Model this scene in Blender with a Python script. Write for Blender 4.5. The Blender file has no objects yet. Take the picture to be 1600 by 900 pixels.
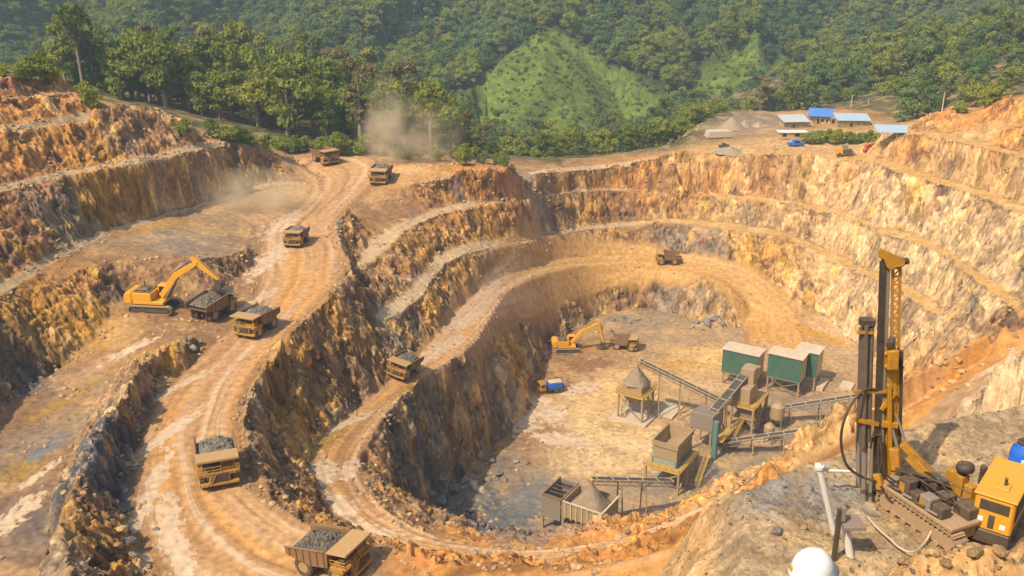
import bpy, bmesh, math, random
import numpy as np
from mathutils import Vector, Matrix, Euler

# ------------------------------------------------------------------ camera, sky, sun, exposure
SC = bpy.context.scene
COL = SC.collection
CAMZ, PITCH, FPX = 130.0, math.radians(20.0), 1500.0
cam_d = bpy.data.cameras.new("camera"); cam = bpy.data.objects.new("camera", cam_d); COL.objects.link(cam)
cam.location = (0, 0, CAMZ); cam.rotation_euler = (math.pi / 2 - PITCH, 0, 0)
cam_d.sensor_width = 36.0; cam_d.lens = 36.0 * FPX / 1600.0
cam_d.clip_start = 0.2; cam_d.clip_end = 6000.0
SC.camera = cam
SC.render.resolution_x = 1024; SC.render.resolution_y = 576

SUN_EL, SUN_AZ = math.radians(51), math.radians(-133)      # azimuth measured from +Y (view direction) towards +X
sv = Vector((math.sin(SUN_AZ) * math.cos(SUN_EL), math.cos(SUN_AZ) * math.cos(SUN_EL), math.sin(SUN_EL)))
world = bpy.data.worlds.new("World"); SC.world = world; world.use_nodes = True
wn = world.node_tree; wn.nodes.clear()
w_out = wn.nodes.new("ShaderNodeOutputWorld"); w_bg = wn.nodes.new("ShaderNodeBackground")
w_sky = wn.nodes.new("ShaderNodeTexSky"); w_sky.sky_type = 'NISHITA'; w_sky.sun_disc = False
w_sky.sun_elevation = SUN_EL; w_sky.sun_rotation = SUN_AZ % (2 * math.pi)
w_sky.air_density = 1.2; w_sky.dust_density = 3.0; w_sky.ozone_density = 0.8
w_bg.inputs[1].default_value = 0.13
wn.links.new(w_sky.outputs[0], w_bg.inputs[0]); wn.links.new(w_bg.outputs[0], w_out.inputs[0])
sun_d = bpy.data.lights.new("sun", 'SUN'); sun = bpy.data.objects.new("sun", sun_d); COL.objects.link(sun)
sun_d.energy = 4.6; sun_d.angle = math.radians(0.6); sun_d.color = (1.0, 0.83, 0.6)
sun.rotation_euler = sv.to_track_quat('Z', 'Y').to_euler(); sun.location = sv * 500
SC.view_settings.view_transform = 'Standard'; SC.view_settings.look = 'None'
SC.view_settings.exposure = 0.15; SC.view_settings.gamma = 1.0; SC.view_settings.use_curve_mapping = False
SC.render.engine = 'CYCLES'
SC.cycles.use_denoising = True
SC.cycles.max_bounces = 5; SC.cycles.diffuse_bounces = 3; SC.cycles.glossy_bounces = 2
SC.cycles.transmission_bounces = 3; SC.cycles.transparent_max_bounces = 8; SC.cycles.volume_bounces = 1
SC.cycles.caustics_reflective = False; SC.cycles.caustics_refractive = False
SC.cycles.sample_clamp_indirect = 4.0

# ------------------------------------------------------------------ placing helpers
CP, SP = math.cos(PITCH), math.sin(PITCH)
def ray(u, v):
    a, b = (u - 800.0) / FPX, (v - 450.0) / FPX
    return (a, CP - b * SP, -SP - b * CP)
def PZ(u, v, z):                     # the place at height z that the photo shows at u, v
    d = ray(u, v); t = (z - CAMZ) / d[2]
    return (d[0] * t, d[1] * t, z)
def PD(u, v, y):                     # the same by depth
    d = ray(u, v); t = y / d[1]
    return (d[0] * t, y, CAMZ + d[2] * t)

def smooth(a, b, x):
    t = np.clip((x - a) / (b - a), 0.0, 1.0)
    return t * t * (3 - 2 * t)
_P = {}
def _perm(seed):
    if seed not in _P:
        r = np.random.RandomState(seed)
        p = r.permutation(1024).astype(np.int32)
        g = r.rand(1024) * 2 * np.pi
        _P[seed] = (p, np.cos(g).astype(np.float32), np.sin(g).astype(np.float32))
    return _P[seed]
def noise(x, y, seed=1):
    p, gx, gy = _perm(seed)
    x = np.asarray(x, np.float32); y = np.asarray(y, np.float32)
    xf = np.floor(x); yf = np.floor(y)
    xi = xf.astype(np.int32); yi = yf.astype(np.int32)
    fx = x - xf; fy = y - yf
    u = fx * fx * fx * (fx * (fx * 6 - 15) + 10); v = fy * fy * fy * (fy * (fy * 6 - 15) + 10)
    def h(ix, iy): return p[(p[ix & 1023] + iy) & 1023]
    def d(ix, iy, dx, dy):
        k = h(ix, iy); return gx[k] * dx + gy[k] * dy
    n00 = d(xi, yi, fx, fy); n10 = d(xi + 1, yi, fx - 1, fy)
    n01 = d(xi, yi + 1, fx, fy - 1); n11 = d(xi + 1, yi + 1, fx - 1, fy - 1)
    a = n00 + u * (n10 - n00); b = n01 + u * (n11 - n01)
    return (a + v * (b - a)) * 1.5
def fbm(x, y, oct=4, seed=1, gain=0.5):
    s = 0; a = 1.0; f = 1.0
    for k in range(oct):
        s = s + a * noise(x * f, y * f, seed + k); a *= gain; f *= 2.03
    return s
def ridged(x, y, oct=4, seed=1, gain=0.5):
    s = 0; a = 1.0; f = 1.0
    for k in range(oct):
        s = s + a * (1 - 2.2 * np.abs(noise(x * f, y * f, seed + k))); a *= gain; f *= 2.07
    return s

def h3(ix, iy, iz, seed):
    n = (ix * 73856093) ^ (iy * 19349663) ^ (iz * 83492791) ^ (seed * 2654435)
    n = (n ^ (n >> 13)) * 1274126177; n = n & 0x7fffffff
    return ((n ^ (n >> 16)) & 0xffff).astype(np.float32) / 65535.0
def cells3(x, y, z, seed):
    """random value of the nearest jittered cell: steps with sharp edges, as in jointed rock"""
    fx, fy, fz = np.floor(x), np.floor(y), np.floor(z); ix, iy, iz = fx.astype(np.int64), fy.astype(np.int64), fz.astype(np.int64)
    best = np.full(x.shape, 9.0, np.float32); val = np.zeros(x.shape, np.float32)
    for dx in (-1, 0, 1):
        for dy in (-1, 0, 1):
            for dz in (-1, 0, 1):
                a = h3(ix + dx, iy + dy, iz + dz, seed); b = h3(ix + dx, iy + dy, iz + dz, seed + 1); c = h3(ix + dx, iy + dy, iz + dz, seed + 2)
                d = (fx + dx + a - x) ** 2 + (fy + dy + b - y) ** 2 + (fz + dz + c - z) ** 2
                m = d < best; best[m] = d[m]; val[m] = ((a + b * 1.7 + c * 2.3) % 1.0)[m]
    return val
class Grid:
    """a height field solved between feature lines (crests and toes)"""
    def __init__(g, x0, x1, y0, y1, res):
        g.x0, g.x1, g.y0, g.y1, g.res = x0, x1, y0, y1, res
        g.nx = int(round((x1 - x0) / res)) + 1; g.ny = int(round((y1 - y0) / res)) + 1
    def axes(g):
        return (g.x0 + np.arange(g.nx) * g.res).astype(np.float32), (g.y0 + np.arange(g.ny) * g.res).astype(np.float32)
    def sample(g, A, x, y):
        fx = np.clip((np.asarray(x) - g.x0) / g.res, 0, g.nx - 1.001); fy = np.clip((np.asarray(y) - g.y0) / g.res, 0, g.ny - 1.001)
        ix = fx.astype(np.int32); iy = fy.astype(np.int32); dx = (fx - ix).astype(np.float32); dy = (fy - iy).astype(np.float32)
        a = A[iy, ix]; b = A[iy, ix + 1]; c = A[iy + 1, ix]; d = A[iy + 1, ix + 1]
        return (a * (1 - dx) + b * dx) * (1 - dy) + (c * (1 - dx) + d * dx) * dy

def densify(line, step):
    out = []
    for p, q in zip(line[:-1], line[1:]):
        n = max(1, int(math.hypot(q[0] - p[0], q[1] - p[1]) / step))
        t = np.arange(n) / n
        out.append(np.outer(1 - t, p) + np.outer(t, q))
    out.append(np.array([line[-1]]))
    return np.concatenate(out)
def spline(pts, n=8):                # Catmull-Rom through the points
    P = [np.array(p, float) for p in pts]
    P = [2 * P[0] - P[1]] + P + [2 * P[-1] - P[-2]]
    out = []
    for i in range(1, len(P) - 2):
        a, b, c, d = P[i - 1:i + 3]
        for k in range(n):
            t = k / n
            out.append(0.5 * ((2 * b) + (c - a) * t + (2 * a - 5 * b + 4 * c - d) * t * t + (3 * b - 3 * c + d - a) * t ** 3))
    out.append(P[-2])
    return [tuple(q) for q in out]
def solve(g, lines, levels=(16, 8, 4, 2, 1), iters=(400, 200, 120, 70, 40)):
    A = None; prev = None
    for f, it in zip(levels, iters):
        r = g.res * f
        nx = int(math.ceil((g.x1 - g.x0) / r)) + 1; ny = int(math.ceil((g.y1 - g.y0) / r)) + 1
        S = np.zeros((ny, nx)); W = np.zeros((ny, nx))
        for L in lines:
            D = densify(L, r * 0.45)
            ix = np.round((D[:, 0] - g.x0) / r).astype(int); iy = np.round((D[:, 1] - g.y0) / r).astype(int)
            ok = (ix >= 0) & (ix < nx) & (iy >= 0) & (iy < ny)
            np.add.at(S, (iy[ok], ix[ok]), D[ok, 2]); np.add.at(W, (iy[ok], ix[ok]), 1)
        m = W > 0
        C = np.where(m, S / np.maximum(W, 1), 0).astype(np.float32)
        if A is None:
            A = np.full((ny, nx), C[m].mean(), np.float32)
        else:
            xs = np.minimum(np.arange(nx) * r / prev, A.shape[1] - 1.001); ys = np.minimum(np.arange(ny) * r / prev, A.shape[0] - 1.001)
            ix = xs.astype(int); iy = ys.astype(int); dx = (xs - ix)[None, :].astype(np.float32); dy = (ys - iy)[:, None].astype(np.float32)
            a = A[np.ix_(iy, ix)]; b = A[np.ix_(iy, ix + 1)]; c = A[np.ix_(iy + 1, ix)]; d = A[np.ix_(iy + 1, ix + 1)]
            A = (a * (1 - dx) + b * dx) * (1 - dy) + (c * (1 - dx) + d * dx) * dy
        A[m] = C[m]
        for k in range(it):
            B = np.pad(A, 1, mode='edge')
            N = 0.25 * (B[:-2, 1:-1] + B[2:, 1:-1] + B[1:-1, :-2] + B[1:-1, 2:])
            N[m] = C[m]; A = N
        prev = r
    return A[:g.ny, :g.nx]
def blur(A, n):
    for k in range(n):
        B = np.pad(A, 1, mode='edge')
        A = (B[:-2, 1:-1] + B[2:, 1:-1] + B[1:-1, :-2] + B[1:-1, 2:] + 2 * A) / 6
    return A
def streak(g, N, H, ang, steps=10, step=1.0):
    """noise N averaged down the fall line of H (turned by ang), so that it reads as gullies and strata"""
    gy, gx = np.gradient(blur(H, 6), g.res)
    m = np.sqrt(gx * gx + gy * gy) + 1e-3
    c, s = math.cos(ang), math.sin(ang)
    dx = (gx * c - gy * s) / m; dy = (gx * s + gy * c) / m
    ax, ay = g.axes(); X, Y = np.meshgrid(ax, ay)
    T = N.copy()
    for sg in (1, -1):
        x, y = X.copy(), Y.copy()
        for k in range(steps):
            vx = g.sample(dx, x, y); vy = g.sample(dy, x, y)
            x += sg * step * vx; y += sg * step * vy
            T = T + g.sample(N, x, y)
    return T / (2 * steps + 1) * math.sqrt(steps)

# ------------------------------------------------------------------ tagging and object helpers
def tag(o, label=None, cat=None, group=None, kind=None):
    if label: o["label"] = label
    if cat: o["category"] = cat
    if group: o["group"] = group
    if kind: o["kind"] = kind
    return o
def link(name, me, mat=None, parent=None):
    o = bpy.data.objects.new(name, me); COL.objects.link(o)
    if mat is not None and len(me.materials) == 0: me.materials.append(mat)
    if parent is not None: o.parent = parent
    return o
def empty(name, loc=(0, 0, 0), rz=0.0, scale=1.0):
    o = bpy.data.objects.new(name, None); COL.objects.link(o)
    o.location = loc; o.rotation_euler = (0, 0, rz); o.scale = (scale,) * 3; o.empty_display_size = 0.5
    return o
def np_mesh(name, V, F, smooth_=False):
    """V (n,3), F (m,4) or (m,3)"""
    me = bpy.data.meshes.new(name)
    V = np.ascontiguousarray(V, np.float32); F = np.ascontiguousarray(F, np.int32)
    k = F.shape[1]
    me.vertices.add(len(V)); me.vertices.foreach_set("co", V.ravel())
    me.loops.add(F.size); me.loops.foreach_set("vertex_index", F.ravel())
    me.polygons.add(len(F)); me.polygons.foreach_set("loop_start", np.arange(len(F), dtype=np.int32) * k)
    me.update(calc_edges=True)
    if smooth_:
        me.polygons.foreach_set("use_smooth", np.ones(len(F), bool))
    me.validate()
    return me
def grid_faces(nr, nc):
    i = np.arange(nr - 1)[:, None] * nc + np.arange(nc - 1)[None, :]
    return np.stack([i, i + 1, i + nc + 1, i + nc], -1).reshape(-1, 4)
def copy_tree(o, parent=None):
    c = o.copy(); COL.objects.link(c)
    if parent is not None: c.parent = parent
    for ch in list(o.children): copy_tree(ch, c)
    return c
# ------------------------------------------------------------------ the pit: feature lines (crest and toe of every bench)
LN = []
def line(pts, sp=True):
    L = spline(pts, 6) if sp and len(pts) > 2 else [tuple(p) for p in pts]
    LN.append(L); return L
LEDGES = []
def bench(pts, w, rise=0.7, lip=0.0):        # pts: (u, v, z) along the outer edge; w: how far up the photo the inner toe lies
    ws = w if isinstance(w, (list, tuple)) else [w] * len(pts)
    line([PZ(u, v, z + lip) for u, v, z in pts])
    line([PZ(u, v - 2, z) for u, v, z in pts])
    line([PZ(u, v - q, z + rise) for (u, v, z), q in zip(pts, ws)])
    LEDGES.append((LN[-2], LN[-1]))
# left wall, from the top
line([PZ(-260, 112, 105), PZ(-100, 114, 103.5), PZ(0, 118, 102.3), PZ(50, 122, 100.3), PZ(84, 128, 99)])
line([PD(-260, 80, 300), PD(0, 95, 300), PD(90, 118, 300)])
bench([(-260, 170, 100.5), (-100, 160, 99), (0, 157, 98), (60, 153, 97.2), (112, 150, 96.3), (150, 165, 94.2)], 5)
bench([(-260, 225, 95.5), (-100, 212, 94.5), (0, 206, 93.7), (60, 200, 92.8), (111, 196, 91.8), (169, 187, 91.5), (236, 177, 91.3), (268, 188, 89)], [8, 8, 8, 8, 8, 9, 10, 3])
bench([(-260, 350, 87), (-100, 322, 86), (-10, 303, 85), (40, 292, 84.6), (101, 276, 84.2), (189, 262, 83.6), (243, 252, 83), (310, 236, 82.4), (345, 229, 81)], [12, 12, 12, 11, 11, 10, 10, 11, 9])
line([PZ(345, 229, 81), PZ(385, 226, 79.6), PZ(412, 246, 75.4), PZ(440, 262, 72.2), PZ(462, 272, 70.2)])
bench([(-260, 610, 77), (-100, 525, 75.5), (0, 464, 74), (50, 430, 73.6), (101, 403, 73.2), (150, 376, 72.4), (189, 360, 71.8), (280, 336, 70.6), (371, 308, 69.6), (430, 293, 69.3), (480, 286, 69)], [18, 18, 17, 15, 14, 13, 12, 12, 11, 9, 6])
line([PZ(110, 432, 72), PZ(150, 420, 71.6), PZ(175, 413, 71.4), PZ(209, 408, 71.2), PZ(260, 404, 70.8), PZ(314, 405, 70.2), PZ(371, 396, 68.5), PZ(395, 380, 66.8)])   # brow over the excavator
line([PZ(172, 482, 66.5), PZ(195, 473, 66.2), PZ(250, 468, 66), PZ(320, 462, 65.8), PZ(372, 440, 65.6), PZ(398, 410, 65.8)])
line([PZ(200, 500, 66), PZ(300, 505, 65.5), PZ(360, 495, 65.2)])
# left wall toe beside the puddle strip, the strip, the rib of rock
line([PZ(-220, 900, 62), PZ(-100, 740, 62), PZ(0, 645, 62), PZ(60, 600, 62.6), PZ(120, 560, 63.6), PZ(165, 520, 65), PZ(172, 482, 66.5)])
line([PZ(-60, 960, 61), PZ(-10, 850, 61), PZ(20, 760, 61.2), PZ(70, 670, 61.8), PZ(130, 600, 63), PZ(200, 545, 64.8)])
line([PZ(88, 960, 61), PZ(84, 860, 61), PZ(92, 770, 61.4), PZ(130, 680, 62.2), PZ(172, 604, 63.6), PZ(220, 543, 65.2), PZ(278, 506, 65.8)])
line([PZ(112, 960, 71), PZ(112, 860, 70.8), PZ(120, 775, 70.4), PZ(158, 680, 69.8), PZ(200, 606, 69.4), PZ(243, 555, 68.6), PZ(296, 521, 67.4)])
# haul road, left and right edge
HL = [(452, 250, 71), (478, 262, 70.4), (494, 276, 69.7), (498, 290, 69), (470, 320, 68), (425, 350, 67.2), (406, 380, 66.6), (406, 420, 66), (396, 450, 65.6), (372, 500, 65.2), (322, 545, 64.8), (265, 598, 64.6),
      (224, 655, 64.3), (206, 720, 64), (204, 800, 63.8), (228, 870, 63.8), (270, 930, 63.9), (350, 990, 64.2)]
HR = [(590, 264, 71), (592, 284, 69.4), (562, 308, 68), (532, 332, 67.4), (518, 352, 67), (524, 378, 66.6), (540, 404, 66.2), (541, 432, 65.8), (512, 466, 65.5), (472, 502, 65.2), (424, 552, 64.8), (392, 602, 64.6),
      (378, 652, 64.4), (384, 700, 64.2), (402, 750, 64), (442, 800, 64), (506, 836, 64.2), (585, 854, 64.6), (700, 882, 65.4), (850, 893, 66.6), (1000, 880, 69), (1100, 842, 72), (1150, 816, 74), (1200, 776, 76), (1300, 690, 79.6), (1400, 648, 82), (1500, 586, 86.1), (1600, 528, 90), (1720, 466, 93.4)]
line([PZ(*p) for p in HL]); line([PZ(*p) for p in HR])
NEAR = [(-70, 60, 64.5), (-40, 64, 64.4), (-20, 68, 64.8), (0, 70, 65.4), (15, 71, 67.5), (30, 74, 72), (38, 77, 77), (46, 79, 81.5)] + [PZ(1500, 640, 86.8), PZ(1560, 592, 88.8), PZ(1640, 535, 91), PZ(1760, 470, 94.4)]
line(NEAR)
line([PZ(262, 575, 65.2), PZ(228, 620, 65.1), PZ(208, 660, 64.9), PZ(196, 700, 64.6), PZ(190, 750, 64.3), PZ(190, 810, 64.1), PZ(208, 880, 64.2), PZ(238, 950, 64.3)])    # ditch at the foot of the rib
# berm along the right edge and the crest behind it
BERM = [(u + 7, v + (1 if u > 560 or v < 480 else -3), z + 1.3) for u, v, z in HR[3:19]]
line([PZ(*p) for p in BERM])
line([PZ(600, 852, 66.6), PZ(700, 875, 67.2), PZ(850, 884, 68.4), PZ(1000, 871, 70.8), PZ(1100, 832, 73.8), PZ(1150, 804, 75.8), PZ(1200, 762, 77.8)])
line([PZ(1200, 740, 77), PZ(1250, 690, 79.4), PZ(1300, 654, 81.4), PZ(1400, 602, 84.9), PZ(1500, 547, 88.8), PZ(1600, 492, 92.8), PZ(1720, 432, 96.1)])
# mid ledge under the haul road
line([PZ(452, 590, 58.5), PZ(430, 640, 58), PZ(428, 690, 57.8), PZ(446, 745, 58), PZ(490, 800, 59.4), PZ(560, 838, 61)])
# shelf C, rim strip right of the road crest
FZ = 25.0
line([PZ(580, 325, 66.8), PZ(620, 302, 68.5), PZ(680, 284, 69.5), PZ(750, 272, 70), PZ(800, 269, 68.5), PZ(834, 271, 66.5)])
line([PZ(612, 296, 69), PZ(650, 287, 69.8), PZ(700, 274, 70.8), PZ(745, 264, 71.3)])
line([PZ(600, 262, 71), PZ(680, 256, 71.6), PZ(745, 256, 71.4), PZ(800, 263, 69)])
# bench A
A_ = [(553, 432, 62), (590, 402, 63), (640, 362, 64), (692, 337, 63.6), (746, 325, 62.5), (786, 320, 61.2), (834, 309, 59.5), (881, 303, 56), (970, 300, 53), (1060, 301, 52), (1161, 313, 51.5), (1229, 322, 51), (1296, 333, 50.5), (1350, 350, 51),
      (1380, 366, 51.5), (1431, 379, 52.5), (1472, 398, 52.8), (1509, 426, 53), (1536, 446, 53), (1566, 470, 53), (1600, 500, 53)]
bench(A_, [10, 34, 18, 16, 10, 8, 7, 7, 7, 8, 8, 9, 10, 10, 11, 13, 14, 16, 18, 18, 18])
# bench B
B_ = [(586, 506, 57), (650, 471, 56.5), (690, 421, 56.6), (735, 396, 56), (817, 380, 51), (870, 367, 46.8), (970, 356, 44), (1070, 352, 45), (1195, 367, 44.5), (1246, 381, 42.6), (1296, 404, 40), (1347, 428, 40.5), (1385, 445, 42), (1430, 470, 41.5), (1480, 505, 42.5)]
bench(B_, [16, 26, 20, 14, 10, 8, 8, 10, 11, 12, 13, 14, 16, 18, 20])
# inner road: toe side and pit side
IT = [(665, 543, 50), (699, 502, 49.5), (739, 462, 48.5), (793, 432, 46.5), (867, 408, 40.8), (935, 400, 38.2), (1019, 401, 37), (1060, 407, 36.5), (1111, 415, 36.5), (1178, 436, 34.5), (1222, 464, 31), (1252, 498, 27.5), (1275, 540, 25.6)]
IC = [(655, 597, 49.3), (719, 556, 48.2), (759, 509, 47.5), (786, 462, 46), (824, 438, 44), (884, 419, 40), (935, 414, 37), (1000, 415, 36), (1060, 424, 35.5), (1111, 436, 35.8), (1148, 460, 33), (1170, 484, 28), (1168, 505, 26), (1160, 525, 25.2)]
FT = [(620, 582, 50), (560, 632, 50.4), (504, 682, 52), (488, 722, 53.2), (498, 764, 54.4), (532, 812, 56), (580, 842, 57.4), (640, 862, 58.8), (720, 876, 60.2), (820, 880, 61.6), (920, 872, 63.4), (1010, 852, 65.4), (1100, 820, 68), (1160, 785, 71), (1200, 752, 74)]
FC = [(655, 597, 49.3), (610, 642, 50), (577, 692, 51.6), (562, 732, 53), (582, 774, 54.6), (622, 812, 56), (682, 842, 57.4), (760, 857, 59), (850, 862, 60.8), (930, 853, 62.6), (1000, 838, 64.4), (1100, 796, 67.6), (1150, 770, 70), (1200, 726, 74.4)]
line([PZ(*p) for p in FT[::-1] + IT]); 
line([PZ(*p) for p in IC])
line([PZ(u, v, z) for u, v, z in FC])
line([PZ(u, v - 3, z + 1.0) for u, v, z in FC[4:13]])
# rim round the far side, camp plateau
line([PZ(834, 271, 65), PZ(870, 271, 62.5), PZ(901, 268, 61), PZ(970, 263, 59.6), PZ(1036, 257, 61.4), PZ(1070, 250, 62.8), PZ(1110, 246, 63.4), PZ(1178, 243, 64.4), PZ(1215, 243, 64.8), PZ(1255, 245, 65), PZ(1296, 249, 64.8), PZ(1357, 252, 66), PZ(1400, 268, 66.5), PZ(1512, 302, 67), PZ(1600, 332, 68), PZ(1720, 385, 70)])
line([PZ(850, 266, 64), PZ(901, 262, 61), PZ(1000, 252, 61.2), PZ(1080, 238, 63.6), PZ(1178, 234, 64.8), PZ(1296, 238, 65.2), PZ(1360, 243, 66.6), PZ(1410, 258, 67.1), PZ(1512, 290, 67.6), PZ(1600, 318, 68.6), PZ(1720, 370, 70.6)])
LEDGES.append((LN[-2], LN[-1]))
for vv, zz in ((225, 65.3), (205, 65.8), (185, 66.4), (172, 67)):
    line([PZ(1110 if vv < 215 else 1075, vv, zz - (1.2 if vv > 215 else 0)), PZ(1240, vv, zz), PZ(1365 if vv > 200 else 1420, vv, zz)])
line([PZ(1375, 222, 71), PZ(1420, 212, 75), PZ(1475, 218, 77), PZ(1549, 235, 77.8), PZ(1600, 248, 78), PZ(1720, 290, 80)])
line([PZ(1378, 217, 71.4), PZ(1420, 206, 75.4), PZ(1475, 211, 77.4), PZ(1549, 227, 78.2), PZ(1600, 239, 78.4), PZ(1720, 280, 80.4)])
LEDGES.append((LN[-2], LN[-1]))
line([PZ(1440, 200, 77.5), PZ(1472, 177, 81.7), PZ(1530, 186, 82), PZ(1600, 196, 83.3), PZ(1720, 225, 87)])
line([PZ(1490, 168, 82.6), PZ(1550, 171, 83.4), PZ(1600, 186, 84.5), PZ(1720, 215, 88)])
line([PZ(1550, 166, 84), PZ(1577, 146, 89.5), PZ(1620, 146, 92), PZ(1720, 160, 97)])
line([(230, 500, 80), (250, 400, 92), (260, 300, 100), (260, 150, 110), (260, 60, 118)])
# floor of the pit
line([PZ(1165, 512, FZ), PZ(1095, 519, FZ), PZ(1066, 493, FZ), PZ(1000, 482, FZ), PZ(940, 492, FZ), PZ(908, 510, FZ), PZ(872, 530, FZ), PZ(850, 558, FZ), PZ(843, 590, FZ), PZ(830, 625, FZ), PZ(800, 668, FZ), PZ(752, 714, FZ), PZ(704, 765, FZ), (-16, 156, FZ), (-11, 145, FZ), (2, 140, FZ), (30, 140, FZ), (54, 147, FZ), (74, 161, FZ), (88, 185, FZ), (94, 212, FZ), (96, 236, FZ), PZ(1340, 537, FZ + 0.3), PZ(1296, 498, FZ + 1), PZ(1262, 478, 28.5)])
for q in ([(900, 560), (1150, 560)], [(830, 700), (1100, 720), (1240, 660)], [(760, 800), (900, 820), (1050, 780)], [(1180, 530), (1280, 590), (1330, 610)], [(980, 500), (1050, 505)], [(730, 800), (760, 825)]):
    line([PZ(u, v, FZ) for u, v in q], False)
line([(15, 152, FZ), (50, 160, FZ), (75, 185, FZ)], False)
# knoll beside the right road, near ground, outer ground
line([PZ(1440, 712, 92), PZ(1470, 690, 94.5), PZ(1500, 652, 97), PZ(1540, 610, 100), PZ(1600, 562, 102.5), PZ(1700, 515, 105)])
line([(-8, 15, 100), (6, 17, 110), (12, 22, 113), (20, 24, 114.5), (40, 28, 116)])
line([(-60, 15, 84), (-30, 15, 90), (-10, 12, 100)])
line([(-120, 30, 84), (-110, 60, 82), (-130, 90, 86)])
# ground behind the rim and the wooded hill
line([PZ(150, 175, 94), PZ(240, 170, 92), PZ(330, 215, 82.6), PZ(380, 219, 80.2), PZ(440, 243, 73.5), PZ(520, 240, 71.5), PZ(600, 250, 71.5)])
line([PD(110, 160, 330), PD(250, 160, 345), PD(400, 170, 350), PD(560, 195, 350), PD(640, 222, 360), PD(720, 248, 370), PD(800, 272, 395)])
line([PD(60, 150, 420), PD(150, 145, 420), PD(300, 135, 425), PD(450, 138, 425), PD(560, 158, 425), PD(640, 190, 425), PD(720, 232, 430), PD(800, 268, 440), PD(900, 262, 450)])
line([PD(60, 190, 500), PD(300, 180, 500), PD(560, 210, 510), PD(720, 250, 500), PD(900, 260, 520)])
line([PD(850, 272, 425), PD(930, 262, 440), PD(1000, 250, 450), PZ(1062, 222, 63), PZ(1098, 195, 65), PZ(1108, 178, 66.4)])
line([(-270, 540, 60), (-100, 540, 30), (0, 540, 10), (60, 540, 10), (70, 590, 20), (120, 598, 40), (200, 598, 62), (240, 598, 75)])

G = Grid(-270, 300, 8, 600, 0.5)
H0 = solve(G, LN)
ax, ay = G.axes(); GX, GY = np.meshgrid(ax, ay)
# uneven crests: warp the lookup a little
wx = 0.9 * fbm(GX / 14, GY / 14, 3, 11) + 0.4 * noise(GX / 3.1, GY / 3.1, 15)
wy = 0.9 * fbm(GX / 14, GY / 14, 3, 21) + 0.4 * noise(GX / 3.1, GY / 3.1, 25)
gy_, gx_ = np.gradient(blur(H0, 3), G.res)
SL0 = np.sqrt(gx_ ** 2 + gy_ ** 2)

def polydist(pts, X, Y):
    """signed side distance and run along a polyline for flat arrays X, Y"""
    best = np.full(X.shape, 1e9, np.float32); S = np.zeros(X.shape, np.float32); D = np.zeros(X.shape, np.float32); run = 0.0
    for p, q in zip(pts[:-1], pts[1:]):
        dx, dy = q[0] - p[0], q[1] - p[1]; L = math.hypot(dx, dy)
        if L < 1e-6: continue
        t = np.clip(((X - p[0]) * dx + (Y - p[1]) * dy) / (L * L), 0, 1)
        ex = X - (p[0] + t * dx); ey = Y - (p[1] + t * dy)
        d = ex * ex + ey * ey; m = d < best
        best[m] = d[m]; S[m] = run + t[m] * L
        D[m] = (np.sign(dx * ey - dy * ex) * np.sqrt(d))[m]; run += L
    return S, D
def resample(pts, n):
    P = np.array(pts, float); s = np.r_[0, np.cumsum(np.hypot(*np.diff(P[:, :2], axis=0).T))]
    t = np.linspace(0, s[-1], n)
    return np.stack([np.interp(t, s, P[:, k]) for k in range(3)], 1)
def midline(a, b, n=60):
    A = resample(spline([PZ(*p) for p in a], 5), n); B = resample(spline([PZ(*p) for p in b], 5), n)
    return [tuple(q) for q in (A + B) / 2], np.hypot(*(A - B)[:, :2].T) / 2
# roads as (centre line, half width)
haul_c, haul_w = midline(HL, HR[:18])
near_c = resample(spline([PZ(*p) for p in HR[16:]], 5), 40); near_n = resample(spline(NEAR, 5), 40)
lowr_c = [tuple(q) for q in (resample(spline([PZ(*p) for p in HR[18:]], 5), 40) * 0.55 + resample(spline(NEAR[3:], 5), 40) * 0.45)]
in_a = [PZ(*p) for p in FT[::-1] + IT]; in_b = [PZ(*p) for p in FC[::-1][:-1] + IC]
in_c_a = resample(spline(in_a, 5), 90); in_c_b = resample(spline(in_b, 5), 90)
inner_c = [tuple(q) for q in (in_c_a + in_c_b) / 2]; inner_w = np.hypot(*(in_c_a - in_c_b)[:, :2].T) / 2
ROADS = [(haul_c, haul_w), (lowr_c, np.full(40, 6.2)), (inner_c, inner_w)]
def road_fields(X, Y):
    """mask (0..1), run along, side offset in half widths, for flat arrays"""
    M = np.zeros(X.shape, np.float32); S = np.zeros(X.shape, np.float32); D = np.zeros(X.shape, np.float32); K = np.zeros(X.shape, np.int8)
    for k, (c, w) in enumerate(ROADS):
        s, d = polydist(c, X, Y)
        P = np.array(c); run = np.r_[0, np.cumsum(np.hypot(*np.diff(P[:, :2], axis=0).T))]
        hw = np.interp(s, run, w)
        q = d / np.maximum(hw, 1.0)
        m = 1 - smooth(0.82, 1.12, np.abs(q))
        t = m > M
        M[t] = m[t]; S[t] = s[t] + 1000 * k; D[t] = q[t]; K[t] = k + 1
    return M, S, D, K
cs = 4                                   # coarse mask to keep the fields off most of the grid
RM, RS, RD, RK = road_fields(GX.ravel()[:], GY.ravel()[:]) if False else (None,) * 4
m_, s_, d_, k_ = road_fields(GX[::cs, ::cs].ravel(), GY[::cs, ::cs].ravel())
RMc = m_.reshape(GX[::cs, ::cs].shape)
RMg = np.kron(RMc, np.ones((cs, cs), np.float32))[:G.ny, :G.nx]
RMg = blur(RMg, 5)
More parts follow.
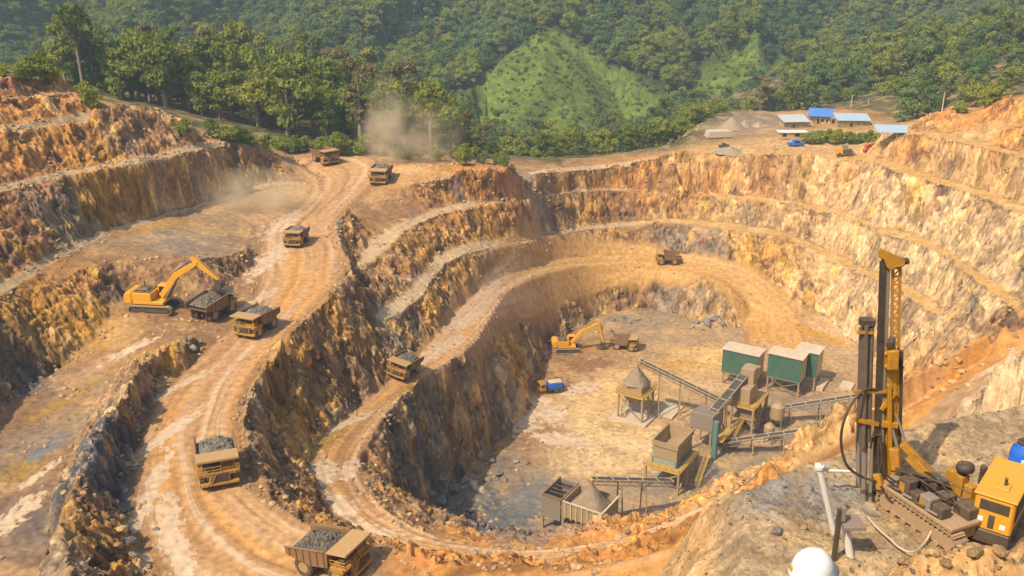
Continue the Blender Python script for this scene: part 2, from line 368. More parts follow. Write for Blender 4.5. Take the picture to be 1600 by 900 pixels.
def band(pairs, grow=0.0):
    M = np.zeros((G.ny, G.nx), np.float32)
    for a, b in pairs:
        A = resample(a, 160); B = resample(b, 160); c = (A + B) / 2; w = np.minimum(np.hypot(*(A - B)[:, :2].T) / 2, np.interp(np.hypot(c[:, 0], c[:, 1]), [80, 200, 320], [2.2, 3.2, 4.2]))
        for k in range(159):
            r = w[k] + 2.5
            i0 = max(0, int((min(c[k, 0], c[k + 1, 0]) - r - G.x0) / G.res)); i1 = int((max(c[k, 0], c[k + 1, 0]) + r - G.x0) / G.res) + 2
            j0 = max(0, int((min(c[k, 1], c[k + 1, 1]) - r - G.y0) / G.res)); j1 = int((max(c[k, 1], c[k + 1, 1]) + r - G.y0) / G.res) + 2
            if i1 <= i0 or j1 <= j0 or i0 >= G.nx or j0 >= G.ny: continue
            X = GX[j0:j1, i0:i1]; Y = GY[j0:j1, i0:i1]
            dx, dy = c[k + 1, 0] - c[k, 0], c[k + 1, 1] - c[k, 1]; L = dx * dx + dy * dy + 1e-6
            t = np.clip(((X - c[k, 0]) * dx + (Y - c[k, 1]) * dy) / L, 0, 1)
            d = np.hypot(X - c[k, 0] - t * dx, Y - c[k, 1] - t * dy)
            M[j0:j1, i0:i1] = np.maximum(M[j0:j1, i0:i1], 1 - smooth(w[k] * 0.6 + grow * .4, w[k] * 1.0 + 0.1 + grow, d))
    return M
fw = (1 - smooth(0.3, 0.8, RMg))
LG = G.sample(band(LEDGES), GX + wx * fw, GY + wy * fw)
SLw = G.sample(SL0.astype(np.float32), GX + wx * fw, GY + wy * fw)
LG2 = G.sample(band(LEDGES, 1.3), GX + wx * fw, GY + wy * fw)
_gy, _gx = np.gradient(G.sample(H0, GX + wx * fw, GY + wy * fw), G.res)
LG = LG * (1 - smooth(0.7, 1.3, blur(np.hypot(_gx, _gy), 1)))
rock = smooth(0.30, 0.75, SLw) * (1 - 0.97 * LG) * (1 - 0.85 * smooth(0.5, 0.9, RMg))
fw = (1 - smooth(0.3, 0.8, RMg))
Hw = G.sample(H0, GX + wx * fw, GY + wy * fw)
n1 = fbm(GX / 2.6, GY / 2.6, 2, 31)
ST = streak(G, n1.astype(np.float32), H0, 0.75, 9, 0.8)
ST2 = streak(G, fbm(GX / 5.5, GY / 5.5, 2, 41).astype(np.float32), H0, 0.5, 9, 1.6)
ST3 = streak(G, fbm(GX / 1.5, GY / 1.5, 2, 47).astype(np.float32), H0, 0.6, 12, 0.6)
RG = ridged(GX / 7.0, GY / 7.0, 4, 51)
big = fbm(GX / 30, GY / 30, 3, 61)
RG2 = ridged(GX / 15.0, GY / 15.0, 3, 55); blk = np.abs(noise(GX / 4.5, GY / 4.5, 57)) - 0.3
Hf = Hw + rock * (1 - .8 * LG2) * (0.1 * ST3 + 0.15 * ST + 0.45 * ST2 + 0.7 * (RG - 0.6) + 1.0 * (RG2 - 0.5) + 0.5 * blk) + (1 - rock) * fw * (0.22 * fbm(GX / 5, GY / 5, 4, 71) + 0.12 * (RG - 0.6)) + 0.5 * big * fw * (1 - 0.7 * LG)
Hf = Hf.astype(np.float32)
def ground(x, y):
    return float(G.sample(Hf, np.array([x]), np.array([y]))[0])
def hit(u, v, t0=60.0, t1=700.0):
    """where the line of sight at photo position u, v meets the ground"""
    d = np.array(ray(u, v)); t = np.arange(t0, t1, 0.25)
    P = np.outer(t, d); h = G.sample(Hf, P[:, 0], P[:, 1])
    b = np.nonzero(P[:, 2] + CAMZ <= h)[0]
    k = b[0] if len(b) else len(t) - 1
    return (float(P[k, 0]), float(P[k, 1]), float(h[k]))
# ------------------------------------------------------------------ ground colours (rock, clay, mud), by place
OR, OC, CR, BR = (.46, .23, .092), (.42, .235, .075), (.60, .44, .28), (.23, .135, .075)
GR, DB, GB, RD, SA = (.22, .19, .155), (.085, .092, .105), (.30, .225, .15), (.33, .17, .085), (.52, .345, .18)
ANCH = [(30, 135, RD), (60, 180, OR), (130, 185, OR), (230, 175, SA), (20, 240, OR), (120, 225, OR), (230, 215, RD), (280, 215, RD), (40, 270, RD), (170, 245, OC), (200, 225, GR), (320, 225, SA), (20, 340, RD), (90, 330, GR), (150, 290, OC), (220, 285, OC), (290, 270, GB), (350, 260, BR), (420, 265, BR), (340, 330, GB), (240, 370, GR),
        (20, 400, OR), (60, 375, BR), (300, 375, GR), (330, 430, BR), (200, 445, BR), (20, 500, OC), (60, 540, OC), (110, 480, OC), (20, 580, DB), (60, 560, DB), (130, 510, OC), (240, 500, BR), (300, 520, BR), (60, 690, GR), (30, 650, BR), (260, 560, OC), (180, 690, DB), (160, 740, DB), (190, 780, DB), (130, 800, BR), (130, 870, GR), (170, 620, GB), (180, 860, OC), (100, 720, BR),
        (620, 320, BR), (680, 300, OR), (740, 285, OR), (780, 275, RD), (640, 340, BR), (560, 350, BR), (700, 320, BR), (760, 345, OC), (720, 360, OR), (640, 420, BR), (590, 450, BR), (580, 480, BR), (560, 560, BR), (480, 580, OC), (460, 640, OC), (520, 560, BR), (540, 530, OC), (450, 720, BR), (400, 640, GB), (480, 800, BR), (500, 640, DB), (700, 420, OC), (660, 480, OC), (760, 390, GB), (620, 530, GB), (640, 500, GB),
        (860, 290, BR), (950, 280, BR), (850, 320, GR), (900, 320, OC), (980, 320, BR), (1040, 320, BR), (900, 380, GB), (980, 375, BR), (1060, 370, GR), (1000, 270, OR), (1100, 270, OR), (1190, 260, RD), (1250, 270, SA), (1320, 260, OR), (1120, 330, SA), (1180, 340, GB), (1240, 345, SA), (1120, 380, GR), (1160, 385, OC), (1210, 400, OC),
        (820, 480, GB), (760, 550, GB), (700, 600, GB), (840, 490, BR), (880, 500, BR), (860, 450, GR), (940, 440, GR), (1000, 430, BR), (950, 460, OC), (1050, 450, GR), (1100, 470, GB), (1130, 450, SA), (720, 640, OC), (690, 660, GR), (640, 700, GR), (640, 740, DB), (620, 660, GB), (670, 760, DB), (600, 720, BR), (730, 690, GB), (790, 620, GB), (800, 560, OC), (600, 790, BR), (700, 845, OR),
        (1420, 240, OR), (1500, 240, SA), (1580, 220, OR), (1590, 160, OR), (1520, 180, OR), (1400, 300, CR), (1480, 330, CR), (1560, 380, CR), (1580, 290, SA), (1300, 300, CR), (1340, 310, CR), (1430, 420, CR), (1380, 400, CR), (1280, 370, CR), (1240, 360, GB), (1300, 450, CR), (1340, 480, CR), (1390, 500, GB), (1450, 500, CR), (1520, 480, GB), (1420, 560, SA), (1570, 440, CR), (1260, 440, SA),
        (900, 640, (.60, .44, .25)), (1000, 700, (.62, .46, .27)), (960, 600, (.60, .43, .23)), (1100, 560, (.58, .40, .20)), (940, 680, (.62, .46, .27)), (920, 720, (.58, .43, .25)), (1040, 520, GB), (1150, 520, GB), (980, 500, GR), (1200, 500, OC), (1280, 560, GB), (1300, 600, GB), (1180, 640, GB), (1150, 740, GR), (1050, 760, GR), (1000, 800, GR), (900, 800, GR), (820, 800, GR), (760, 760, DB), (720, 800, DB), (780, 830, DB), (760, 720, DB), (860, 740, GB), (820, 680, BR), (860, 570, BR), (900, 560, BR), (1250, 640, GR), (1230, 610, GB),
        (700, 870, OR), (850, 875, OR), (1000, 850, OR), (1120, 800, OR), (1250, 700, SA), (1320, 650, SA), (1400, 600, OR), (1500, 548, BR), (1590, 500, BR), (1560, 620, CR), (1500, 680, GB), (1590, 580, CR), (1120, 200, GB), (1160, 190, GR), (1250, 230, SA), (1150, 232, SA), (1330, 225, SA), (1300, 175, OR), (700, 260, OR), (640, 270, SA), (760, 262, RD), (1090, 245, SA), (950, 258, OR), (150, 175, RD)]
FG = (.05, .058, .022)
ANCH += [(u, v, FG) for u, v in [(200, 160), (300, 195), (300, 160), (400, 205), (400, 170), (500, 217), (500, 190), (600, 224), (560, 170), (680, 234), (740, 238), (860, 250), (900, 245), (960, 236), (1010, 229), (1050, 226), (1080, 208), (1110, 182), (1150, 165), (1230, 165), (1320, 165), (1400, 172), (1450, 158), (1500, 140), (1550, 125), (1590, 118), (1620, 100), (1560, 105), (1480, 130), (1420, 155), (1300, 158), (40, 119)]]
_A = [(hit(u, v), c) for u, v, c in ANCH]
AXY = np.array([a[0][:2] for a in _A], np.float32); ACL = np.array([a[1] for a in _A], np.float32)
def regions(X, Y):
    Wt = np.zeros(X.shape, np.float32); C = np.zeros(X.shape + (3,), np.float32)
    for (px_, py_), c in zip(AXY, ACL):
        sc = 0.02 * (px_ * px_ + py_ * py_) ** 0.5 + 1.0
        w = 1.0 / ((((X - px_) ** 2 + (Y - py_) ** 2) / (sc * sc) + 0.6) ** 1.7)
        Wt += w; C += w[..., None] * c
    return C / Wt[..., None]
rs = 4
cx, cy = GX[::rs, ::rs], GY[::rs, ::rs]
jx, jy = 4 * fbm(cx / 12, cy / 12, 2, 81), 4 * fbm(cx / 12, cy / 12, 2, 91)
RC = regions((cx + jx).astype(np.float32), (cy + jy).astype(np.float32))
class _G: pass
Gc = Grid(G.x0, G.x0 + (RC.shape[1] - 1) * G.res * rs, G.y0, G.y0 + (RC.shape[0] - 1) * G.res * rs, G.res * rs)

# wet mud, puddles, and sunlit pit floor patches painted in cream: (u, v, half length, half width in metres, heading, colour, how wet)
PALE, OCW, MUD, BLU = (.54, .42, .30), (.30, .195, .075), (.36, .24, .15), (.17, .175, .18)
PUD_LIT = [(40, 735, 4.0, 2.6, 75, OCW, 1), (22, 810, 7, 1.9, 82, PALE, 1), (62, 742, 4, .9, 70, PALE, .8), (105, 625, 6, 1.6, 62, OCW, 1), (60, 650, 3, 1.0, 60, OCW, .9), (75, 700, 4, 1.5, 65, BLU, .8), (150, 575, 7, 2.4, 55, MUD, .8), (205, 545, 5, 1.8, 45, PALE, .6), (215, 880, 4, 1.2, 100, PALE, .9),
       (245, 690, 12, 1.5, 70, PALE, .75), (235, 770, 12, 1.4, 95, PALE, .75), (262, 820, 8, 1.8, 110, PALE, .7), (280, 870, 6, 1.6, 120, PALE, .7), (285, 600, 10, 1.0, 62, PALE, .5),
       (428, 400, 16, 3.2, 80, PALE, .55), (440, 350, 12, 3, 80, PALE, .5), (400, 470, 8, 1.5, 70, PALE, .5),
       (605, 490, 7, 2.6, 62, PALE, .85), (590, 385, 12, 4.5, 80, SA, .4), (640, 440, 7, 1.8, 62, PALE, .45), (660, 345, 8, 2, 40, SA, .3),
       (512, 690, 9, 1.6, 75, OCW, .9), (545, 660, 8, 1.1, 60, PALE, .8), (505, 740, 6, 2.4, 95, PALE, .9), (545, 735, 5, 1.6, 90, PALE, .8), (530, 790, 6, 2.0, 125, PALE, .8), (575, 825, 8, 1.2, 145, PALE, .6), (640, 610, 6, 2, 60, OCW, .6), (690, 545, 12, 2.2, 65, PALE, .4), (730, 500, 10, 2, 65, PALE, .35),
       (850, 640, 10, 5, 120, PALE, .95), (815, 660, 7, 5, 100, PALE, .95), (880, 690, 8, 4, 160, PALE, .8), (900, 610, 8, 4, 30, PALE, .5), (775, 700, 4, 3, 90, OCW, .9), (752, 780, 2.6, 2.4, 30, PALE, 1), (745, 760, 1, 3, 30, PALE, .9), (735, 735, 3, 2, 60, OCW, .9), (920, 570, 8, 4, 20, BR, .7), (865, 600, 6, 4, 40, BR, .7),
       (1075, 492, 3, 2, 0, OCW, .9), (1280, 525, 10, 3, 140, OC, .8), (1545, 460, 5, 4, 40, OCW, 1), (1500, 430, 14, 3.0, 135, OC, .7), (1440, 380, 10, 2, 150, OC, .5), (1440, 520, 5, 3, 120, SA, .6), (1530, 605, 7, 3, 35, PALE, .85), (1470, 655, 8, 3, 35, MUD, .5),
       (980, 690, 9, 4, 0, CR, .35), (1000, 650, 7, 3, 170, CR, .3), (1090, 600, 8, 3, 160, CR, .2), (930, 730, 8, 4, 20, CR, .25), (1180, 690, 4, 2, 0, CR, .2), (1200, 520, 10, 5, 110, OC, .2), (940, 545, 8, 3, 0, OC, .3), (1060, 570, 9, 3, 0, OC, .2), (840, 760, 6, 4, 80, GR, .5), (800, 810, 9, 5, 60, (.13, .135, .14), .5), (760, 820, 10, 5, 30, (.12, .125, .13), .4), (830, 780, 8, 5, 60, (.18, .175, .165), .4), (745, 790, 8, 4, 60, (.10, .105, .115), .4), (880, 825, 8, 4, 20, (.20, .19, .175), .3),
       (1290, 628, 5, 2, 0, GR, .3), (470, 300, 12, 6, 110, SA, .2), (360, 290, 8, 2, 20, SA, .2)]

def hit_flat(u, v): return hit(u, v)
PUD_LITW = [(hit(p[0], p[1]), *p[2:]) for p in PUD_LIT]

NC, NR = 1250, 2000
th = np.radians(np.linspace(-43, 41.5, NC))
ry = np.r_[np.exp(np.linspace(math.log(12), math.log(62), 110))[:-1], np.exp(np.linspace(math.log(62), math.log(420), NR - 210)), np.linspace(421, 598, 100)]
NR = len(ry)
VX = (ry[:, None] * np.tan(th)[None, :]).astype(np.float32).ravel(); VY = np.repeat(ry[:, None], NC, 1).astype(np.float32).ravel()
VX = np.clip(VX, G.x0, G.x1 - 0.5)
VZ = G.sample(Hf, VX, VY)
rk = G.sample(rock.astype(np.float32), VX, VY)
rmask = G.sample(RMg, VX, VY)
idx = np.nonzero(rmask > 0.02)[0]
rm = np.zeros_like(VX); rS = np.zeros_like(VX); rD = np.zeros_like(VX); rK = np.zeros(VX.shape, np.int8)
a_, b_, c_, d_ = road_fields(VX[idx], VY[idx]); rm[idx] = a_; rS[idx] = b_; rD[idx] = c_; rK[idx] = d_
rkz = rk * (1 - rm)
near = np.clip(110.0 / np.hypot(VX, VY), 0.25, 1.0)
# fine relief
fr = ridged(VX / 1.7 + 3, VY / 1.7, 3, 101); fn = fbm(VX / 1.1, VY / 1.1, 3, 111)
lump = np.maximum(noise(VX / 1.5, VY / 1.5, 121), 0) ** 2
lg2 = G.sample(LG2.astype(np.float32), VX, VY)
VZ = VZ + rkz * (1 - .8 * lg2) * (0.38 * (fr - 0.6) + 0.22 * fn) + (1 - rkz) * (1 - rm) * (0.07 * fn + 0.45 * lump * smooth(0.1, 0.5, fbm(VX / 9, VY / 9, 2, 131)))
# wheel ruts along the roads
wob = 0.5 * noise(rS / 14, rD * 2, 3)
rut = noise(rD * 5 + wob, rS / 85, 141) + 0.6 * noise(rD * 11 + 2 * wob, rS / 55, 142) * smooth(-0.3, 0.5, noise(rS / 20, rD * 2, 5))
fine_rut = noise(rD * 24 + 3 * wob, rS / 45, 143) * smooth(-0.2, 0.6, noise(rS / 13, rD * 3, 7))
VZ = VZ + rm * (0.13 * rut + 0.04 * fine_rut + 0.03 * fn)
# jointed rock: blocks stand out from the face by whole steps
ri = np.nonzero(rkz > 0.05)[0]
gyH, gxH = np.gradient(blur(Hf, 6), G.res)
nx_, ny_ = -G.sample(gxH.astype(np.float32), VX[ri], VY[ri]), -G.sample(gyH.astype(np.float32), VX[ri], VY[ri])
nl = np.sqrt(nx_ ** 2 + ny_ ** 2 + 1); nx_, ny_, nz_ = nx_ / nl, ny_ / nl, 1 / nl
qx, qy, qz = VX[ri] + 0.5 * fn[ri], VY[ri] + 0.5 * fr[ri], VZ[ri] + 0.5 * fn[ri]
def dip(a, b): # lean the joints
    return qx * math.cos(a) + qz * math.sin(a), qy * math.cos(b) + qz * math.sin(b) * .6, qz * math.cos(a) - qx * math.sin(a) * .8
dx_, dy_, dz_ = dip(.5, .3)
sc1 = np.interp(np.hypot(VX[ri], VY[ri]), [80, 300], [2.6, 4.2])
cellA = cells3(dx_ / sc1, dy_ / sc1, dz_ / (sc1 * 1.5), 501); cellB = cells3(dx_ / (sc1 * .42), dy_ / (sc1 * .42), dz_ / (sc1 * .6), 511)
off = rkz[ri] * (1 - .75 * lg2[ri]) * ((cellA - .5) * 0.32 * sc1 + (cellB - .5) * 0.16 * sc1)
CA = np.full(VX.shape, .5, np.float32); CA[ri] = cellA; CB = np.full(VX.shape, .5, np.float32); CB[ri] = cellB
VX0, VY0 = VX, VY
VX = VX.copy(); VY = VY.copy(); VX[ri] += nx_ * off; VY[ri] += ny_ * off; VZ[ri] += nz_ * off
GXY = (VX, VY); VX, VY = VX0, VY0
# colours
C = np.stack([Gc.sample(RC[..., k], VX, VY) for k in range(3)], -1)
st = G.sample(ST.astype(np.float32), VX, VY); st2 = G.sample(ST2.astype(np.float32), VX, VY)
st3 = G.sample(ST3.astype(np.float32), VX, VY)
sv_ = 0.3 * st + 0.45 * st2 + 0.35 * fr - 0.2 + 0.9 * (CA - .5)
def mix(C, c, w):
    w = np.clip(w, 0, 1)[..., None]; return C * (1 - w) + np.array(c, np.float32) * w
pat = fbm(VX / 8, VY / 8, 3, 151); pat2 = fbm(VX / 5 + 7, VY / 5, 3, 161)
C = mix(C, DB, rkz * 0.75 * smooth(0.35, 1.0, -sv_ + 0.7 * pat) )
C = mix(C, (.55, .33, .10), rkz * 0.6 * smooth(0.3, 1.0, .6 * st2 + 0.8 * pat2 + .8 * (CB - .5)))
C = mix(C, (.66, .50, .30), rkz * 0.45 * smooth(0.35, 1.0, .5 * st - 0.6 * pat + 1.0 * (CB - .5)))
C = mix(C, (.30, .13, .07), rkz * 0.5 * smooth(0.5, 1.1, pat - 0.5 * st2))
C = mix(C, (.16, .105, .06), rkz * 0.45 * smooth(0.45, 0.95, st3 + 0.3 * fr - .2) * (0.35 + 0.65 * smooth(-.3, .4, pat2)))
C = mix(C, (.68, .53, .36), rkz * 0.25 * smooth(0.4, 0.9, -st3))
fl = 1 - rkz
C = mix(C, GB, fl * (1 - rm) * 0.35 * smooth(-0.1, 0.6, pat2))
C = mix(C, SA, fl * (1 - rm) * 0.40 * smooth(0.0, 0.6, pat))
C = mix(C, BR, fl * (1 - rm) * 0.35 * smooth(0.1, 0.7, -pat - 0.3 * fn))
# roads: packed clay with long wheel streaks
rc = mix(np.tile(np.array([.43, .27, .15], np.float32), (len(VX), 1)), (.56, .42, .295), 0.8 * smooth(-0.1, 0.8, rut))
rc = mix(rc, (.27, .15, .075), 0.75 * smooth(0.15, 0.8, -rut))
rc = mix(rc, (.52, .29, .115), 0.55 * smooth(0.1, 0.6, noise(rD * 2.2, rS / 60, 145)))
rc = mix(rc, (.30, .18, .10), 0.5 * smooth(0.1, 0.6, fine_rut))
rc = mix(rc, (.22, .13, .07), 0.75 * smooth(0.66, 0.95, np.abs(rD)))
rc = mix(rc, (.46, .24, .09), (rK == 2) * 0.7)
rc = mix(rc, (.42, .26, .16), (rK == 2) * .6 * smooth(0, .6, rut))
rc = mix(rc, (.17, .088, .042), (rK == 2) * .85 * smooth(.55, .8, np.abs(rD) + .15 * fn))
rc = mix(rc, (.50, .31, .12), (rK == 3) * 0.5 * smooth(230, 260, VY))
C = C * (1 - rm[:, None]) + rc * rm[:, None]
wet = np.zeros_like(VX); n_p = fbm(VX / 2.2, VY / 2.2, 4, 171)
for (p, la, lb, hd, c, w) in PUD_LITW:
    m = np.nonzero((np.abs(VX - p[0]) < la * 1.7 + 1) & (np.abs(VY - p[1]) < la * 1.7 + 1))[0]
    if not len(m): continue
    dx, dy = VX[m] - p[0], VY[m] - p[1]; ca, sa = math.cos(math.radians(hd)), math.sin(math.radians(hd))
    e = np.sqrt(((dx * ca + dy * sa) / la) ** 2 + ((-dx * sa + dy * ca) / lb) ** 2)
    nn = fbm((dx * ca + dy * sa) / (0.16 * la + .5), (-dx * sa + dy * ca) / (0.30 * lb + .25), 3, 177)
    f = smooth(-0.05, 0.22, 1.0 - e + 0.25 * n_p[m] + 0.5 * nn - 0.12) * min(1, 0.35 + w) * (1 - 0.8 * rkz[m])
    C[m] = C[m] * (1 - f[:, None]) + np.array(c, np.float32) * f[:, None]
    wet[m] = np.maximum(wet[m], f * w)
wet = np.maximum(wet, rm * .36 * smooth(-.1, .7, rut + .5 * noise(VX / 14, VY / 14, 191)))
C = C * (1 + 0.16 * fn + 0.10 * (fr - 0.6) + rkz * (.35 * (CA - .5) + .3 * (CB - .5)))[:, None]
lg = G.sample(LG, VX, VY) * (1 - rm)
C = mix(C, (.46, .35, .235), 0.9 * smooth(0.35, 0.75, lg + 0.15 * fn))
C = mix(C, (.44, .27, .10), 0.8 * smooth(0.3, 0.8, lg) * smooth(30, 60, VX))
C = mix(C, (.55, .42, .27), 0.5 * smooth(0.3, 0.9, lg) * smooth(0.0, 0.6, pat2))
lum = C.mean(1, keepdims=True); C = lum + (C - lum) * 1.24
C = np.clip(C, 0.015, 0.75)
br_ = rkz
Hm = VZ
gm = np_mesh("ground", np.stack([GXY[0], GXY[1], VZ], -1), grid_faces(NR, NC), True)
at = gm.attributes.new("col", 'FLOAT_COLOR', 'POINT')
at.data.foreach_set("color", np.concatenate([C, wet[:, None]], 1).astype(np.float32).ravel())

at = gm.attributes.new('rock', 'FLOAT', 'POINT'); at.data.foreach_set('value', np.clip(rkz * (1 - lg), 0, 1).astype(np.float32))
# ------------------------------------------------------------------ materials
def nodes_of(name):
    m = bpy.data.materials.new(name); m.use_nodes = True
    nt = m.node_tree; return m, nt, nt.nodes["Principled BSDF"]
def tex_noise(nt, scale, detail=4, rough=0.55, coord="Object"):
    n = nt.nodes.new("ShaderNodeTexNoise"); n.inputs["Scale"].default_value = scale; n.inputs["Detail"].default_value = detail; n.inputs["Roughness"].default_value = rough
    c = nt.nodes.new("ShaderNodeTexCoord"); nt.links.new(c.outputs[coord], n.inputs["Vector"]); return n
def ramp(nt, src, stops):
    r = nt.nodes.new("ShaderNodeValToRGB"); e = r.color_ramp.elements
    while len(e) < len(stops): e.new(0.5)
    for k, (p, c) in enumerate(stops):
        e[k].position = p; e[k].color = (c[0], c[1], c[2], 1) if isinstance(c, (tuple, list)) else (c, c, c, 1)
    nt.links.new(src, r.inputs[0]); return r
def mixrgb(nt, a, b, fac, mode='MIX'):
    n = nt.nodes.new("ShaderNodeMix"); n.data_type = 'RGBA'; n.blend_type = mode
    for k, v in ((6, a), (7, b)):
        if hasattr(v, "is_linked"): nt.links.new(v, n.inputs[k])
        else: n.inputs[k].default_value = (*v, 1)
    if hasattr(fac, "is_linked"): nt.links.new(fac, n.inputs[0])
    else: n.inputs[0].default_value = fac
    return n.outputs[2]
def bump(nt, bs, src, strength, dist, prev=None):
    b = nt.nodes.new("ShaderNodeBump"); b.inputs["Strength"].default_value = strength; b.inputs["Distance"].default_value = dist
    nt.links.new(src, b.inputs["Height"])
    if prev: nt.links.new(prev, b.inputs["Normal"])
    nt.links.new(b.outputs[0], bs.inputs["Normal"]); return b.outputs[0]

def ground_material(name):
    m, nt, bs = nodes_of(name)
    a = nt.nodes.new("ShaderNodeAttribute"); a.attribute_name = "col"
    n1 = tex_noise(nt, 0.9, 6, 0.65); n2 = tex_noise(nt, 5.0, 5, 0.6)
    r1 = ramp(nt, n1.outputs[0], [(0.3, 0.62), (0.7, 1.32)]); r2 = ramp(nt, n2.outputs[0], [(0.3, 0.78), (0.7, 1.18)])
    c = mixrgb(nt, a.outputs["Color"], r1.outputs[0], 0.75, 'MULTIPLY'); c = mixrgb(nt, c, r2.outputs[0], 0.8, 'MULTIPLY')
    c = mixrgb(nt, c, a.outputs["Color"], a.outputs["Alpha"])
    nt.links.new(c, bs.inputs["Base Color"])
    rr = ramp(nt, a.outputs["Alpha"], [(0.0, 0.92), (0.45, 0.38), (1.0, 0.08)]); nt.links.new(rr.outputs[0], bs.inputs["Roughness"])
    def mul(x, y):
        q = nt.nodes.new("ShaderNodeMath"); q.operation = 'MULTIPLY'
        for k, v in enumerate((x, y)):
            if hasattr(v, "is_linked"): nt.links.new(v, q.inputs[k])
            else: q.inputs[k].default_value = v
        return q.outputs[0]
    inv = nt.nodes.new("ShaderNodeMath"); inv.operation = 'SUBTRACT'; inv.inputs[0].default_value = 1.0; nt.links.new(a.outputs["Alpha"], inv.inputs[1])
    ra = nt.nodes.new("ShaderNodeAttribute"); ra.attribute_name = "rock"; rkf = ra.outputs["Fac"]
    irk = nt.nodes.new("ShaderNodeMath"); irk.operation = 'SUBTRACT'; irk.inputs[0].default_value = 1.0; nt.links.new(rkf, irk.inputs[1])
    # broken blocks: cells leaning with the strata
    tcx = nt.nodes.new("ShaderNodeTexCoord"); mp = nt.nodes.new("ShaderNodeMapping"); mp.inputs["Rotation"].default_value = (0.5, 0.35, 0.4); mp.inputs["Scale"].default_value = (1.0, 1.0, 0.45); nt.links.new(tcx.outputs["Object"], mp.inputs["Vector"])
    wv = nt.nodes.new("ShaderNodeMix"); wv.data_type = 'VECTOR'; wv.inputs[0].default_value = 0.22; nt.links.new(mp.outputs[0], wv.inputs[4]); nt.links.new(n1.outputs["Color"], wv.inputs[5])
    vs = []
    for sc in (0.55, 1.6):
        v = nt.nodes.new("ShaderNodeTexVoronoi"); v.feature = 'F1'; v.inputs["Scale"].default_value = sc; nt.links.new(wv.outputs[1], v.inputs["Vector"]); vs.append(v)
    h = mul(vs[0].outputs["Distance"], rkf); p = bump(nt, bs, h, 0.75, -1.1)
    h = mul(vs[1].outputs["Distance"], rkf); p = bump(nt, bs, h, 0.7, -0.45, p)
    h = mul(mul(n1.outputs[0], inv.outputs[0]), irk.outputs[0]); p = bump(nt, bs, h, 0.25, 0.22, p)
    h = mul(n2.outputs[0], inv.outputs[0]); bump(nt, bs, h, 0.6, 0.16, p)
    vr = ramp(nt, vs[0].outputs["Color"], [(0.2, 0.62), (0.8, 1.3)]); vr2 = ramp(nt, vs[1].outputs["Color"], [(0.2, 0.72), (0.8, 1.22)])
    c = mixrgb(nt, c, vr.outputs[0], mul(rkf, 0.8), 'MULTIPLY'); c = mixrgb(nt, c, vr2.outputs[0], mul(rkf, 0.8), 'MULTIPLY')
    nt.links.new(c, bs.inputs["Base Color"])
    bs.inputs["Specular IOR Level"].default_value = 0.35
    return m
M_GROUND = ground_material("ground_clay_and_rock")
gob = link("ground", gm, M_GROUND); tag(gob, kind="structure")
# ------------------------------------------------------------------ mountains behind
LNS = LN; LN = []
def dl(*pts): LN.append(spline([PD(*p) for p in pts], 5) if len(pts) > 2 else [PD(*p) for p in pts])
# valley behind the wooded hill and the rim
dl((-300, 190, 540), (0, 195, 545), (300, 190, 545), (560, 215, 545), (760, 245, 525), (900, 250, 515), (1050, 225, 520), (1200, 185, 560), (1400, 160, 560))
# left mountain: spurs and the gullies between them
dl((-400, -220, 1000), (0, -210, 1000), (400, -200, 1000), (800, -190, 980), (1200, -190, 980), (1600, -200, 980), (2100, -220, 1000))
dl((-90, 110, 575), (-60, 80, 600), (-30, 30, 645), (10, -30, 710), (40, -90, 790))
dl((60, 130, 620), (75, 100, 670), (95, 40, 750), (120, -30, 840))
dl((180, 140, 580), (205, 105, 605), (235, 55, 645), (265, 0, 700), (290, -60, 780))
dl((325, 130, 640), (345, 95, 690), (370, 40, 760), (390, -20, 840))
dl((440, 150, 585), (475, 122, 605), (525, 88, 635), (590, 50, 675), (650, 10, 722), (700, -50, 790))
dl((590, 140, 640), (625, 105, 690), (690, 60, 745), (760, 10, 810))
dl((668, 165, 575), (690, 135, 610), (720, 110, 640), (775, 70, 672), (830, 35, 690))
# grass pyramid: ridges and gullies
APX = (868, 46, 640)
dl(APX, (830, 66, 618), (785, 97, 596), (740, 125, 576), (700, 150, 560), (690, 192, 540))
dl(APX, (872, 75, 608), (852, 104, 583), (838, 140, 560), (800, 190, 533), (785, 225, 520))
dl((850, 104, 584), (880, 150, 562), (900, 200, 532), (905, 235, 520))
dl(APX, (920, 74, 622), (975, 108, 604), (1030, 142, 588), (1062, 165, 578), (1080, 195, 556))
dl((815, 90, 622), (790, 120, 614), (760, 170, 588), (745, 215, 552))
dl((905, 90, 628), (940, 115, 618), (970, 160, 598), (985, 210, 560))
dl(APX, (880, 15, 678), (900, -20, 720), (920, -70, 780))
dl((930, 50, 690), (1000, 88, 680), (1060, 128, 665), (1085, 160, 640))
dl((1030, 60, 640), (1050, 20, 690), (1070, -30, 750)); dl((985, 55, 655), (1020, 95, 630), (1058, 128, 610))
# right hills
dl((1180, 52, 672), (1140, 78, 642), (1100, 110, 615), (1075, 150, 592), (1070, 185, 568))
dl((1180, 52, 672), (1220, 90, 645), (1245, 125, 625), (1255, 160, 590))
dl((1180, 52, 672), (1178, 100, 618), (1165, 150, 585))
dl((1150, 90, 650), (1120, 140, 622)); dl((1205, 95, 662), (1215, 140, 625))
dl((1180, 52, 672), (1210, 10, 720), (1240, -40, 790))
dl((1262, 150, 650), (1280, 90, 725), (1292, 30, 795))
dl((1330, 145, 590), (1342, 95, 640), (1365, 35, 700), (1385, -30, 770))
dl((1415, 74, 668), (1370, 110, 640), (1330, 150, 590)); dl((1415, 74, 668), (1450, 105, 645), (1480, 130, 620)); dl((1415, 74, 668), (1410, 120, 620), (1400, 150, 585))
dl((1415, 74, 668), (1430, 20, 720), (1445, -40, 800))
dl((1490, 120, 690), (1510, 60, 760), (1530, 0, 830))
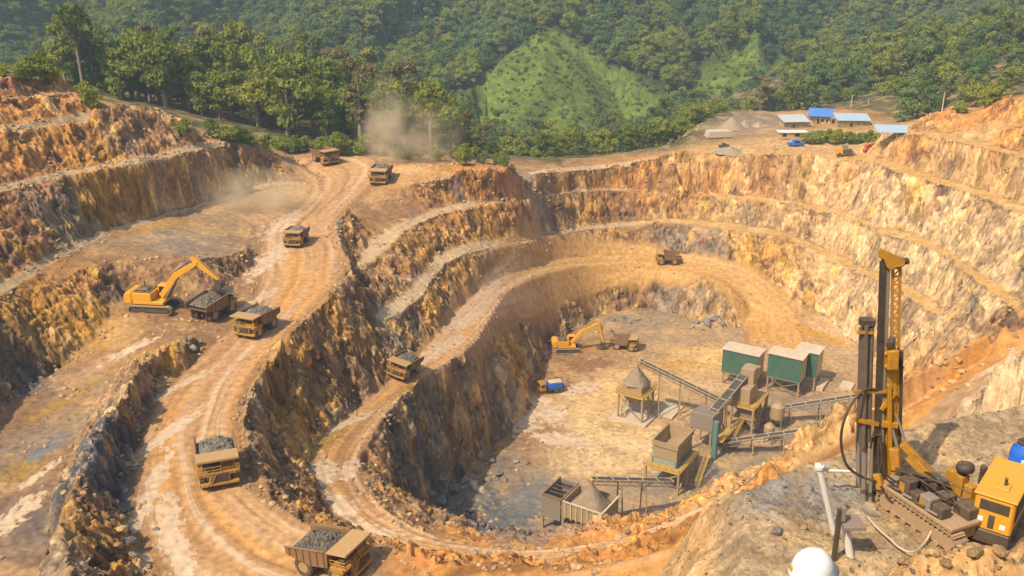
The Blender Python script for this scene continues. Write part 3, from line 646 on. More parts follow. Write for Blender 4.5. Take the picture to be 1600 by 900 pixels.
dl((1540, 120, 600), (1562, 80, 640), (1590, 30, 690), (1620, -30, 770)); dl((1700, 80, 680), (1740, 10, 770))
# wooded slope at right
dl((1400, 178, 470), (1450, 150, 490), (1530, 110, 500), (1600, 85, 510), (1800, 30, 520))
dl((1400, 175, 540), (1500, 145, 560), (1600, 125, 570), (1800, 80, 580))
dl((1600, 110, 430), (1720, 60, 440))
F = Grid(-620, 720, 470, 1060, 4.0)
HF = solve(F, LN, (16, 8, 4, 2, 1), (300, 200, 120, 60, 30))
fx_, fy_ = F.axes(); FX, FY = np.meshgrid(fx_, fy_)
_wr = FX / 105 + 0.35 * noise(FX / 150, FY / 150, 203) + FY / 900
HF = HF + 13.0 * (ridged(_wr, FY / 520 + 3, 3, 201) - 0.55) * smooth(556, 640, FY) * (1 - 0.85 * np.exp(-((FX - 30) / 75) ** 2) * smooth(690, 640, FY)) + 2.0 * fbm(FX / 18, FY / 18, 3, 211)
def unproj(x, y, z):
    zz = z - CAMZ; f = y * CP - zz * SP; d = -(y * SP + zz * CP)
    return 800 + FPX * x / f, 450 + FPX * d / f
def inpoly(u, v, P):
    c = np.zeros(np.shape(u), bool); n = len(P)
    for k in range(n):
        (x1, y1), (x2, y2) = P[k], P[k - 1]
        c ^= ((y1 > v) != (y2 > v)) & (u < (x2 - x1) * (v - y1) / (y2 - y1 + 1e-9) + x1)
    return c
CLEAR = [[(868, 46), (785, 97), (690, 150), (672, 200), (740, 222), (900, 225), (1030, 185), (1070, 165), (975, 108)],
         [(1180, 52), (1140, 78), (1085, 125), (1070, 165), (1120, 160), (1240, 135), (1225, 90)], [(985, 55), (1020, 100), (1060, 125), (1040, 80)],
         [(1415, 74), (1370, 110), (1335, 145), (1400, 150), (1470, 128), (1450, 100)]]
# the clearings as places on the slope
def far_hit(u, v):
    d = np.array(ray(u, v)); t = np.arange(480, 1100, 1.0); P = np.outer(t, d)
    h = F.sample(HF, P[:, 0], P[:, 1]); b = np.nonzero((P[:, 2] + CAMZ <= h) & (P[:, 1] > 528))[0]
    k = b[0] if len(b) else len(t) - 1; return float(P[k, 0]), float(P[k, 1])
CLW = [[far_hit(*p) for p in poly] for poly in CLEAR]
def clearing(x, y):
    c = np.zeros(np.shape(x), bool)
    for P in CLW: c |= inpoly(x, y, P)
    return c
overlap = 1 - smooth(560, 600, FY)
_c0 = blur(clearing(FX, FY).astype(np.float32), 3)
HF = HF + _c0 * (3.5 * (ridged(FX / 34, FY / 80, 3, 231) - .6) + 1.2 * fbm(FX / 9, FY / 9, 2, 233))
HF = (HF - 6 * overlap * (np.abs(FX) < 330)).astype(np.float32)
fm = np_mesh("hills", np.stack([FX, FY, HF], -1).reshape(-1, 3), grid_faces(F.ny, F.nx), True)
cl = blur(clearing(FX + 3 * noise(FX / 12, FY / 12, 5), FY + 3 * noise(FX / 12, FY / 12, 6)).astype(np.float32), 2)
at = fm.attributes.new("col", 'FLOAT_COLOR', 'POINT')
fcol = np.array((.045, .06, .02)) * (1 - cl[..., None]) + np.array((.135, .19, .03)) * cl[..., None]
fcol = fcol * (1 + 0.35 * fbm(FX / 25, FY / 25, 3, 221))[..., None]
at.data.foreach_set("color", np.concatenate([fcol, 0 * cl[..., None]], -1).astype(np.float32).ravel())
M_HILL, nt, bs = nodes_of("hill_grass")
a = nt.nodes.new("ShaderNodeAttribute"); a.attribute_name = "col"
n1 = tex_noise(nt, 0.25, 6, 0.7); r1 = ramp(nt, n1.outputs[0], [(0.3, 0.45), (0.7, 1.5)])
nt.links.new(mixrgb(nt, a.outputs["Color"], r1.outputs[0], 1.0, 'MULTIPLY'), bs.inputs["Base Color"]); bs.inputs["Roughness"].default_value = 0.95; bs.inputs["Specular IOR Level"].default_value = 0.1
bump(nt, bs, n1.outputs[0], 1.0, 2.5)
tag(link("hills", fm, M_HILL), kind="structure")

# ------------------------------------------------------------------ trees
def leaf_material(name, c1, c2, c3):
    m, nt, bs = nodes_of(name)
    oi = nt.nodes.new("ShaderNodeObjectInfo"); n1 = tex_noise(nt, 0.45, 3, 0.6)
    ad = nt.nodes.new("ShaderNodeMath"); ad.operation = 'MULTIPLY_ADD'; ad.inputs[1].default_value = 0.55
    nt.links.new(oi.outputs["Random"], ad.inputs[0])
    hf = nt.nodes.new("ShaderNodeMath"); hf.operation = 'MULTIPLY'; hf.inputs[1].default_value = 0.5
    nt.links.new(n1.outputs[0], hf.inputs[0]); nt.links.new(hf.outputs[0], ad.inputs[2])
    r = ramp(nt, ad.outputs[0], [(0.15, c1), (0.5, c2), (0.85, c3)])
    nt.links.new(r.outputs[0], bs.inputs["Base Color"]); bs.inputs["Roughness"].default_value = 0.7; bs.inputs["Specular IOR Level"].default_value = 0.2
    tr = nt.nodes.new("ShaderNodeBsdfTranslucent"); nt.links.new(r.outputs[0], tr.inputs[0])
    mx = nt.nodes.new("ShaderNodeMixShader"); mx.inputs[0].default_value = 0.38
    out = nt.nodes["Material Output"]; nt.links.new(bs.outputs[0], mx.inputs[1]); nt.links.new(tr.outputs[0], mx.inputs[2]); nt.links.new(mx.outputs[0], out.inputs[0])
    return m
M_LEAF = [leaf_material("leaves_dark", (.11, .15, .024), (.21, .25, .036), (.34, .34, .05)),
          leaf_material("leaves_bright", (.15, .20, .026), (.25, .30, .036), (.36, .38, .05)),
          leaf_material("leaves_dry", (.18, .165, .06), (.26, .22, .085), (.32, .27, .11)),
          leaf_material("leaves_blue", (.08, .14, .045), (.14, .22, .065), (.22, .29, .085))]
M_BARK, nt, bs = nodes_of("bark"); n1 = tex_noise(nt, 3.0, 4); nt.links.new(ramp(nt, n1.outputs[0], [(0.3, (.16, .12, .08)), (0.7, (.36, .30, .22))]).outputs[0], bs.inputs["Base Color"]); bs.inputs["Roughness"].default_value = 0.9
def crown_mesh(name, seed, h0, h1, rad, blobs, leaves, leaf, shape):
    """leaf faces gathered in clumps through the crown's volume; h0..h1 crown height, rad radius"""
    r = np.random.RandomState(seed)
    cen = []
    for k in range(blobs):
        t = r.rand(); a = r.rand() * 2 * math.pi
        env = {"round": math.sin(math.pi * (0.12 + 0.8 * t)) ** 0.7, "flat": 0.55 + 0.45 * t, "tall": 0.5 + 0.4 * math.sin(math.pi * t), "cone": 1.05 - 0.8 * t}[shape]
        q = rad * env * math.sqrt(r.rand()) * 0.85
        cen.append((q * math.cos(a), q * math.sin(a), h0 + (h1 - h0) * t, rad * (0.26 + 0.24 * r.rand()) * (0.75 + 0.5 * (1 - abs(t - .5)))))
    cen = np.array(cen)
    n = leaves; k = r.randint(0, blobs, n); d = r.normal(size=(n, 3)); d /= np.linalg.norm(d, axis=1)[:, None]
    d[:, 2] = np.where(d[:, 2] < -0.3, -d[:, 2] * 0.6, d[:, 2])
    rr = cen[k, 3] * (0.72 + 0.36 * r.rand(n)) * (1 + 0.25 * np.sin(7 * d[:, 0] + seed) * np.sin(6 * d[:, 1]))
    P = cen[k, :3] + d * rr[:, None] * np.array([1, 1, 0.78])
    N = d + 0.55 * r.normal(size=(n, 3)); N /= np.linalg.norm(N, axis=1)[:, None]
    U = np.cross(N, r.normal(size=(n, 3))); U /= np.linalg.norm(U, axis=1)[:, None] + 1e-9; W = np.cross(N, U)
    s = leaf * (0.6 + 0.8 * r.rand(n))[:, None]
    V = np.stack([P - U * s - W * s * .6, P + U * s - W * s * .6, P + U * s * .7 + W * s * .7, P - U * s * .7 + W * s * .7], 1).reshape(-1, 3)
    return np_mesh(name, V, np.arange(4 * n).reshape(-1, 4))
def tube_np(path, rad, seg=6):
    P = np.array(path, float); V = []
    for k in range(len(P)):
        t = P[min(k + 1, len(P) - 1)] - P[max(k - 1, 0)]; t /= np.linalg.norm(t) + 1e-9
        u = np.cross(t, (0.3, 1, 0.1)); u /= np.linalg.norm(u); w = np.cross(t, u)
        a = np.arange(seg) * 2 * math.pi / seg
        V.append(P[k] + rad[k] * (np.cos(a)[:, None] * u + np.sin(a)[:, None] * w))
    F = []
    for k in range(len(P) - 1):
        for j in range(seg): F.append((k * seg + j, k * seg + (j + 1) % seg, (k + 1) * seg + (j + 1) % seg, (k + 1) * seg + j))
    return np.concatenate(V), np.array(F)
def trunk_mesh(name, seed, h, r0, h0, rad):
    r = random.Random(seed); Vs, Fs, off = [], [], 0
    def add(p, q):
        nonlocal off
        V, Fc = tube_np(p, q); Vs.append(V); Fs.append(Fc + off); off += len(V)
    bx, by = r.uniform(-.6, .6), r.uniform(-.6, .6)
    add([(0, 0, -1.5), (bx * .3, by * .3, h * .35), (bx * .7, by * .7, h * .7), (bx, by, h)], [r0 * 1.4, r0, r0 * .75, r0 * .3])
    for k in range(5):
        a = k * 1.25 + r.random(); z = h0 + (h - h0) * r.uniform(-.15, .5); q = rad * r.uniform(.4, .75)
        add([(bx * .6, by * .6, z), (q * .5 * math.cos(a), q * .5 * math.sin(a), z + q * .45), (q * math.cos(a), q * math.sin(a), z + q * .7)], [r0 * .5, r0 * .35, r0 * .12])
    return np_mesh(name, np.concatenate(Vs), np.concatenate(Fs), True)
# kind: crown shape, heights, material, description
KINDS = [("broadleaf_tree", "round", 2.5, 15, 5.0, 16, 2550, 0.34, 0, "broad dark green"),
         ("broadleaf_tree", "round", 2, 12, 4.6, 14, 2380, 0.33, 1, "rounded bright green"),
         ("emergent_tree", "flat", 9, 16, 4.6, 12, 1870, 0.33, 0, "tall flat-topped"),
         ("emergent_tree", "tall", 5, 17, 3.4, 14, 2210, 0.30, 2, "tall pale dry-leaved"),
         ("broadleaf_tree", "tall", 2, 17, 3.8, 16, 2550, 0.31, 0, "narrow vine-hung"),
         ("bush", "round", 0.6, 4.5, 3.2, 12, 1870, 0.25, 1, "low bright green"),
         ("broadleaf_tree", "round", 2, 13, 5.6, 18, 2550, 0.36, 3, "wide blue-green")]
PROTO = []
for i, (nm, sh, h0, h1, rad, bl, lv, lf, mi, ds) in enumerate(KINDS):
    cm = crown_mesh("crown", 31 + i, h0, h1, rad, bl, lv, lf, sh); cm.materials.append(M_LEAF[mi])
    tm = trunk_mesh("trunk", 77 + i, h0 + (h1 - h0) * .7, 0.10 + 0.018 * h1, h0, rad); tm.materials.append(M_BARK)
    PROTO.append((nm, cm, tm, ds))
rng = random.Random(5)
def tree(i, x, y, z, s, where, group):
    nm, cm, tm, ds = PROTO[i]
    t = empty(nm, (x, y, z), rng.uniform(0, 6.28), s); t.scale = (s * rng.uniform(.85, 1.15), s * rng.uniform(.85, 1.15), s * rng.uniform(.88, 1.2))
    size = "small" if s < .75 else ("tall" if s > 1.15 else "mid-sized")
    lab = "%s %s %s" % (size, ds.replace("tall ", "").replace("low ", ""), "bush" if nm == "bush" else "tree")
    tag(t, (lab + " " + where).replace(" ,", ","), "bush" if nm == "bush" else "tree", group)
    link("crown", cm, None, t); link("trunk", tm, None, t)
    return t
def on_near(u, v): return hit(u, v)
TREES = []
def plant(i, u, v, s, where, group, x=None):
    p = hit(u, v) if x is None else x
    TREES.append(tree(i, p[0], p[1], p[2] - 0.2, s, where, group))
# wooded hill behind the left rim: rows from the rim up to its crest
G1 = "trees on the wooded hill behind the haul road crest"
def spot(x, y): return (x, y, ground(x, y))
def where_hill(x, y):
    u, v = unproj(x, y, ground(x, y))
    side = "behind the left wall" if u < 330 else ("behind the road crest" if u < 560 else "above the dust plume" if u < 660 else "right of the plume")
    row = "front row" if y < 335 else ("back rows" if y > 395 else "middle rows")
    return ", %s of the hill %s" % (row, side)
yy = 296.0
while yy < 450:
    xx = -150.0
    while xx < 15:
        x, y = xx + rng.uniform(-2.5, 2.5), yy + rng.uniform(-3, 3)
        u, v = unproj(x, y, ground(x, y))
        lim = np.interp(u, [100, 300, 420, 470, 600, 700, 800], [212, 225, 240, 240, 248, 255, 268])
        if 90 < u < 770 and v < lim and not (u > 690 and rng.random() < .5):
            i = rng.choices([0, 1, 2, 3, 4, 6], [30, 24, 7, 14, 18, 7])[0]
            plant(i, 0, 0, rng.uniform(.9, 1.6) * float(np.interp(u, [600, 700, 780], [1, .72, .5])), where_hill(x, y), G1, spot(x, y))
        xx += rng.uniform(8.5, 12)
    yy += 11
for k in range(22):
    u = 330 + k * 22 + rng.uniform(-6, 6); v = float(np.interp(u, [250, 330, 420, 470, 600, 700, 800], [200, 216, 236, 240, 247, 253, 264])) + rng.uniform(-6, 1)
    p = hit(u, v); TREES.append(tree(5, p[0], p[1], p[2] - .3, rng.uniform(.5, 1.25), "at the foot of the hill " + ("behind the left wall" if u < 330 else "behind the road crest" if u < 560 else "near the dust plume" if u < 700 else "right of the dust plume"), "bushes along the foot of the wooded hill"))
n_hill = len(TREES)
# centre: rim shrubs and trees between 800 and 1140
G2 = "trees and bushes along the rim left of the camp"
for (u, v, i, s) in [(815, 262, 1, .55), (840, 258, 5, 1.2), (868, 252, 1, .72), (893, 250, 1, .85), (848, 246, 1, .7), (905, 240, 1, .7), (930, 240, 1, .6), (950, 243, 5, 1.2), (960, 232, 3, .55), (985, 236, 1, .7), (1005, 238, 1, .62), (1020, 228, 1, .75), (1040, 228, 1, .6), (1055, 225, 5, 1.3), (1030, 215, 1, .8), (1065, 212, 5, 1.4), (1080, 205, 1, .6), (1075, 218, 5, 1.0), (1090, 198, 5, 1.5), (1105, 190, 5, 1.3), (1120, 184, 5, 1.2), (1135, 180, 5, 1.0), (1060, 200, 1, .7), (1000, 222, 1, .7), (975, 225, 1, .7), (940, 228, 1, .75)]:
    d = np.array(ray(u, v)); dep = np.interp(u, [800, 900, 1000, 1060, 1140], [330, 335, 340, 352, 385])
    p = PD(u, v, dep); z = ground(p[0], p[1])
    plant(i, u, v, s, "on the rim " + ("left of the camp mounds" if u > 1040 else "below the grass hill" if u > 900 else "at its low point"), G2, (p[0], p[1], min(z, p[2] + 1.0)))
# right: behind the camp and the upper right benches
G3 = "trees behind the blue-roofed camp"
for k in range(34):
    u = 1140 + k * 8 + rng.uniform(-5, 5); v = 170 + rng.uniform(-12, 4)
    dep = rng.uniform(408, 450)
    p = PD(u, v, dep); i = rng.choices([0, 1, 3, 4, 6], [3, 3, 2, 3, 2])[0]
    s = rng.uniform(.6, .95)
    plant(i, u, v, s, "behind the " + ("sand mounds left of the camp" if u < 1215 else "blue-roofed camp sheds" if u < 1365 else "lean-to roof right of the camp"), G3, (p[0], p[1], min(ground(p[0], p[1]), p[2]) - 0.5))
for (u, v, i, s, dd) in [(1188, 168, 3, 1.05, 402), (1196, 168, 3, .95, 405), (1238, 165, 1, 1.2, 405), (1205, 168, 4, .9, 410)]:
    p = PD(u, v, dd); plant(i, u, v, s, "standing tall behind the camp mounds", G3, (p[0], p[1], min(ground(p[0], p[1]), p[2])))
G4 = "trees on the slope above the right benches"
for k in range(46):
    u = rng.uniform(1395, 1640); dep = rng.uniform(330, 440)
    v = np.interp(u, [1395, 1450, 1500, 1560, 1640], [185, 165, 150, 128, 112]) - (dep - 330) * .30 + 12
    p = PD(u, v, dep); z = ground(p[0], p[1]); z = min(z, p[2] + 3)
    plant(rng.choices([0, 1, 4, 6, 3], [4, 3, 3, 2, 1])[0], u, v, rng.uniform(.55, .95), "on the wooded slope above the right benches" + (", far right" if u > 1540 else ""), G4, (p[0], p[1], z - 0.3))
for (u, v, s) in [(1545, 166, 1.1), (1560, 160, .9), (1530, 168, .8), (1500, 176, .7)]:
    plant(5, u, v, s, "at the edge of the top right bench", G4)
G5 = "bushes on the grassy top of the left wall"
for (u, v, s) in [(8, 118, .5), (30, 121, .6), (47, 127, .95), (70, 124, 1.1), (78, 127, .8), (150, 172, .7), (290, 212, .7), (370, 222, .8), (385, 222, .6), (135, 160, .8)]:
    plant(5, u, v, s, "on the left wall's " + ("grassy top" if u < 100 else "second ledge end" if u < 160 else "plateau edge by the haul road"), G5)
print("individual trees", len(TREES), "hill", n_hill)

# the rest of the forest: far-off wood that reads as one mass
pts, sc_, kd = [], [], []
r = np.random.RandomState(9)
sx, sy = np.meshgrid(np.arange(-600, 700, 7.6), np.arange(535, 1000, 7.6))
sx = sx + r.uniform(-3, 3, sx.shape); sy = sy + r.uniform(-3, 3, sy.shape); sx, sy = sx.ravel(), sy.ravel()
ok = ~clearing(sx + 7 * noise(sx / 22, sy / 22, 7) + 4 * noise(sx / 7, sy / 7, 9), sy + 7 * noise(sx / 22, sy / 22, 8) + 4 * noise(sx / 7, sy / 7, 10)) & (np.abs(sx) < 40 + sy * 0.62)
sx, sy = sx[ok], sy[ok]; sz = F.sample(HF, sx, sy)
near_ok = np.abs(sx) < 1e9
szs = 0.7 + 0.65 * r.rand(len(sx)) + 0.3 * noise(sx / 40, sy / 40, 12)
q_ = noise(sx / 60, sy / 60, 17) + .5 * noise(sx / 18, sy / 18, 18) + .3 * r.normal(size=len(sx))
kk = np.where(q_ > .42, 1, np.where(q_ < -.42, 6, r.choice([0, 1, 4, 6, 3, 2], len(sx), p=[.34, .2, .2, .16, .05, .05])))
# second belt in front of the hills (valley floor and the back of the wooded hill)
vx, vy = np.meshgrid(np.arange(-330, 330, 8.0), np.arange(440, 545, 8.0)); vx = vx.ravel() + r.uniform(-3, 3, vx.size); vy = vy.ravel() + r.uniform(-3, 3, vy.size)
uu, vv_ = unproj(vx, vy, G.sample(Hf, np.clip(vx, G.x0, G.x1), vy))
okv = ((vx < 95) | (vx > 150)) & (vx > G.x0 + 5) & (vx < G.x1 - 5) & ~((uu > 640) & (uu < 1080) & (vv_ - 30 < np.interp(uu, [640, 700, 800, 900, 1000, 1080], [150, 178, 205, 210, 190, 165])))
vx, vy = vx[okv], vy[okv]; vz = G.sample(Hf, vx, vy)
sx = np.r_[sx, vx]; sy = np.r_[sy, vy]; sz = np.r_[sz, vz] - 0.5; szs = np.r_[szs, .8 + .5 * r.rand(len(vx))]; kk = np.r_[kk, r.choice([0, 1, 4, 6], len(vx))]
# shrubs on the cleared slopes
gx2, gy2 = np.meshgrid(np.arange(-200, 420, 3.4), np.arange(530, 720, 3.4)); gx2 = gx2.ravel() + r.uniform(-1.7, 1.7, gx2.size); gy2 = gy2.ravel() + r.uniform(-1.7, 1.7, gy2.size)
okg = clearing(gx2, gy2) & (noise(gx2 / 14, gy2 / 14, 13) + 0.6 * r.rand(gx2.size) > -.12)
gx2, gy2 = gx2[okg], gy2[okg]
sx2, sy2 = gx2, gy2; sz2 = F.sample(HF, gx2, gy2) - 0.4; ss2 = 0.15 + 0.42 * r.rand(len(gx2)) ** 2
def scatter(name, X, Y, Z, S, protos, which, seed):
    """one object: crowns and trunks spread by geometry nodes"""
    me = bpy.data.meshes.new(name); me.vertices.add(len(X)); me.vertices.foreach_set("co", np.stack([X, Y, Z], -1).astype(np.float32).ravel())
    a = me.attributes.new("size", 'FLOAT', 'POINT'); a.data.foreach_set("value", S.astype(np.float32))
    a = me.attributes.new("which", 'INT', 'POINT'); a.data.foreach_set("value", which.astype(np.int32))
    rr_ = np.random.RandomState(seed); rot = np.stack([rr_.normal(0, .06, len(X)), rr_.normal(0, .06, len(X)), rr_.uniform(0, 6.28, len(X))], -1)
    a = me.attributes.new("turn", 'FLOAT_VECTOR', 'POINT'); a.data.foreach_set("vector", rot.astype(np.float32).ravel())
    o = link(name, me)
    ng = bpy.data.node_groups.new(name + "_spread", 'GeometryNodeTree')
    ng.interface.new_socket("Geometry", in_out='INPUT', socket_type='NodeSocketGeometry'); ng.interface.new_socket("Geometry", in_out='OUTPUT', socket_type='NodeSocketGeometry')
    gi = ng.nodes.new("NodeGroupInput"); go = ng.nodes.new("NodeGroupOutput"); jn = ng.nodes.new("GeometryNodeJoinGeometry")
    def attr(nm, ty):
        n = ng.nodes.new("GeometryNodeInputNamedAttribute"); n.data_type = ty; n.inputs[0].default_value = nm; return n.outputs[0]
    size, turn, wh = attr("size", 'FLOAT'), attr("turn", 'FLOAT_VECTOR'), attr("which", 'INT')
    for k, obs in enumerate(protos):
        cmpn = ng.nodes.new("FunctionNodeCompare"); cmpn.data_type = 'INT'; cmpn.operation = 'EQUAL'; ng.links.new(wh, cmpn.inputs[2]); cmpn.inputs[3].default_value = k
        for ob in obs:
            oi = ng.nodes.new("GeometryNodeObjectInfo"); oi.inputs[0].default_value = ob; oi.inputs[1].default_value = True; oi.transform_space = 'ORIGINAL'
            ip = ng.nodes.new("GeometryNodeInstanceOnPoints")
            ng.links.new(gi.outputs[0], ip.inputs["Points"]); ng.links.new(cmpn.outputs[0], ip.inputs["Selection"]); ng.links.new(oi.outputs["Geometry"], ip.inputs["Instance"])
            ng.links.new(turn, ip.inputs["Rotation"]); ng.links.new(size, ip.inputs["Scale"]); ng.links.new(ip.outputs[0], jn.inputs[0])
    ng.links.new(jn.outputs[0], go.inputs[0])
    md = o.modifiers.new("spread", 'NODES'); md.node_group = ng
    tag(o, kind="stuff"); return o
# standing trees of each kind lend their crown and trunk to the far wood
lend = {}
for t in TREES:
    for c in t.children:
        for i, (nm, cm, tm, ds) in enumerate(PROTO):
            if c.data is cm: lend.setdefault(i, [None, None])[0] = c
            if c.data is tm: lend.setdefault(i, [None, None])[1] = c
order = sorted(lend); remap = {i: k for k, i in enumerate(order)}
forest = scatter("distant_forest", sx, sy, sz, szs, [lend[i] for i in order], np.array([remap[int(k)] for k in kk]), 3)
tag(forest, "dense green rainforest covering the steep hills behind the mine", "forest")
shr = scatter("hillside_shrubs", sx2, sy2, sz2, ss2, [[lend[5][0]]], np.zeros(len(sx2)), 4)
tag(shr, "bright green scrub dotted over the cleared pyramid-shaped hills", "scrub")
# ------------------------------------------------------------------ building kit for machines and buildings
class MB:
    def __init__(s): s.v = []; s.f = []
    def add(s, V, F):
        o = len(s.v); s.v += [tuple(p) for p in V]; s.f += [tuple(i + o for i in q) for q in F]; return s
    def box(s, c, d, R=None):
        x, y, z = d[0] / 2, d[1] / 2, d[2] / 2
        V = [Vector(p) for p in ((-x, -y, -z), (x, -y, -z), (x, y, -z), (-x, y, -z), (-x, -y, z), (x, -y, z), (x, y, z), (-x, y, z))]
        if R is not None: V = [R @ p for p in V]
        return s.add([p + Vector(c) for p in V], [(3, 2, 1, 0), (4, 5, 6, 7), (0, 1, 5, 4), (1, 2, 6, 5), (2, 3, 7, 6), (3, 0, 4, 7)])
    def bb(s, a, b): return s.box([(a[k] + b[k]) / 2 for k in range(3)], [abs(b[k] - a[k]) for k in range(3)])
    def prism(s, prof, y0, y1):                    # profile in the x-z plane, pushed along y
        n = len(prof)
        V = [(x, y0, z) for x, z in prof] + [(x, y1, z) for x, z in prof]
        F = [tuple(range(n)), tuple(range(2 * n - 1, n - 1, -1))] + [(k, k + n, (k + 1) % n + n, (k + 1) % n) for k in range(n)]
        return s.add(V, F)
    def bar(s, p, q, w, h=None):                   # square bar between two points
        p, q = Vector(p), Vector(q); d = q - p; L = d.length
        if L < 1e-6: return s
        R = d.to_track_quat('X', 'Z').to_matrix()
        return s.box((p + q) / 2, (L, w, h or w), R)
    def tube(s, path, r, seg=8):
        rs_ = r if isinstance(r, (list, tuple)) else [r] * len(path)
        V, F = tube_np(path, rs_, seg); n = len(path)
        F = [tuple(q) for q in F] + [tuple(range(seg - 1, -1, -1)), tuple(range((n - 1) * seg, n * seg))]
        return s.add([tuple(p) for p in V], F)
    def lathe(s, prof, c=(0, 0, 0), axis='Z', seg=20):   # profile (radius, along)
        V, F = [], []; n = len(prof)
        for r_, z in prof:
            for j in range(seg):
                a = 2 * math.pi * j / seg; q = (r_ * math.cos(a), r_ * math.sin(a), z)
                if axis == 'Y': q = (q[0], q[2], q[1])
                if axis == 'X': q = (q[2], q[0], q[1])
                V.append((q[0] + c[0], q[1] + c[1], q[2] + c[2]))
        for k in range(n - 1):
            for j in range(seg): F.append((k * seg + j, k * seg + (j + 1) % seg, (k + 1) * seg + (j + 1) % seg, (k + 1) * seg + j))
        F += [tuple(range(seg - 1, -1, -1)), tuple(range((n - 1) * seg, n * seg))]
        return s.add(V, F)
    def build(s, name, mat, parent=None, bevel=0.0, smooth_=False):
        me = bpy.data.meshes.new(name); me.from_pydata(s.v, [], s.f); me.update()
        bm = bmesh.new(); bm.from_mesh(me); bmesh.ops.recalc_face_normals(bm, faces=bm.faces); bm.to_mesh(me); bm.free()
        if smooth_:
            for p in me.polygons: p.use_smooth = True
        o = link(name, me, mat, parent)
        if bevel: 
            b = o.modifiers.new("bevel", 'BEVEL'); b.width = bevel; b.segments = 1; b.limit_method = 'ANGLE'; b.angle_limit = math.radians(40)
        return o
def B(name, mat, parent, *boxes, bevel=0.0):
    m = MB()
    for a, b in boxes: m.bb(a, b)
    return m.build(name, mat, parent, bevel)
def rz(a): return Matrix.Rotation(a, 3, 'Z')

def paint(name, col, dust=(.42, .30, .18), amount=0.5, rough=0.55, scale=1.2, metal=0.0):
    m, nt, bs = nodes_of(name)
    n1 = tex_noise(nt, scale, 5, 0.65); r1 = ramp(nt, n1.outputs[0], [(0.38, 0.0), (0.72, 1.0)])
    g = nt.nodes.new("ShaderNodeNewGeometry"); sx_ = nt.nodes.new("ShaderNodeSeparateXYZ"); nt.links.new(g.outputs["Normal"], sx_.inputs[0])
    up = ramp(nt, sx_.outputs[2], [(0.3, 0.55), (0.95, 1.25)])          # dust settles on what faces up
    mu = nt.nodes.new("ShaderNodeMath"); mu.operation = 'MULTIPLY'; nt.links.new(r1.outputs[0], mu.inputs[0]); nt.links.new(up.outputs[0], mu.inputs[1])
    ma = nt.nodes.new("ShaderNodeMath"); ma.operation = 'MULTIPLY_ADD'; ma.inputs[1].default_value = amount; ma.inputs[2].default_value = amount * 0.25; ma.use_clamp = True
    nt.links.new(mu.outputs[0], ma.inputs[0])
    nt.links.new(mixrgb(nt, col, dust, ma.outputs[0]), bs.inputs["Base Color"])
    bs.inputs["Roughness"].default_value = rough; bs.inputs["Metallic"].default_value = metal; bs.inputs["Specular IOR Level"].default_value = 0.35
    n2 = tex_noise(nt, scale * 6, 4); bump(nt, bs, n2.outputs[0], 0.15, 0.03)
    return m
M_YEL = paint("dusty_yellow_paint", (.46, .22, .02), dust=(.28, .17, .085), amount=0.5)
M_EXC = paint("excavator_yellow_paint", (.74, .36, .008), amount=0.15)
M_CAN = paint("dusty_canopy", (.42, .24, .075), dust=(.46, .33, .19), amount=0.55)
M_BODY = paint("worn_body_steel", (.22, .12, .05), dust=(.32, .21, .12), amount=0.55)
M_DARK = paint("dark_steel", (.035, .032, .03), amount=0.35)
M_TYRE = paint("tyre_rubber", (.025, .023, .022), amount=0.4, rough=0.85)
M_RIM = paint("rim_steel", (.36, .22, .08), amount=0.7)
M_STEEL = paint("grey_steel", (.24, .22, .20), dust=(.28, .18, .10), amount=0.6)
M_TAN = paint("tan_panel", (.40, .30, .17), dust=(.30, .20, .12), amount=0.6, scale=.9)
M_PALE = paint("pale_panel", (.62, .52, .38), amount=0.4, scale=0.6)
M_GREEN = paint("green_cladding", (.035, .13, .095), amount=0.18, scale=0.4)
M_TEAL = paint("teal_paint", (.06, .20, .21), amount=0.3)
M_RAIL = paint("rail_yellow", (.52, .32, .03), amount=0.5)
M_BELT = paint("belt_rubber", (.05, .048, .046), amount=0.1, rough=0.8)
M_CONC = paint("concrete", (.55, .47, .36), amount=0.4, rough=0.9, scale=0.5)
M_ROOFB = paint("blue_roof_sheet", (.04, .20, .62), dust=(.35, .35, .38), amount=0.2, scale=0.4)
M_ROOFP = paint("pale_blue_roof_sheet", (.30, .45, .62), dust=(.5, .48, .45), amount=0.35, scale=0.4)
M_ROOFG = paint("grey_roof_sheet", (.42, .46, .52), dust=(.5, .46, .40), amount=0.4, scale=0.4)
M_WALL = paint("ochre_wall", (.50, .36, .17), amount=0.3, scale=0.5)
M_BLUE = paint("blue_plastic", (.01, .13, .62), dust=(.3, .25, .2), amount=0.12, rough=0.35)
M_WHITE = paint("white_plastic", (.80, .79, .76), dust=(.55, .48, .38), amount=0.15, rough=0.3, scale=8)
M_PVC = paint("white_pipe", (.72, .70, .66), amount=0.3, rough=0.4, scale=6)
M_ORG = paint("orange_yellow_panel", (.74, .34, .015), amount=0.25, scale=3)
M_BLACK = paint("black_rubber", (.02, .02, .02), amount=0.25, scale=5)
M_MUDM = paint("mud_caked_steel", (.33, .22, .12), amount=0.6, scale=4, rough=0.9)
M_ROD = paint("drill_rod_steel", (.16, .14, .12), amount=0.35, scale=5, rough=0.4, metal=0.4)
M_GLASS, nt, bs = nodes_of("cab_glass"); bs.inputs["Base Color"].default_value = (.02, .025, .03, 1); bs.inputs["Roughness"].default_value = 0.12
M_LAMP, nt, bs = nodes_of("headlight_lens"); bs.inputs["Base Color"].default_value = (.75, .72, .62, 1); bs.inputs["Roughness"].default_value = 0.15
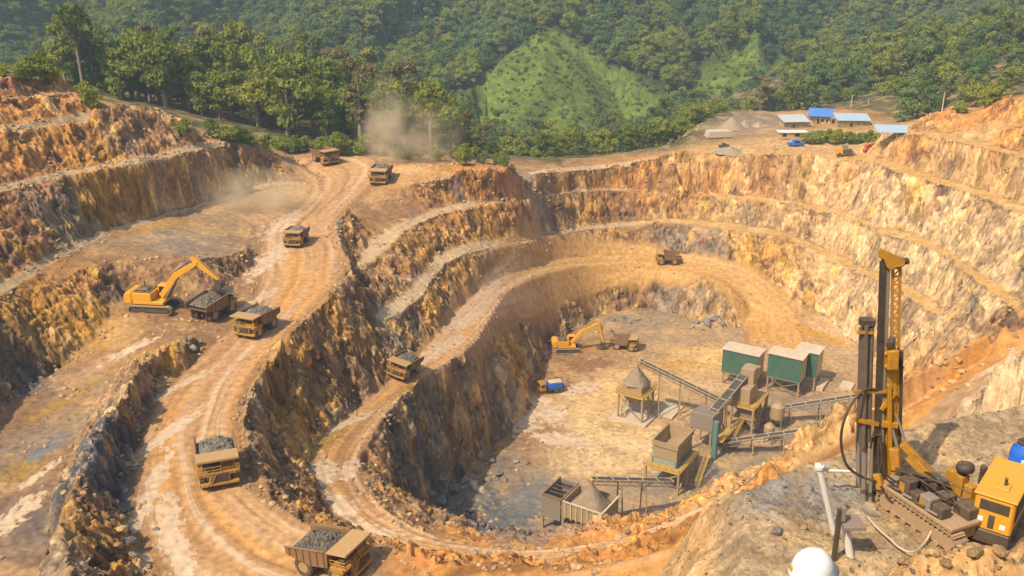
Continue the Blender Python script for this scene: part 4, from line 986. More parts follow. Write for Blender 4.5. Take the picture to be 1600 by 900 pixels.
def rock_material(name, a, b):
    m, nt, bs = nodes_of(name); n1 = tex_noise(nt, 1.4, 6, 0.7); oi = nt.nodes.new("ShaderNodeObjectInfo")
    r = ramp(nt, n1.outputs[0], [(0.3, a), (0.7, b)]); v = ramp(nt, oi.outputs["Random"], [(0, 0.7), (1, 1.25)])
    nt.links.new(mixrgb(nt, r.outputs[0], v.outputs[0], 1.0, 'MULTIPLY'), bs.inputs["Base Color"]); bs.inputs["Roughness"].default_value = 0.9
    bump(nt, bs, n1.outputs[0], 0.8, 0.2); return m
M_ROCKG = rock_material("grey_rock", (.10, .095, .09), (.34, .30, .25))
M_ROCKO = rock_material("ochre_rock", (.32, .19, .08), (.62, .43, .22))
M_ORE = rock_material("dark_ore", (.07, .065, .06), (.26, .22, .17))
M_SAND = rock_material("sand_heap", (.30, .23, .16), (.46, .36, .25))

def heap(name, mat, parent, fn, nx, ny, seed, rough_=0.18, rock_=0.5):
    """heap of loose rock: fn(s, t) -> (x, y, z) over the unit square"""
    r = np.random.RandomState(seed); V = []
    for j in range(ny):
        for i in range(nx):
            x, y, z = fn(i / (nx - 1), j / (ny - 1)); e = 0 if (i in (0, nx - 1) or j in (0, ny - 1)) else 1
            V.append((x + e * r.normal(0, rough_ * .4), y + e * r.normal(0, rough_ * .4), z + e * r.normal(0, rough_)))
    m = MB(); m.add(V, [tuple(q) for q in grid_faces(ny, nx)])
    return m.build(name, mat, parent)

# ------------------------------------------------------------------ haul truck (forward is +x)
def make_truck():
    t = empty("haul_truck")
    m = MB(); m.bb((-4.4, -1.0, 1.25), (4.3, -.55, 2.05)).bb((-4.4, .55, 1.25), (4.3, 1.0, 2.05)).bb((-3.0, -1.6, 1.2), (-2.2, 1.6, 1.7)).bb((2.6, -1.7, 1.2), (3.3, 1.7, 1.7)).bb((.2, -2.0, 1.2), (1.9, -1.0, 2.3)).bb((.2, 1.0, 1.2), (1.9, 2.0, 2.3))
    m.build("chassis", M_DARK, t, .04)
    # dump body
    m = MB(); th = .16
    m.add([(-5.3, -2.7, 3.15), (-1.2, -2.7, 2.25), (1.5, -2.7, 2.7), (1.5, 2.7, 2.7), (-1.2, 2.7, 2.25), (-5.3, 2.7, 3.15)], [(0, 1, 4, 5), (1, 2, 3, 4)])
    m.add([(-5.3, -2.7, 2.99), (-1.2, -2.7, 2.05), (1.66, -2.7, 2.5), (1.66, 2.7, 2.5), (-1.2, 2.7, 2.05), (-5.3, 2.7, 2.99)], [(5, 4, 1, 0), (4, 3, 2, 1)])
    prof = [(-5.3, 2.99), (-1.2, 2.05), (1.66, 2.5), (1.9, 4.95), (1.4, 4.95), (-5.3, 4.15)]
    m.prism(prof, -2.86, -2.7).prism(prof, 2.7, 2.86)
    m.prism([(1.5, 2.5), (1.66, 2.5), (1.95, 4.98), (1.75, 4.98)], -2.7, 2.7)
    for k in range(6):
        x = -4.6 + k * 1.15; z0 = 2.85 - .2 * k if k < 4 else 2.1 + .2 * (k - 3); z1 = 4.18 + .115 * k
        m.bb((x - .12, -3.0, z0), (x + .12, -2.862, z1)).bb((x - .12, 2.862, z0), (x + .12, 3.0, z1))
    m.bar((-5.3, -2.93, 4.2), (1.5, -2.93, 5.0), .24, .2).bar((-5.3, 2.93, 4.2), (1.5, 2.93, 5.0), .24, .2)
    body = m.build("dump_body", M_BODY, t, .03)
    m = MB(); m.prism([(1.86, 4.85), (4.95, 5.05), (4.95, 5.22), (1.86, 5.06)], -3.0, 3.0)
    for y in (-2.2, -.75, .75, 2.2): m.bb((2.0, y - .1, 4.72), (4.8, y + .1, 4.88))
    m.bb((4.955, -3.0, 4.98), (5.08, 3.0, 5.34))
    m.build("canopy", M_CAN, t, .03)
    # front: deck, hood, grille, bumper, ladder
    m = MB(); m.bb((2.3, -3.0, 2.95), (4.9, 3.0, 3.12)).bb((3.3, -1.5, 1.5), (4.85, 1.5, 2.945)).bb((2.2, -3.0, 2.2), (4.3, -1.95, 2.945)).bb((2.2, 1.95, 2.2), (4.3, 3.0, 2.945))
    m.build("front_deck", M_YEL, t, .05)
    m = MB(); m.bb((4.852, -1.25, 1.55), (4.93, 1.25, 2.85))
    for k in range(6): m.bb((4.932, -1.2, 1.62 + k * .2), (4.97, 1.2, 1.70 + k * .2))
    m.build("grille", M_DARK, t)
    m = MB(); m.bb((4.3, -2.75, 1.05), (5.05, 2.75, 1.48)); m.build("bumper", M_YEL, t, .06)
    m = MB(); m.bar((5.1, -1.9, 1.1), (5.0, -.9, 3.1), .07).bar((5.1, -1.3, 1.1), (5.0, -.3, 3.1), .07)
    for k in range(7): f = .1 + k * .125; m.bar((5.1, -1.9 + f, 1.1 + 2 * f), (5.1, -1.3 + f, 1.1 + 2 * f), .05)
    m.build("ladder", M_RAIL, t)
    cab = B("cab", M_YEL, t, ((2.75, .35, 3.122), (4.45, 2.35, 4.68)), bevel=.05)
    m = MB(); m.bb((4.452, .5, 3.72), (4.47, 2.2, 4.55)).bb((3.0, 2.352, 3.72), (4.3, 2.37, 4.5)).bb((3.0, .33, 3.72), (4.3, .348, 4.5)); m.build("window", M_GLASS, cab)
    m = MB()
    for p, q in (((4.85, -2.95, 3.1), (4.85, .3, 3.1)), ((2.4, -2.95, 3.1), (4.85, -2.95, 3.1)), ((4.85, 2.45, 3.1), (4.85, 2.95, 3.1))):
        for h in (.5, 1.0): m.bar((p[0], p[1], p[2] + h), (q[0], q[1], q[2] + h), .06)
        for k in range(4): f = k / 3; x = p[0] + f * (q[0] - p[0]); y = p[1] + f * (q[1] - p[1]); m.bar((x, y, 3.12), (x, y, 4.1), .06)
        if q[1] == .3: continue
        m.build("handrail", M_RAIL, t); m = MB()
    B("air_filter", M_DARK, t, ((3.2, -2.3, 3.122), (4.2, -1.0, 4.0)), bevel=.1)
    for y in (-2.1, -1.65, 1.65, 2.1): MB().lathe([(.2, 0), (.2, .1), (.14, .12)], (4.86 if abs(y) < 1.5 else 4.31, y, 2.55), 'X', 12).build("headlight", M_LAMP, t)
    for (x, y, w) in ((2.95, -2.3, 1.05), (2.95, 2.3, 1.05), (-2.6, -2.35, .95), (-2.6, -1.35, .95), (-2.6, 1.35, .95), (-2.6, 2.35, .95)):
        prof = [(.78, -w / 2 + .05), (1.28, -w / 2), (1.42, -w / 2 + .14), (1.45, 0), (1.42, w / 2 - .14), (1.28, w / 2), (.78, w / 2 - .05)]
        tm = MB().lathe(prof, (x, y, 1.45), 'Y', 26)
        for k in range(22):
            a = k * 2 * math.pi / 22; c = (x + 1.45 * math.cos(a), y, 1.45 + 1.45 * math.sin(a))
            tm.box(c, (.12, w * .8, .16), Matrix.Rotation(-a, 3, 'Y'))
        tyre = tm.build("wheel", M_TYRE, t)
        s = 1 if y > 0 else -1
        MB().lathe([(.79, -w / 2 + .02), (.74, w / 2 * .3), (.3, w / 2 * .5), (.3, w / 2 * .85), (.74, w / 2 * .9), (.79, w / 2 + .02)], (x, y, 1.45), 'Y', 18).build("rim", M_RIM, tyre)
    return t
def fit(o, x, y, head, L=8.0, W=5.0, scale=1.0, dz=0.0):
    """set a machine down on the ground, tilted with the slope"""
    c, s = math.cos(head), math.sin(head)
    zf, zb = ground(x + c * L / 2, y + s * L / 2), ground(x - c * L / 2, y - s * L / 2)
    zl, zr = ground(x - s * W / 2, y + c * W / 2), ground(x + s * W / 2, y - c * W / 2)
    fx = Vector((c * L, s * L, (zf - zb) * .7)).normalized(); fy = Vector((-s * W, c * W, (zl - zr) * .35)); fz = fx.cross(fy).normalized(); fy = fz.cross(fx)
    R = Matrix((fx, fy, fz)).transposed()
    o.rotation_mode = 'XYZ'; o.rotation_euler = R.to_euler('XYZ'); o.location = (x, y, (zf + zb + zl + zr) / 4 + dz); o.scale = (scale,) * 3
    return o
truck0 = make_truck()
def load_fn(s, t):
    x = -4.6 + s * 5.9; y = -2.55 + t * 5.1
    e = min(1, 4 * s) * min(1, 4 * (1 - s)) * min(1, 3.5 * t) * min(1, 3.5 * (1 - t))
    return x, y, 3.55 + .13 * (x + 4.6) + 1.0 * e ** .8
load0 = heap("rock_load", M_ORE, None, load_fn, 26, 22, 3, .14)
TG, LGp = "haul trucks on the mine roads", "loads of rock in the haul trucks"
TRK = [(508, 254, -50, .80, False, "dust-pale haul truck coming over the far crest of the left haul road"),
       (596, 284, -97, .80, True, "haul truck trailing a tall dust plume at the rim, right of the road crest"),
       (464, 381, -96, .70, True, "haul truck on the upper bend of the main road, right of the dusty slope"),
       (402, 518, -110, .80, True, "loaded haul truck on the main road, just right of the yellow excavator"),
       (342, 742, -70, .86, True, "large loaded haul truck coming down the middle of the wet main road"),
       (520, 890, -27, .80, True, "nearest haul truck, seen from its side at the bottom road bend"),
       (631, 587, -114, .72, True, "haul truck coming down the inner ramp, alone between wall and drop"),
       (1043, 411, 178, .72, False, "small haul truck seen side-on where the inner ramp rounds the far wall"),
       (976, 544, -18, .72, False, "orange haul truck on the pit floor beside the second excavator"),
       (334, 493, 66, .84, True, "haul truck with its tail to the camera, being loaded by the excavator")]
for k, (u, v, hd, sc, ld, lab) in enumerate(TRK):
    o = truck0 if k == 0 else copy_tree(truck0)
    x, y, z = hit(u, v); fit(o, x, y, math.radians(hd), 8, 5, sc); tag(o, lab, "truck", TG)
    if ld:
        q = load0 if not load0.get("label") else copy_tree(load0)
        q.rotation_mode = 'XYZ'; q.location, q.rotation_euler, q.scale = o.location, o.rotation_euler, o.scale
        tag(q, "heap of broken rock in the bed of the " + ["", "truck under the dust plume", "truck on the upper bend", "truck right of the excavator", "truck mid-way down the main road", "nearest truck", "truck on the inner ramp", "", "", "truck being loaded"][k], "rock heap", LGp)

# ------------------------------------------------------------------ excavators (forward is +x)
def make_excavator(peak, tip, s=1.0):
    t = empty("excavator")
    for y in (-1.75, 1.75):
        m = MB(); n = 40; path = []
        for k in range(n):
            f = k / n * 2 * (5.0 + math.pi * .55)
            if f < 5: p = (-2.5 + f, 1.1); a = 0
            elif f < 5 + math.pi * .55: q = (f - 5) / .55; p = (2.5 + .55 * math.sin(q), .55 + .55 * math.cos(q)); a = q
            elif f < 10 + math.pi * .55: p = (2.5 - (f - 5 - math.pi * .55), 0); a = 0
            else: q = (f - 10 - math.pi * .55) / .55; p = (-2.5 - .55 * math.sin(q), .55 - .55 * math.cos(q)); a = q
            m.box((p[0], y, p[1] + .02), (.30, .85, .10), Matrix.Rotation(a, 3, 'Y'))
        tr = m.build("track", M_MUDM, t)
        m = MB(); m.bb((-2.3, y - .28, .22), (2.3, y + .28, .9))
        for x in (-2.4, 2.4): m.lathe([(.42, -.3), (.42, .3)], (x, y, .55), 'Y', 14)
        m.build("track_frame", M_DARK, tr, .05)
    m = MB(); m.lathe([(1.3, .85), (1.3, 1.25), (1.1, 1.3)], (0, 0, 0), 'Z', 22); m.bb((-1.2, -1.4, .45), (1.2, 1.4, .95)); m.build("turntable", M_DARK, t, .03)
    m = MB(); m.bb((-2.5, -1.75, 1.3), (1.9, 1.75, 1.75)).bb((-2.6, -1.75, 1.755), (.2, 1.75, 2.95)); m.build("house", M_EXC, t, .06)
    m = MB(); m.prism([(-3.7, 1.35), (-2.605, 1.35), (-2.605, 3.0), (-3.45, 3.0), (-3.8, 2.4)], -1.78, 1.78); m.build("counterweight", M_EXC, t, .1)
    m = MB(); m.bb((-2.4, -1.5, 2.955), (-.1, 1.5, 3.1)).bb((-2.0, -1.1, 3.105), (-.5, .2, 3.3)); m.lathe([(.11, 3.1), (.11, 3.9)], (-1.8, 1.0, 0), 'Z', 8); m.build("engine_deck", M_DARK, t, .04)
    cab = B("cab", M_EXC, t, ((.25, .55, 1.755), (1.9, 1.75, 3.5)), bevel=.07)
    m = MB(); m.bb((1.902, .65, 2.1), (1.92, 1.65, 3.35)).bb((.45, 1.752, 2.3), (1.7, 1.77, 3.3)).bb((.45, .53, 2.4), (1.7, .548, 3.3)); m.build("window", M_GLASS, cab)
    for y in (-1.7, 1.7):
        m = MB(); m.bar((-2.5, y, 3.6), (-.2, y, 3.6), .05)
        for x in (-2.5, -1.35, -.2): m.bar((x, y, 2.95), (x, y, 3.6), .05)
        m.build("handrail", M_RAIL, t)
    # boom: foot (1.1, 2.1) to the peak, then the stick to the tip
    f0 = Vector((1.1, 2.1)); pk = Vector(peak); tp = Vector(tip)
    d = (pk - f0); n = Vector((-d.y, d.x)).normalized(); kn = f0 + d * .52 + n * 1.05
    m = MB(); m.prism([tuple(f0 - n * .35), tuple(f0 + d * .5 - n * .05 + n * .35), tuple(pk - n * .28), tuple(pk + d.normalized() * .3), tuple(pk + n * .3), tuple(kn + n * .15), tuple(f0 + n * .4)], -.42, .42)
    boom = m.build("boom", M_EXC, t, .04)
    def cylr(a, b, nm, y, par, r=.14):
        a, b = Vector(a), Vector(b); mid = a + (b - a) * .58
        m = MB(); m.tube([(a.x, y, a.y), (mid.x, y, mid.y)], r, 10).tube([(mid.x, y, mid.y), (b.x, y, b.y)], r * .55, 8); m.build(nm, M_STEEL, par)
    for y in (-.62, .62): cylr((1.75, 1.75), tuple(f0 + d * .48 + n * .3), "boom_cylinder", y, boom)
    e = tp - pk; en = Vector((-e.y, e.x)).normalized(); ed = e.normalized()
    m = MB(); m.prism([tuple(pk - ed * 1.1 + en * .35), tuple(pk + en * .5), tuple(tp + en * .16), tuple(tp - en * .16), tuple(pk - en * .42), tuple(pk - ed * 1.0 - en * .1)], -.33, .33); stick = m.build("stick", M_EXC, t, .03)
    cylr(tuple(kn + n * .25), tuple(pk - ed * .95 + en * .25), "stick_cylinder", 0, boom, .16)
    cylr(tuple(pk + en * .55 + ed * .4), tuple(tp - ed * .7 + en * .45), "bucket_cylinder", 0, stick, .12)
    # bucket curls back towards the cab
    m = MB(); c = tp; s_ = 1 if True else -1
    prof = [(c.x - .1, c.y + .2), (c.x + .55, c.y - .1), (c.x + .55, c.y - .9), (c.x + .1, c.y - 1.45), (c.x - .75, c.y - 1.5), (c.x - 1.05, c.y - 1.2), (c.x - .7, c.y - 1.25), (c.x - .05, c.y - 1.15), (c.x + .3, c.y - .75), (c.x + .3, c.y - .2)]
    m.prism(prof, -.85, .85)
    side = [(c.x - .1, c.y + .2), (c.x + .5, c.y - .1), (c.x + .5, c.y - .9), (c.x + .1, c.y - 1.4), (c.x - .75, c.y - 1.45), (c.x - .6, c.y - .6)]
    m.prism(side, -.9, -.855).prism(side, .855, .9)
    for k in range(5): m.bb((c.x - 1.35, -.7 + k * .32, c.y - 1.42), (c.x - .95, -.58 + k * .32, c.y - 1.25))
    m.build("bucket", M_DARK, t, .02)
    return t
e1 = make_excavator((6.6, 7.3), (9.6, 4.9)); x, y, z = hit(244, 483); fit(e1, x, y, math.radians(-4), 5, 4, 1.28)
tag(e1, "yellow excavator with raised arm loading a truck on the left bench", "excavator", "excavators in the mine")
e2 = make_excavator((7.2, 6.9), (8.7, 1.9)); x, y, z = PZ(886, 549, FZ); fit(e2, x, y, math.radians(4), .5, .5, 1.12)
tag(e2, "yellow excavator digging with its arm down on the pit floor", "excavator", "excavators in the mine")
# service truck with a blue tank
t = empty("service_truck")
B("chassis", M_DARK, t, ((-2.9, -.5, .6), (2.9, .5, .85)), bevel=.02)
cab = B("cab", M_YEL, t, ((1.5, -1.15, .86), (2.9, 1.15, 2.6)), bevel=.08)
MB().bb((2.902, -1.0, 1.7), (2.92, 1.0, 2.4)).bb((1.8, 1.152, 1.7), (2.6, 1.17, 2.4)).bb((1.8, -1.17, 1.7), (2.6, -1.152, 2.4)).build("window", M_GLASS, cab)
MB().bb((-2.8, -1.15, .86), (1.3, 1.15, 1.0)).bb((-2.8, -1.15, 1.005), (-2.7, 1.15, 1.6)).bb((1.2, -1.15, 1.005), (1.3, 1.15, 2.0)).build("flatbed", M_DARK, t)
MB().bb((-2.5, -1.0, 1.005), (.9, 1.0, 2.5)).build("tank", M_BLUE, t, .2)
MB().bb((-2.3, -.9, 2.505), (.7, .9, 2.62)).build("tank_cover", M_PALE, t, .05)
for x in (-1.9, -.9, 2.1):
    for y in (-1.0, 1.0): MB().lathe([(.25, -.15), (.48, -.17), (.52, 0), (.48, .17), (.25, .15)], (x, y, .52), 'Y', 16).build("wheel", M_TYRE, t)
x, y, z = hit(861, 612); fit(t, x, y, math.radians(195), 5, 2, 1.1); tag(t, "small flatbed truck with a blue tank beside the puddles on the pit floor", "truck")

# ------------------------------------------------------------------ crushing and screening plant on the pit floor
AX, BX = math.radians(148), math.radians(58)
def frame_at(u, v, z=FZ):
    x, y, _ = PZ(u, v, z); return x, y
def legs(parent, pts, z0, z1, w=.35, mat=None, name="leg"):
    for (x, y) in pts: B(name, mat or M_TAN, parent, ((x - w / 2, y - w / 2, z0), (x + w / 2, y + w / 2, z1)))
def railing(m, pts, z, h=1.0, w=.08):
    for p, q in zip(pts[:-1], pts[1:]):
        for hh in (h * .5, h): m.bar((p[0], p[1], z + hh), (q[0], q[1], z + hh), w)
        n = max(1, int(math.hypot(q[0] - p[0], q[1] - p[1]) / 1.5))
        for k in range(n + 1): f = k / n; m.bar((p[0] + f * (q[0] - p[0]), p[1] + f * (q[1] - p[1]), z), (p[0] + f * (q[0] - p[0]), p[1] + f * (q[1] - p[1]), z + h), w)
# local frame: +x along BX (away to the right), +y along AX (away to the left); origin the near corner on the floor
def plant_root(name, u, v, label, cat, group=None):
    x, y = frame_at(u, v); t = empty(name, (x, y, FZ), BX); tag(t, label, cat, group); return t
# a) storage bin
t = plant_root("storage_bin", 938, 858, "open steel storage bin with two bays, nearest part of the plant", "bin")
L1, L2, Wd, H = 8.0, 12.6, 7.0, 7.4
m = MB()
m.bb((0, 0, 4.2), (Wd, .2, H)).bb((0, L1, 4.2), (Wd, L1 + .2, H)).bb((0, .21, 4.2), (.2, L1 - .01, H)).bb((Wd - .2, .21, 4.2), (Wd, L1 - .01, H))
m.add([(.2, .2, 4.6), (Wd - .2, .2, 4.6), (Wd - .2, L1, 4.6), (.2, L1, 4.6), (2.4, 2.8, 2.2), (4.6, 2.8, 2.2), (4.6, 5.2, 2.2), (2.4, 5.2, 2.2)], [(0, 1, 5, 4), (1, 2, 6, 5), (2, 3, 7, 6), (3, 0, 4, 7), (4, 5, 6, 7)])
hop = m.build("hopper", M_TAN, t)
m = MB()
for k in range(7): m.bb((-.2, .4 + k * 1.15, 4.0), (-.003, .6 + k * 1.15, H + .1)); 
for k in range(6): m.bb((.5 + k * 1.15, -.2, 4.0), (.7 + k * 1.15, -.003, H + .1))
m.bb((-.25, -.25, H + .003), (Wd + .2, .1, H + .2)).bb((-.25, .105, H + .003), (.1, L1, H + .2)); m.build("rib", M_PALE, hop)
bay = MB().bb((0, L1 + .5, 2.9), (.2, L2, H)).bb((Wd - .2, L1 + .5, 1.5), (Wd, L2, H)).bb((.21, L2 - .2, 2.9), (Wd - .21, L2, H)).build("side_bay", M_STEEL, t)
m = MB(); m.bb((-.1, L1 + .3, H + .002), (Wd, L1 + .55, H + .25)).bb((-.1, L2 - .3, H + .002), (Wd, L2, H + .25)).bb((-.1, L1 + .6, H + .002), (.2, L2 - .31, H + .25)); m.build("rim_beam", M_BODY, bay)
m = MB()
for k in range(5): m.bb((1.0 + k * 1.25, L1 + .56, H - .4), (1.15 + k * 1.25, L2 - .31, H - .2))
m.build("grid", M_DARK, bay)
legs(t, [(.3, .3), (Wd - .3, .3), (.3, L1), (Wd - .3, L1), (.3, L2 - .2), (Wd - .3, L2 - .2)], 0, 4.2, .45)
MB().bb((.05, .6, 0), (.25, 3.0, 3.9)).bb((.5, L1 - .3, 0), (Wd - .6, L1 - .1, 4.1)).build("base_panel", M_STEEL, t)
def cone_fn(cx_, cy_, z0, z1, r_):
    def f(s, tt):
        q = s; a = tt * 2 * math.pi; rr_ = r_ * (1 - q) ; return cx_ + rr_ * math.cos(a), cy_ + rr_ * math.sin(a), z0 + (z1 - z0) * q
    return f
def pile(name, cx_, cy_, z0, z1, rx, ry, mat, rot=0.0, sq=0.0, seed=1, n=14, ns=36):
    r_ = np.random.RandomState(seed); m = MB(); V = []
    for k in range(n):
        q = k / (n - 1)
        for j in range(ns):
            a = 2 * math.pi * j / ns; c, s = math.cos(a), math.sin(a)
            e = (1 - q) ** 0.93; p = 1.0 / max(abs(c), abs(s)) ** (sq * (1 - q))
            lx, ly = rx * e * c * p, ry * e * s * p; w = 0.05 * min(rx, ry) * (0.3 + e)
            lx += r_.normal(0, w * .4); ly += r_.normal(0, w * .4)
            V.append((cx_ + lx * math.cos(rot) - ly * math.sin(rot), cy_ + lx * math.sin(rot) + ly * math.cos(rot), z0 + (z1 - z0) * q - 0.04 * (z1 - z0) * math.sin(q * 3.14) + r_.normal(0, w * .3)))
    F = [(k * ns + j, k * ns + (j + 1) % ns, (k + 1) * ns + (j + 1) % ns, (k + 1) * ns + j) for k in range(n - 1) for j in range(ns)]
    m.add(V, F); return m.build(name, mat, None, 0, True)
T = t.matrix_basis
def to_world(t, p):
    q = Matrix.Rotation(t.rotation_euler[2], 3, 'Z') @ Vector(p); return (q.x + t.location[0], q.y + t.location[1], q.z + t.location[2])
c = to_world(t, (Wd / 2, L1 / 2, 0))
tag(pile("gravel_heap", c[0], c[1], FZ + 5.6, FZ + 11.0, 3.3, 3.9, M_SAND, BX, .9, 5), "cone of brown gravel heaped in the nearest storage bin", "gravel heap")

def conveyor(p0, p1, label, w=1.5, sup=(), group="belt conveyors of the plant", deep=.8):
    """p0 tail, p1 head; truss under a dark belt, carried on supports"""
    p0, p1 = Vector(p0), Vector(p1); d = p1 - p0; L = d.length; a = math.atan2(d.y, d.x); pit = math.asin(d.z / L)
    t = empty("conveyor", p0); t.rotation_euler = (0, -pit, a)
    m = MB()
    for y in (-w / 2, w / 2):
        m.bar((0, y, 0), (L, y, 0), .16).bar((0, y, -deep), (L, y, -deep), .14)
        n = max(2, int(L / 1.6))
        for k in range(n): m.bar((L * k / n, y, 0), (L * (k + .5) / n, y, -deep), .08).bar((L * (k + .5) / n, y, -deep), (L * (k + 1) / n, y, 0), .08)
    m.build("truss", M_STEEL, t)
    m = MB(); m.add([(0, -w / 2 + .1, .22), (0, -.25 * w, .10), (0, .25 * w, .10), (0, w / 2 - .1, .22), (L, -w / 2 + .1, .22), (L, -.25 * w, .10), (L, .25 * w, .10), (L, w / 2 - .1, .22)], [(0, 4, 5, 1), (1, 5, 6, 2), (2, 6, 7, 3)]); m.build("belt", M_BELT, t)
    m = MB(); n = int(L / 1.1)
    for k in range(n + 1): m.bb((L * k / n - .06, -w / 2 - .05, .24), (L * k / n + .06, w / 2 + .05, .30) if k % 3 == 0 else (L * k / n + .06, -w / 2 + .1, .34))
    for y in (-w / 2 - .02, w / 2 + .02): m.bar((0, y, .32), (L, y, .32), .07)
    m.build("idler", M_PALE, t)
    MB().lathe([(.35, -w / 2), (.35, w / 2)], (L, 0, -.1), 'Y', 14).build("head_drum", M_RAIL, t)
    MB().lathe([(.3, -w / 2), (.3, w / 2)], (0, 0, -.1), 'Y', 14).build("tail_drum", M_DARK, t)
    Ri = t.rotation_euler.to_matrix().inverted()
    for f in sup:
        q = p0 + d * f; m = MB()
        n_ = Vector((-math.sin(a), math.cos(a), 0))
        for s in (-1, 1):
            b = q + n_ * (w / 2 + .1) * s; g = FZ if True else 0
            pa = Ri @ (Vector((b.x, b.y, q.z - .85)) - p0); pb = Ri @ (Vector((b.x + n_.x * .5 * s, b.y + n_.y * .5 * s, g - .1)) - p0); m.bar(pa, pb, .22)
        b1 = Ri @ (q + n_ * (w / 2 + .3) - Vector((0, 0, 2)) - p0); b2 = Ri @ (q - n_ * (w / 2 + .3) - Vector((0, 0, 2)) - p0)
        if q.z - FZ > 3: m.bar(b1, b2, .15)
        m.build("support", M_TAN, t)
    tag(t, label, "conveyor", group); return t
# c) feed box
t = plant_root("feed_hopper", 1054, 768, "tan and teal open-topped hopper box on a yellow platform, mid plant", "hopper")
Lb, La = 8.0, 5.2
m = MB(); zb, zt = 6.6, 10.4
for k in range(2):
    z0, z1 = (zb, zt - 1.2) if k == 0 else (zt - 1.19, zt); o_ = 0 if k == 0 else -.2
    m.bb((o_, o_, z0), (Lb - o_, .2 + o_, z1)).bb((o_, La - .2 - o_, z0), (Lb - o_, La - o_, z1)).bb((o_, .201 + o_, z0), (.2 + o_, La - .201 - o_, z1)).bb((Lb - .2 - o_, .201 + o_, z0), (Lb - o_, La - .201 - o_, z1))
for k in range(6): m.bb((.6 + k * 1.3, -.14, zb), (.78 + k * 1.3, -.003, zt - 1.22))
m.add([(.2, .2, zb + 1.6), (Lb - .2, .2, zb + 1.6), (Lb - .2, La - .2, zb + .6), (.2, La - .2, zb + .6)], [(0, 1, 2, 3)])
m.build("hopper_box", M_TAN, t)
m = MB(); m.bb((-.1, -.1, 5.2), (Lb + .1, La + .1, 6.59)); tb = m.build("band", M_TEAL, t, .03)
m = MB()
for k in range(3): m.bb((-.16, .3, 5.4 + k * .4), (-.103, La - .3, 5.55 + k * .4))
m.build("slat", M_PALE, tb)
m = MB(); m.bb((-1.6, -1.4, 4.85), (Lb + 1.2, La + 1.2, 5.1)); railing(m, [(-1.5, La + 1), (-1.5, -1.3), (Lb + 1.1, -1.3)], 5.1); m.build("platform", M_RAIL, t)
legs(t, [(-1.2, -1.1), (Lb + .8, -1.1), (Lb + .8, La + .8), (-1.2, La + .8), (3.4, -1.1)], 0, 4.85, .4)
m = MB(); m.bar((-1.2, -1.1, .3), (3.4, -1.1, 4.6), .2).bar((3.4, -1.1, .3), (Lb + .8, -1.1, 4.6), .2).bar((-1.2, -1.1, 4.6), (-1.2, La + .8, .5), .2); m.build("brace", M_TAN, t)
# d) grey bin and teal column behind it
t = plant_root("surge_bin", 1110, 712, "grey tilted surge bin with a teal column behind the feed hopper", "bin")
m = MB(); m.prism([(0, 5.5), (6.5, 4.6), (6.5, 8.2), (0, 9.4)], 0, 5.2); m.build("bin_body", M_STEEL, t, .08)
legs(t, [(.4, .4), (6, .4), (.4, 4.8), (6, 4.8)], 0, 5.3, .4)
B("column", M_TEAL, t, ((-1.5, -1.6, 0), (-.5, -.6, 9.0)), bevel=.04)
m = MB(); m.bb((-.4, -2.6, 4.0), (6.5, -.2, 4.2)); railing(m, [(-.3, -2.5), (6.4, -2.5)], 4.2); m.build("walkway", M_RAIL, t)
# g) screening stand with a cone of crushed rock
t = plant_root("screening_stand", 1002, 662, "screening tower on legs with yellow rails under the conveyor head, left of the plant", "screen tower")
m = MB(); m.bb((-.5, -.5, 6.2), (6.6, 6.6, 6.45)); railing(m, [(-.4, 6.5), (-.4, -.4), (6.5, -.4), (6.5, 6.5), (-.4, 6.5)], 6.45, 1.1, .1); m.build("platform", M_RAIL, t)
m = MB(); m.bb((.6, .6, 6.46), (5.6, 5.6, 8.6)); m.build("screen_box", M_TAN, t, .05)
m = MB(); m.add([(.6, .6, 6.1), (5.6, .6, 6.1), (5.6, 5.6, 6.1), (.6, 5.6, 6.1), (2.4, 2.4, 2.8), (3.8, 2.4, 2.8), (3.8, 3.8, 2.8), (2.4, 3.8, 2.8)], [(0, 1, 5, 4), (1, 2, 6, 5), (2, 3, 7, 6), (3, 0, 4, 7), (4, 5, 6, 7), (0, 3, 2, 1)]); m.build("chute", M_STEEL, t)
legs(t, [(0, 0), (6, 0), (0, 6), (6, 6), (3, -.1)], 0, 6.2, .4)
B("base_slab", M_CONC, t, ((-1.5, -1.5, -.2), (7.5, 7.5, .25)))
m = MB(); m.bar((0, 0, .4), (6, 0, 5.8), .18).bar((0, 6, 5.8), (0, 0, .4), .18); m.build("brace", M_TAN, t)
c = to_world(t, (3.1, 3.1, 0))
tag(pile("rock_cone", c[0], c[1], FZ + 8.5, FZ + 13.0, 2.9, 2.9, M_SAND, BX, .5, 8), "cone of crushed rock on top of the screening tower", "rock heap")
headf = (c[0] + .5, c[1], FZ + 14.0)
conveyor(PZ(1128, 626, FZ + 4.6), headf, "long inclined conveyor rising left to the screening tower", 1.5, (.18, .5, .75))
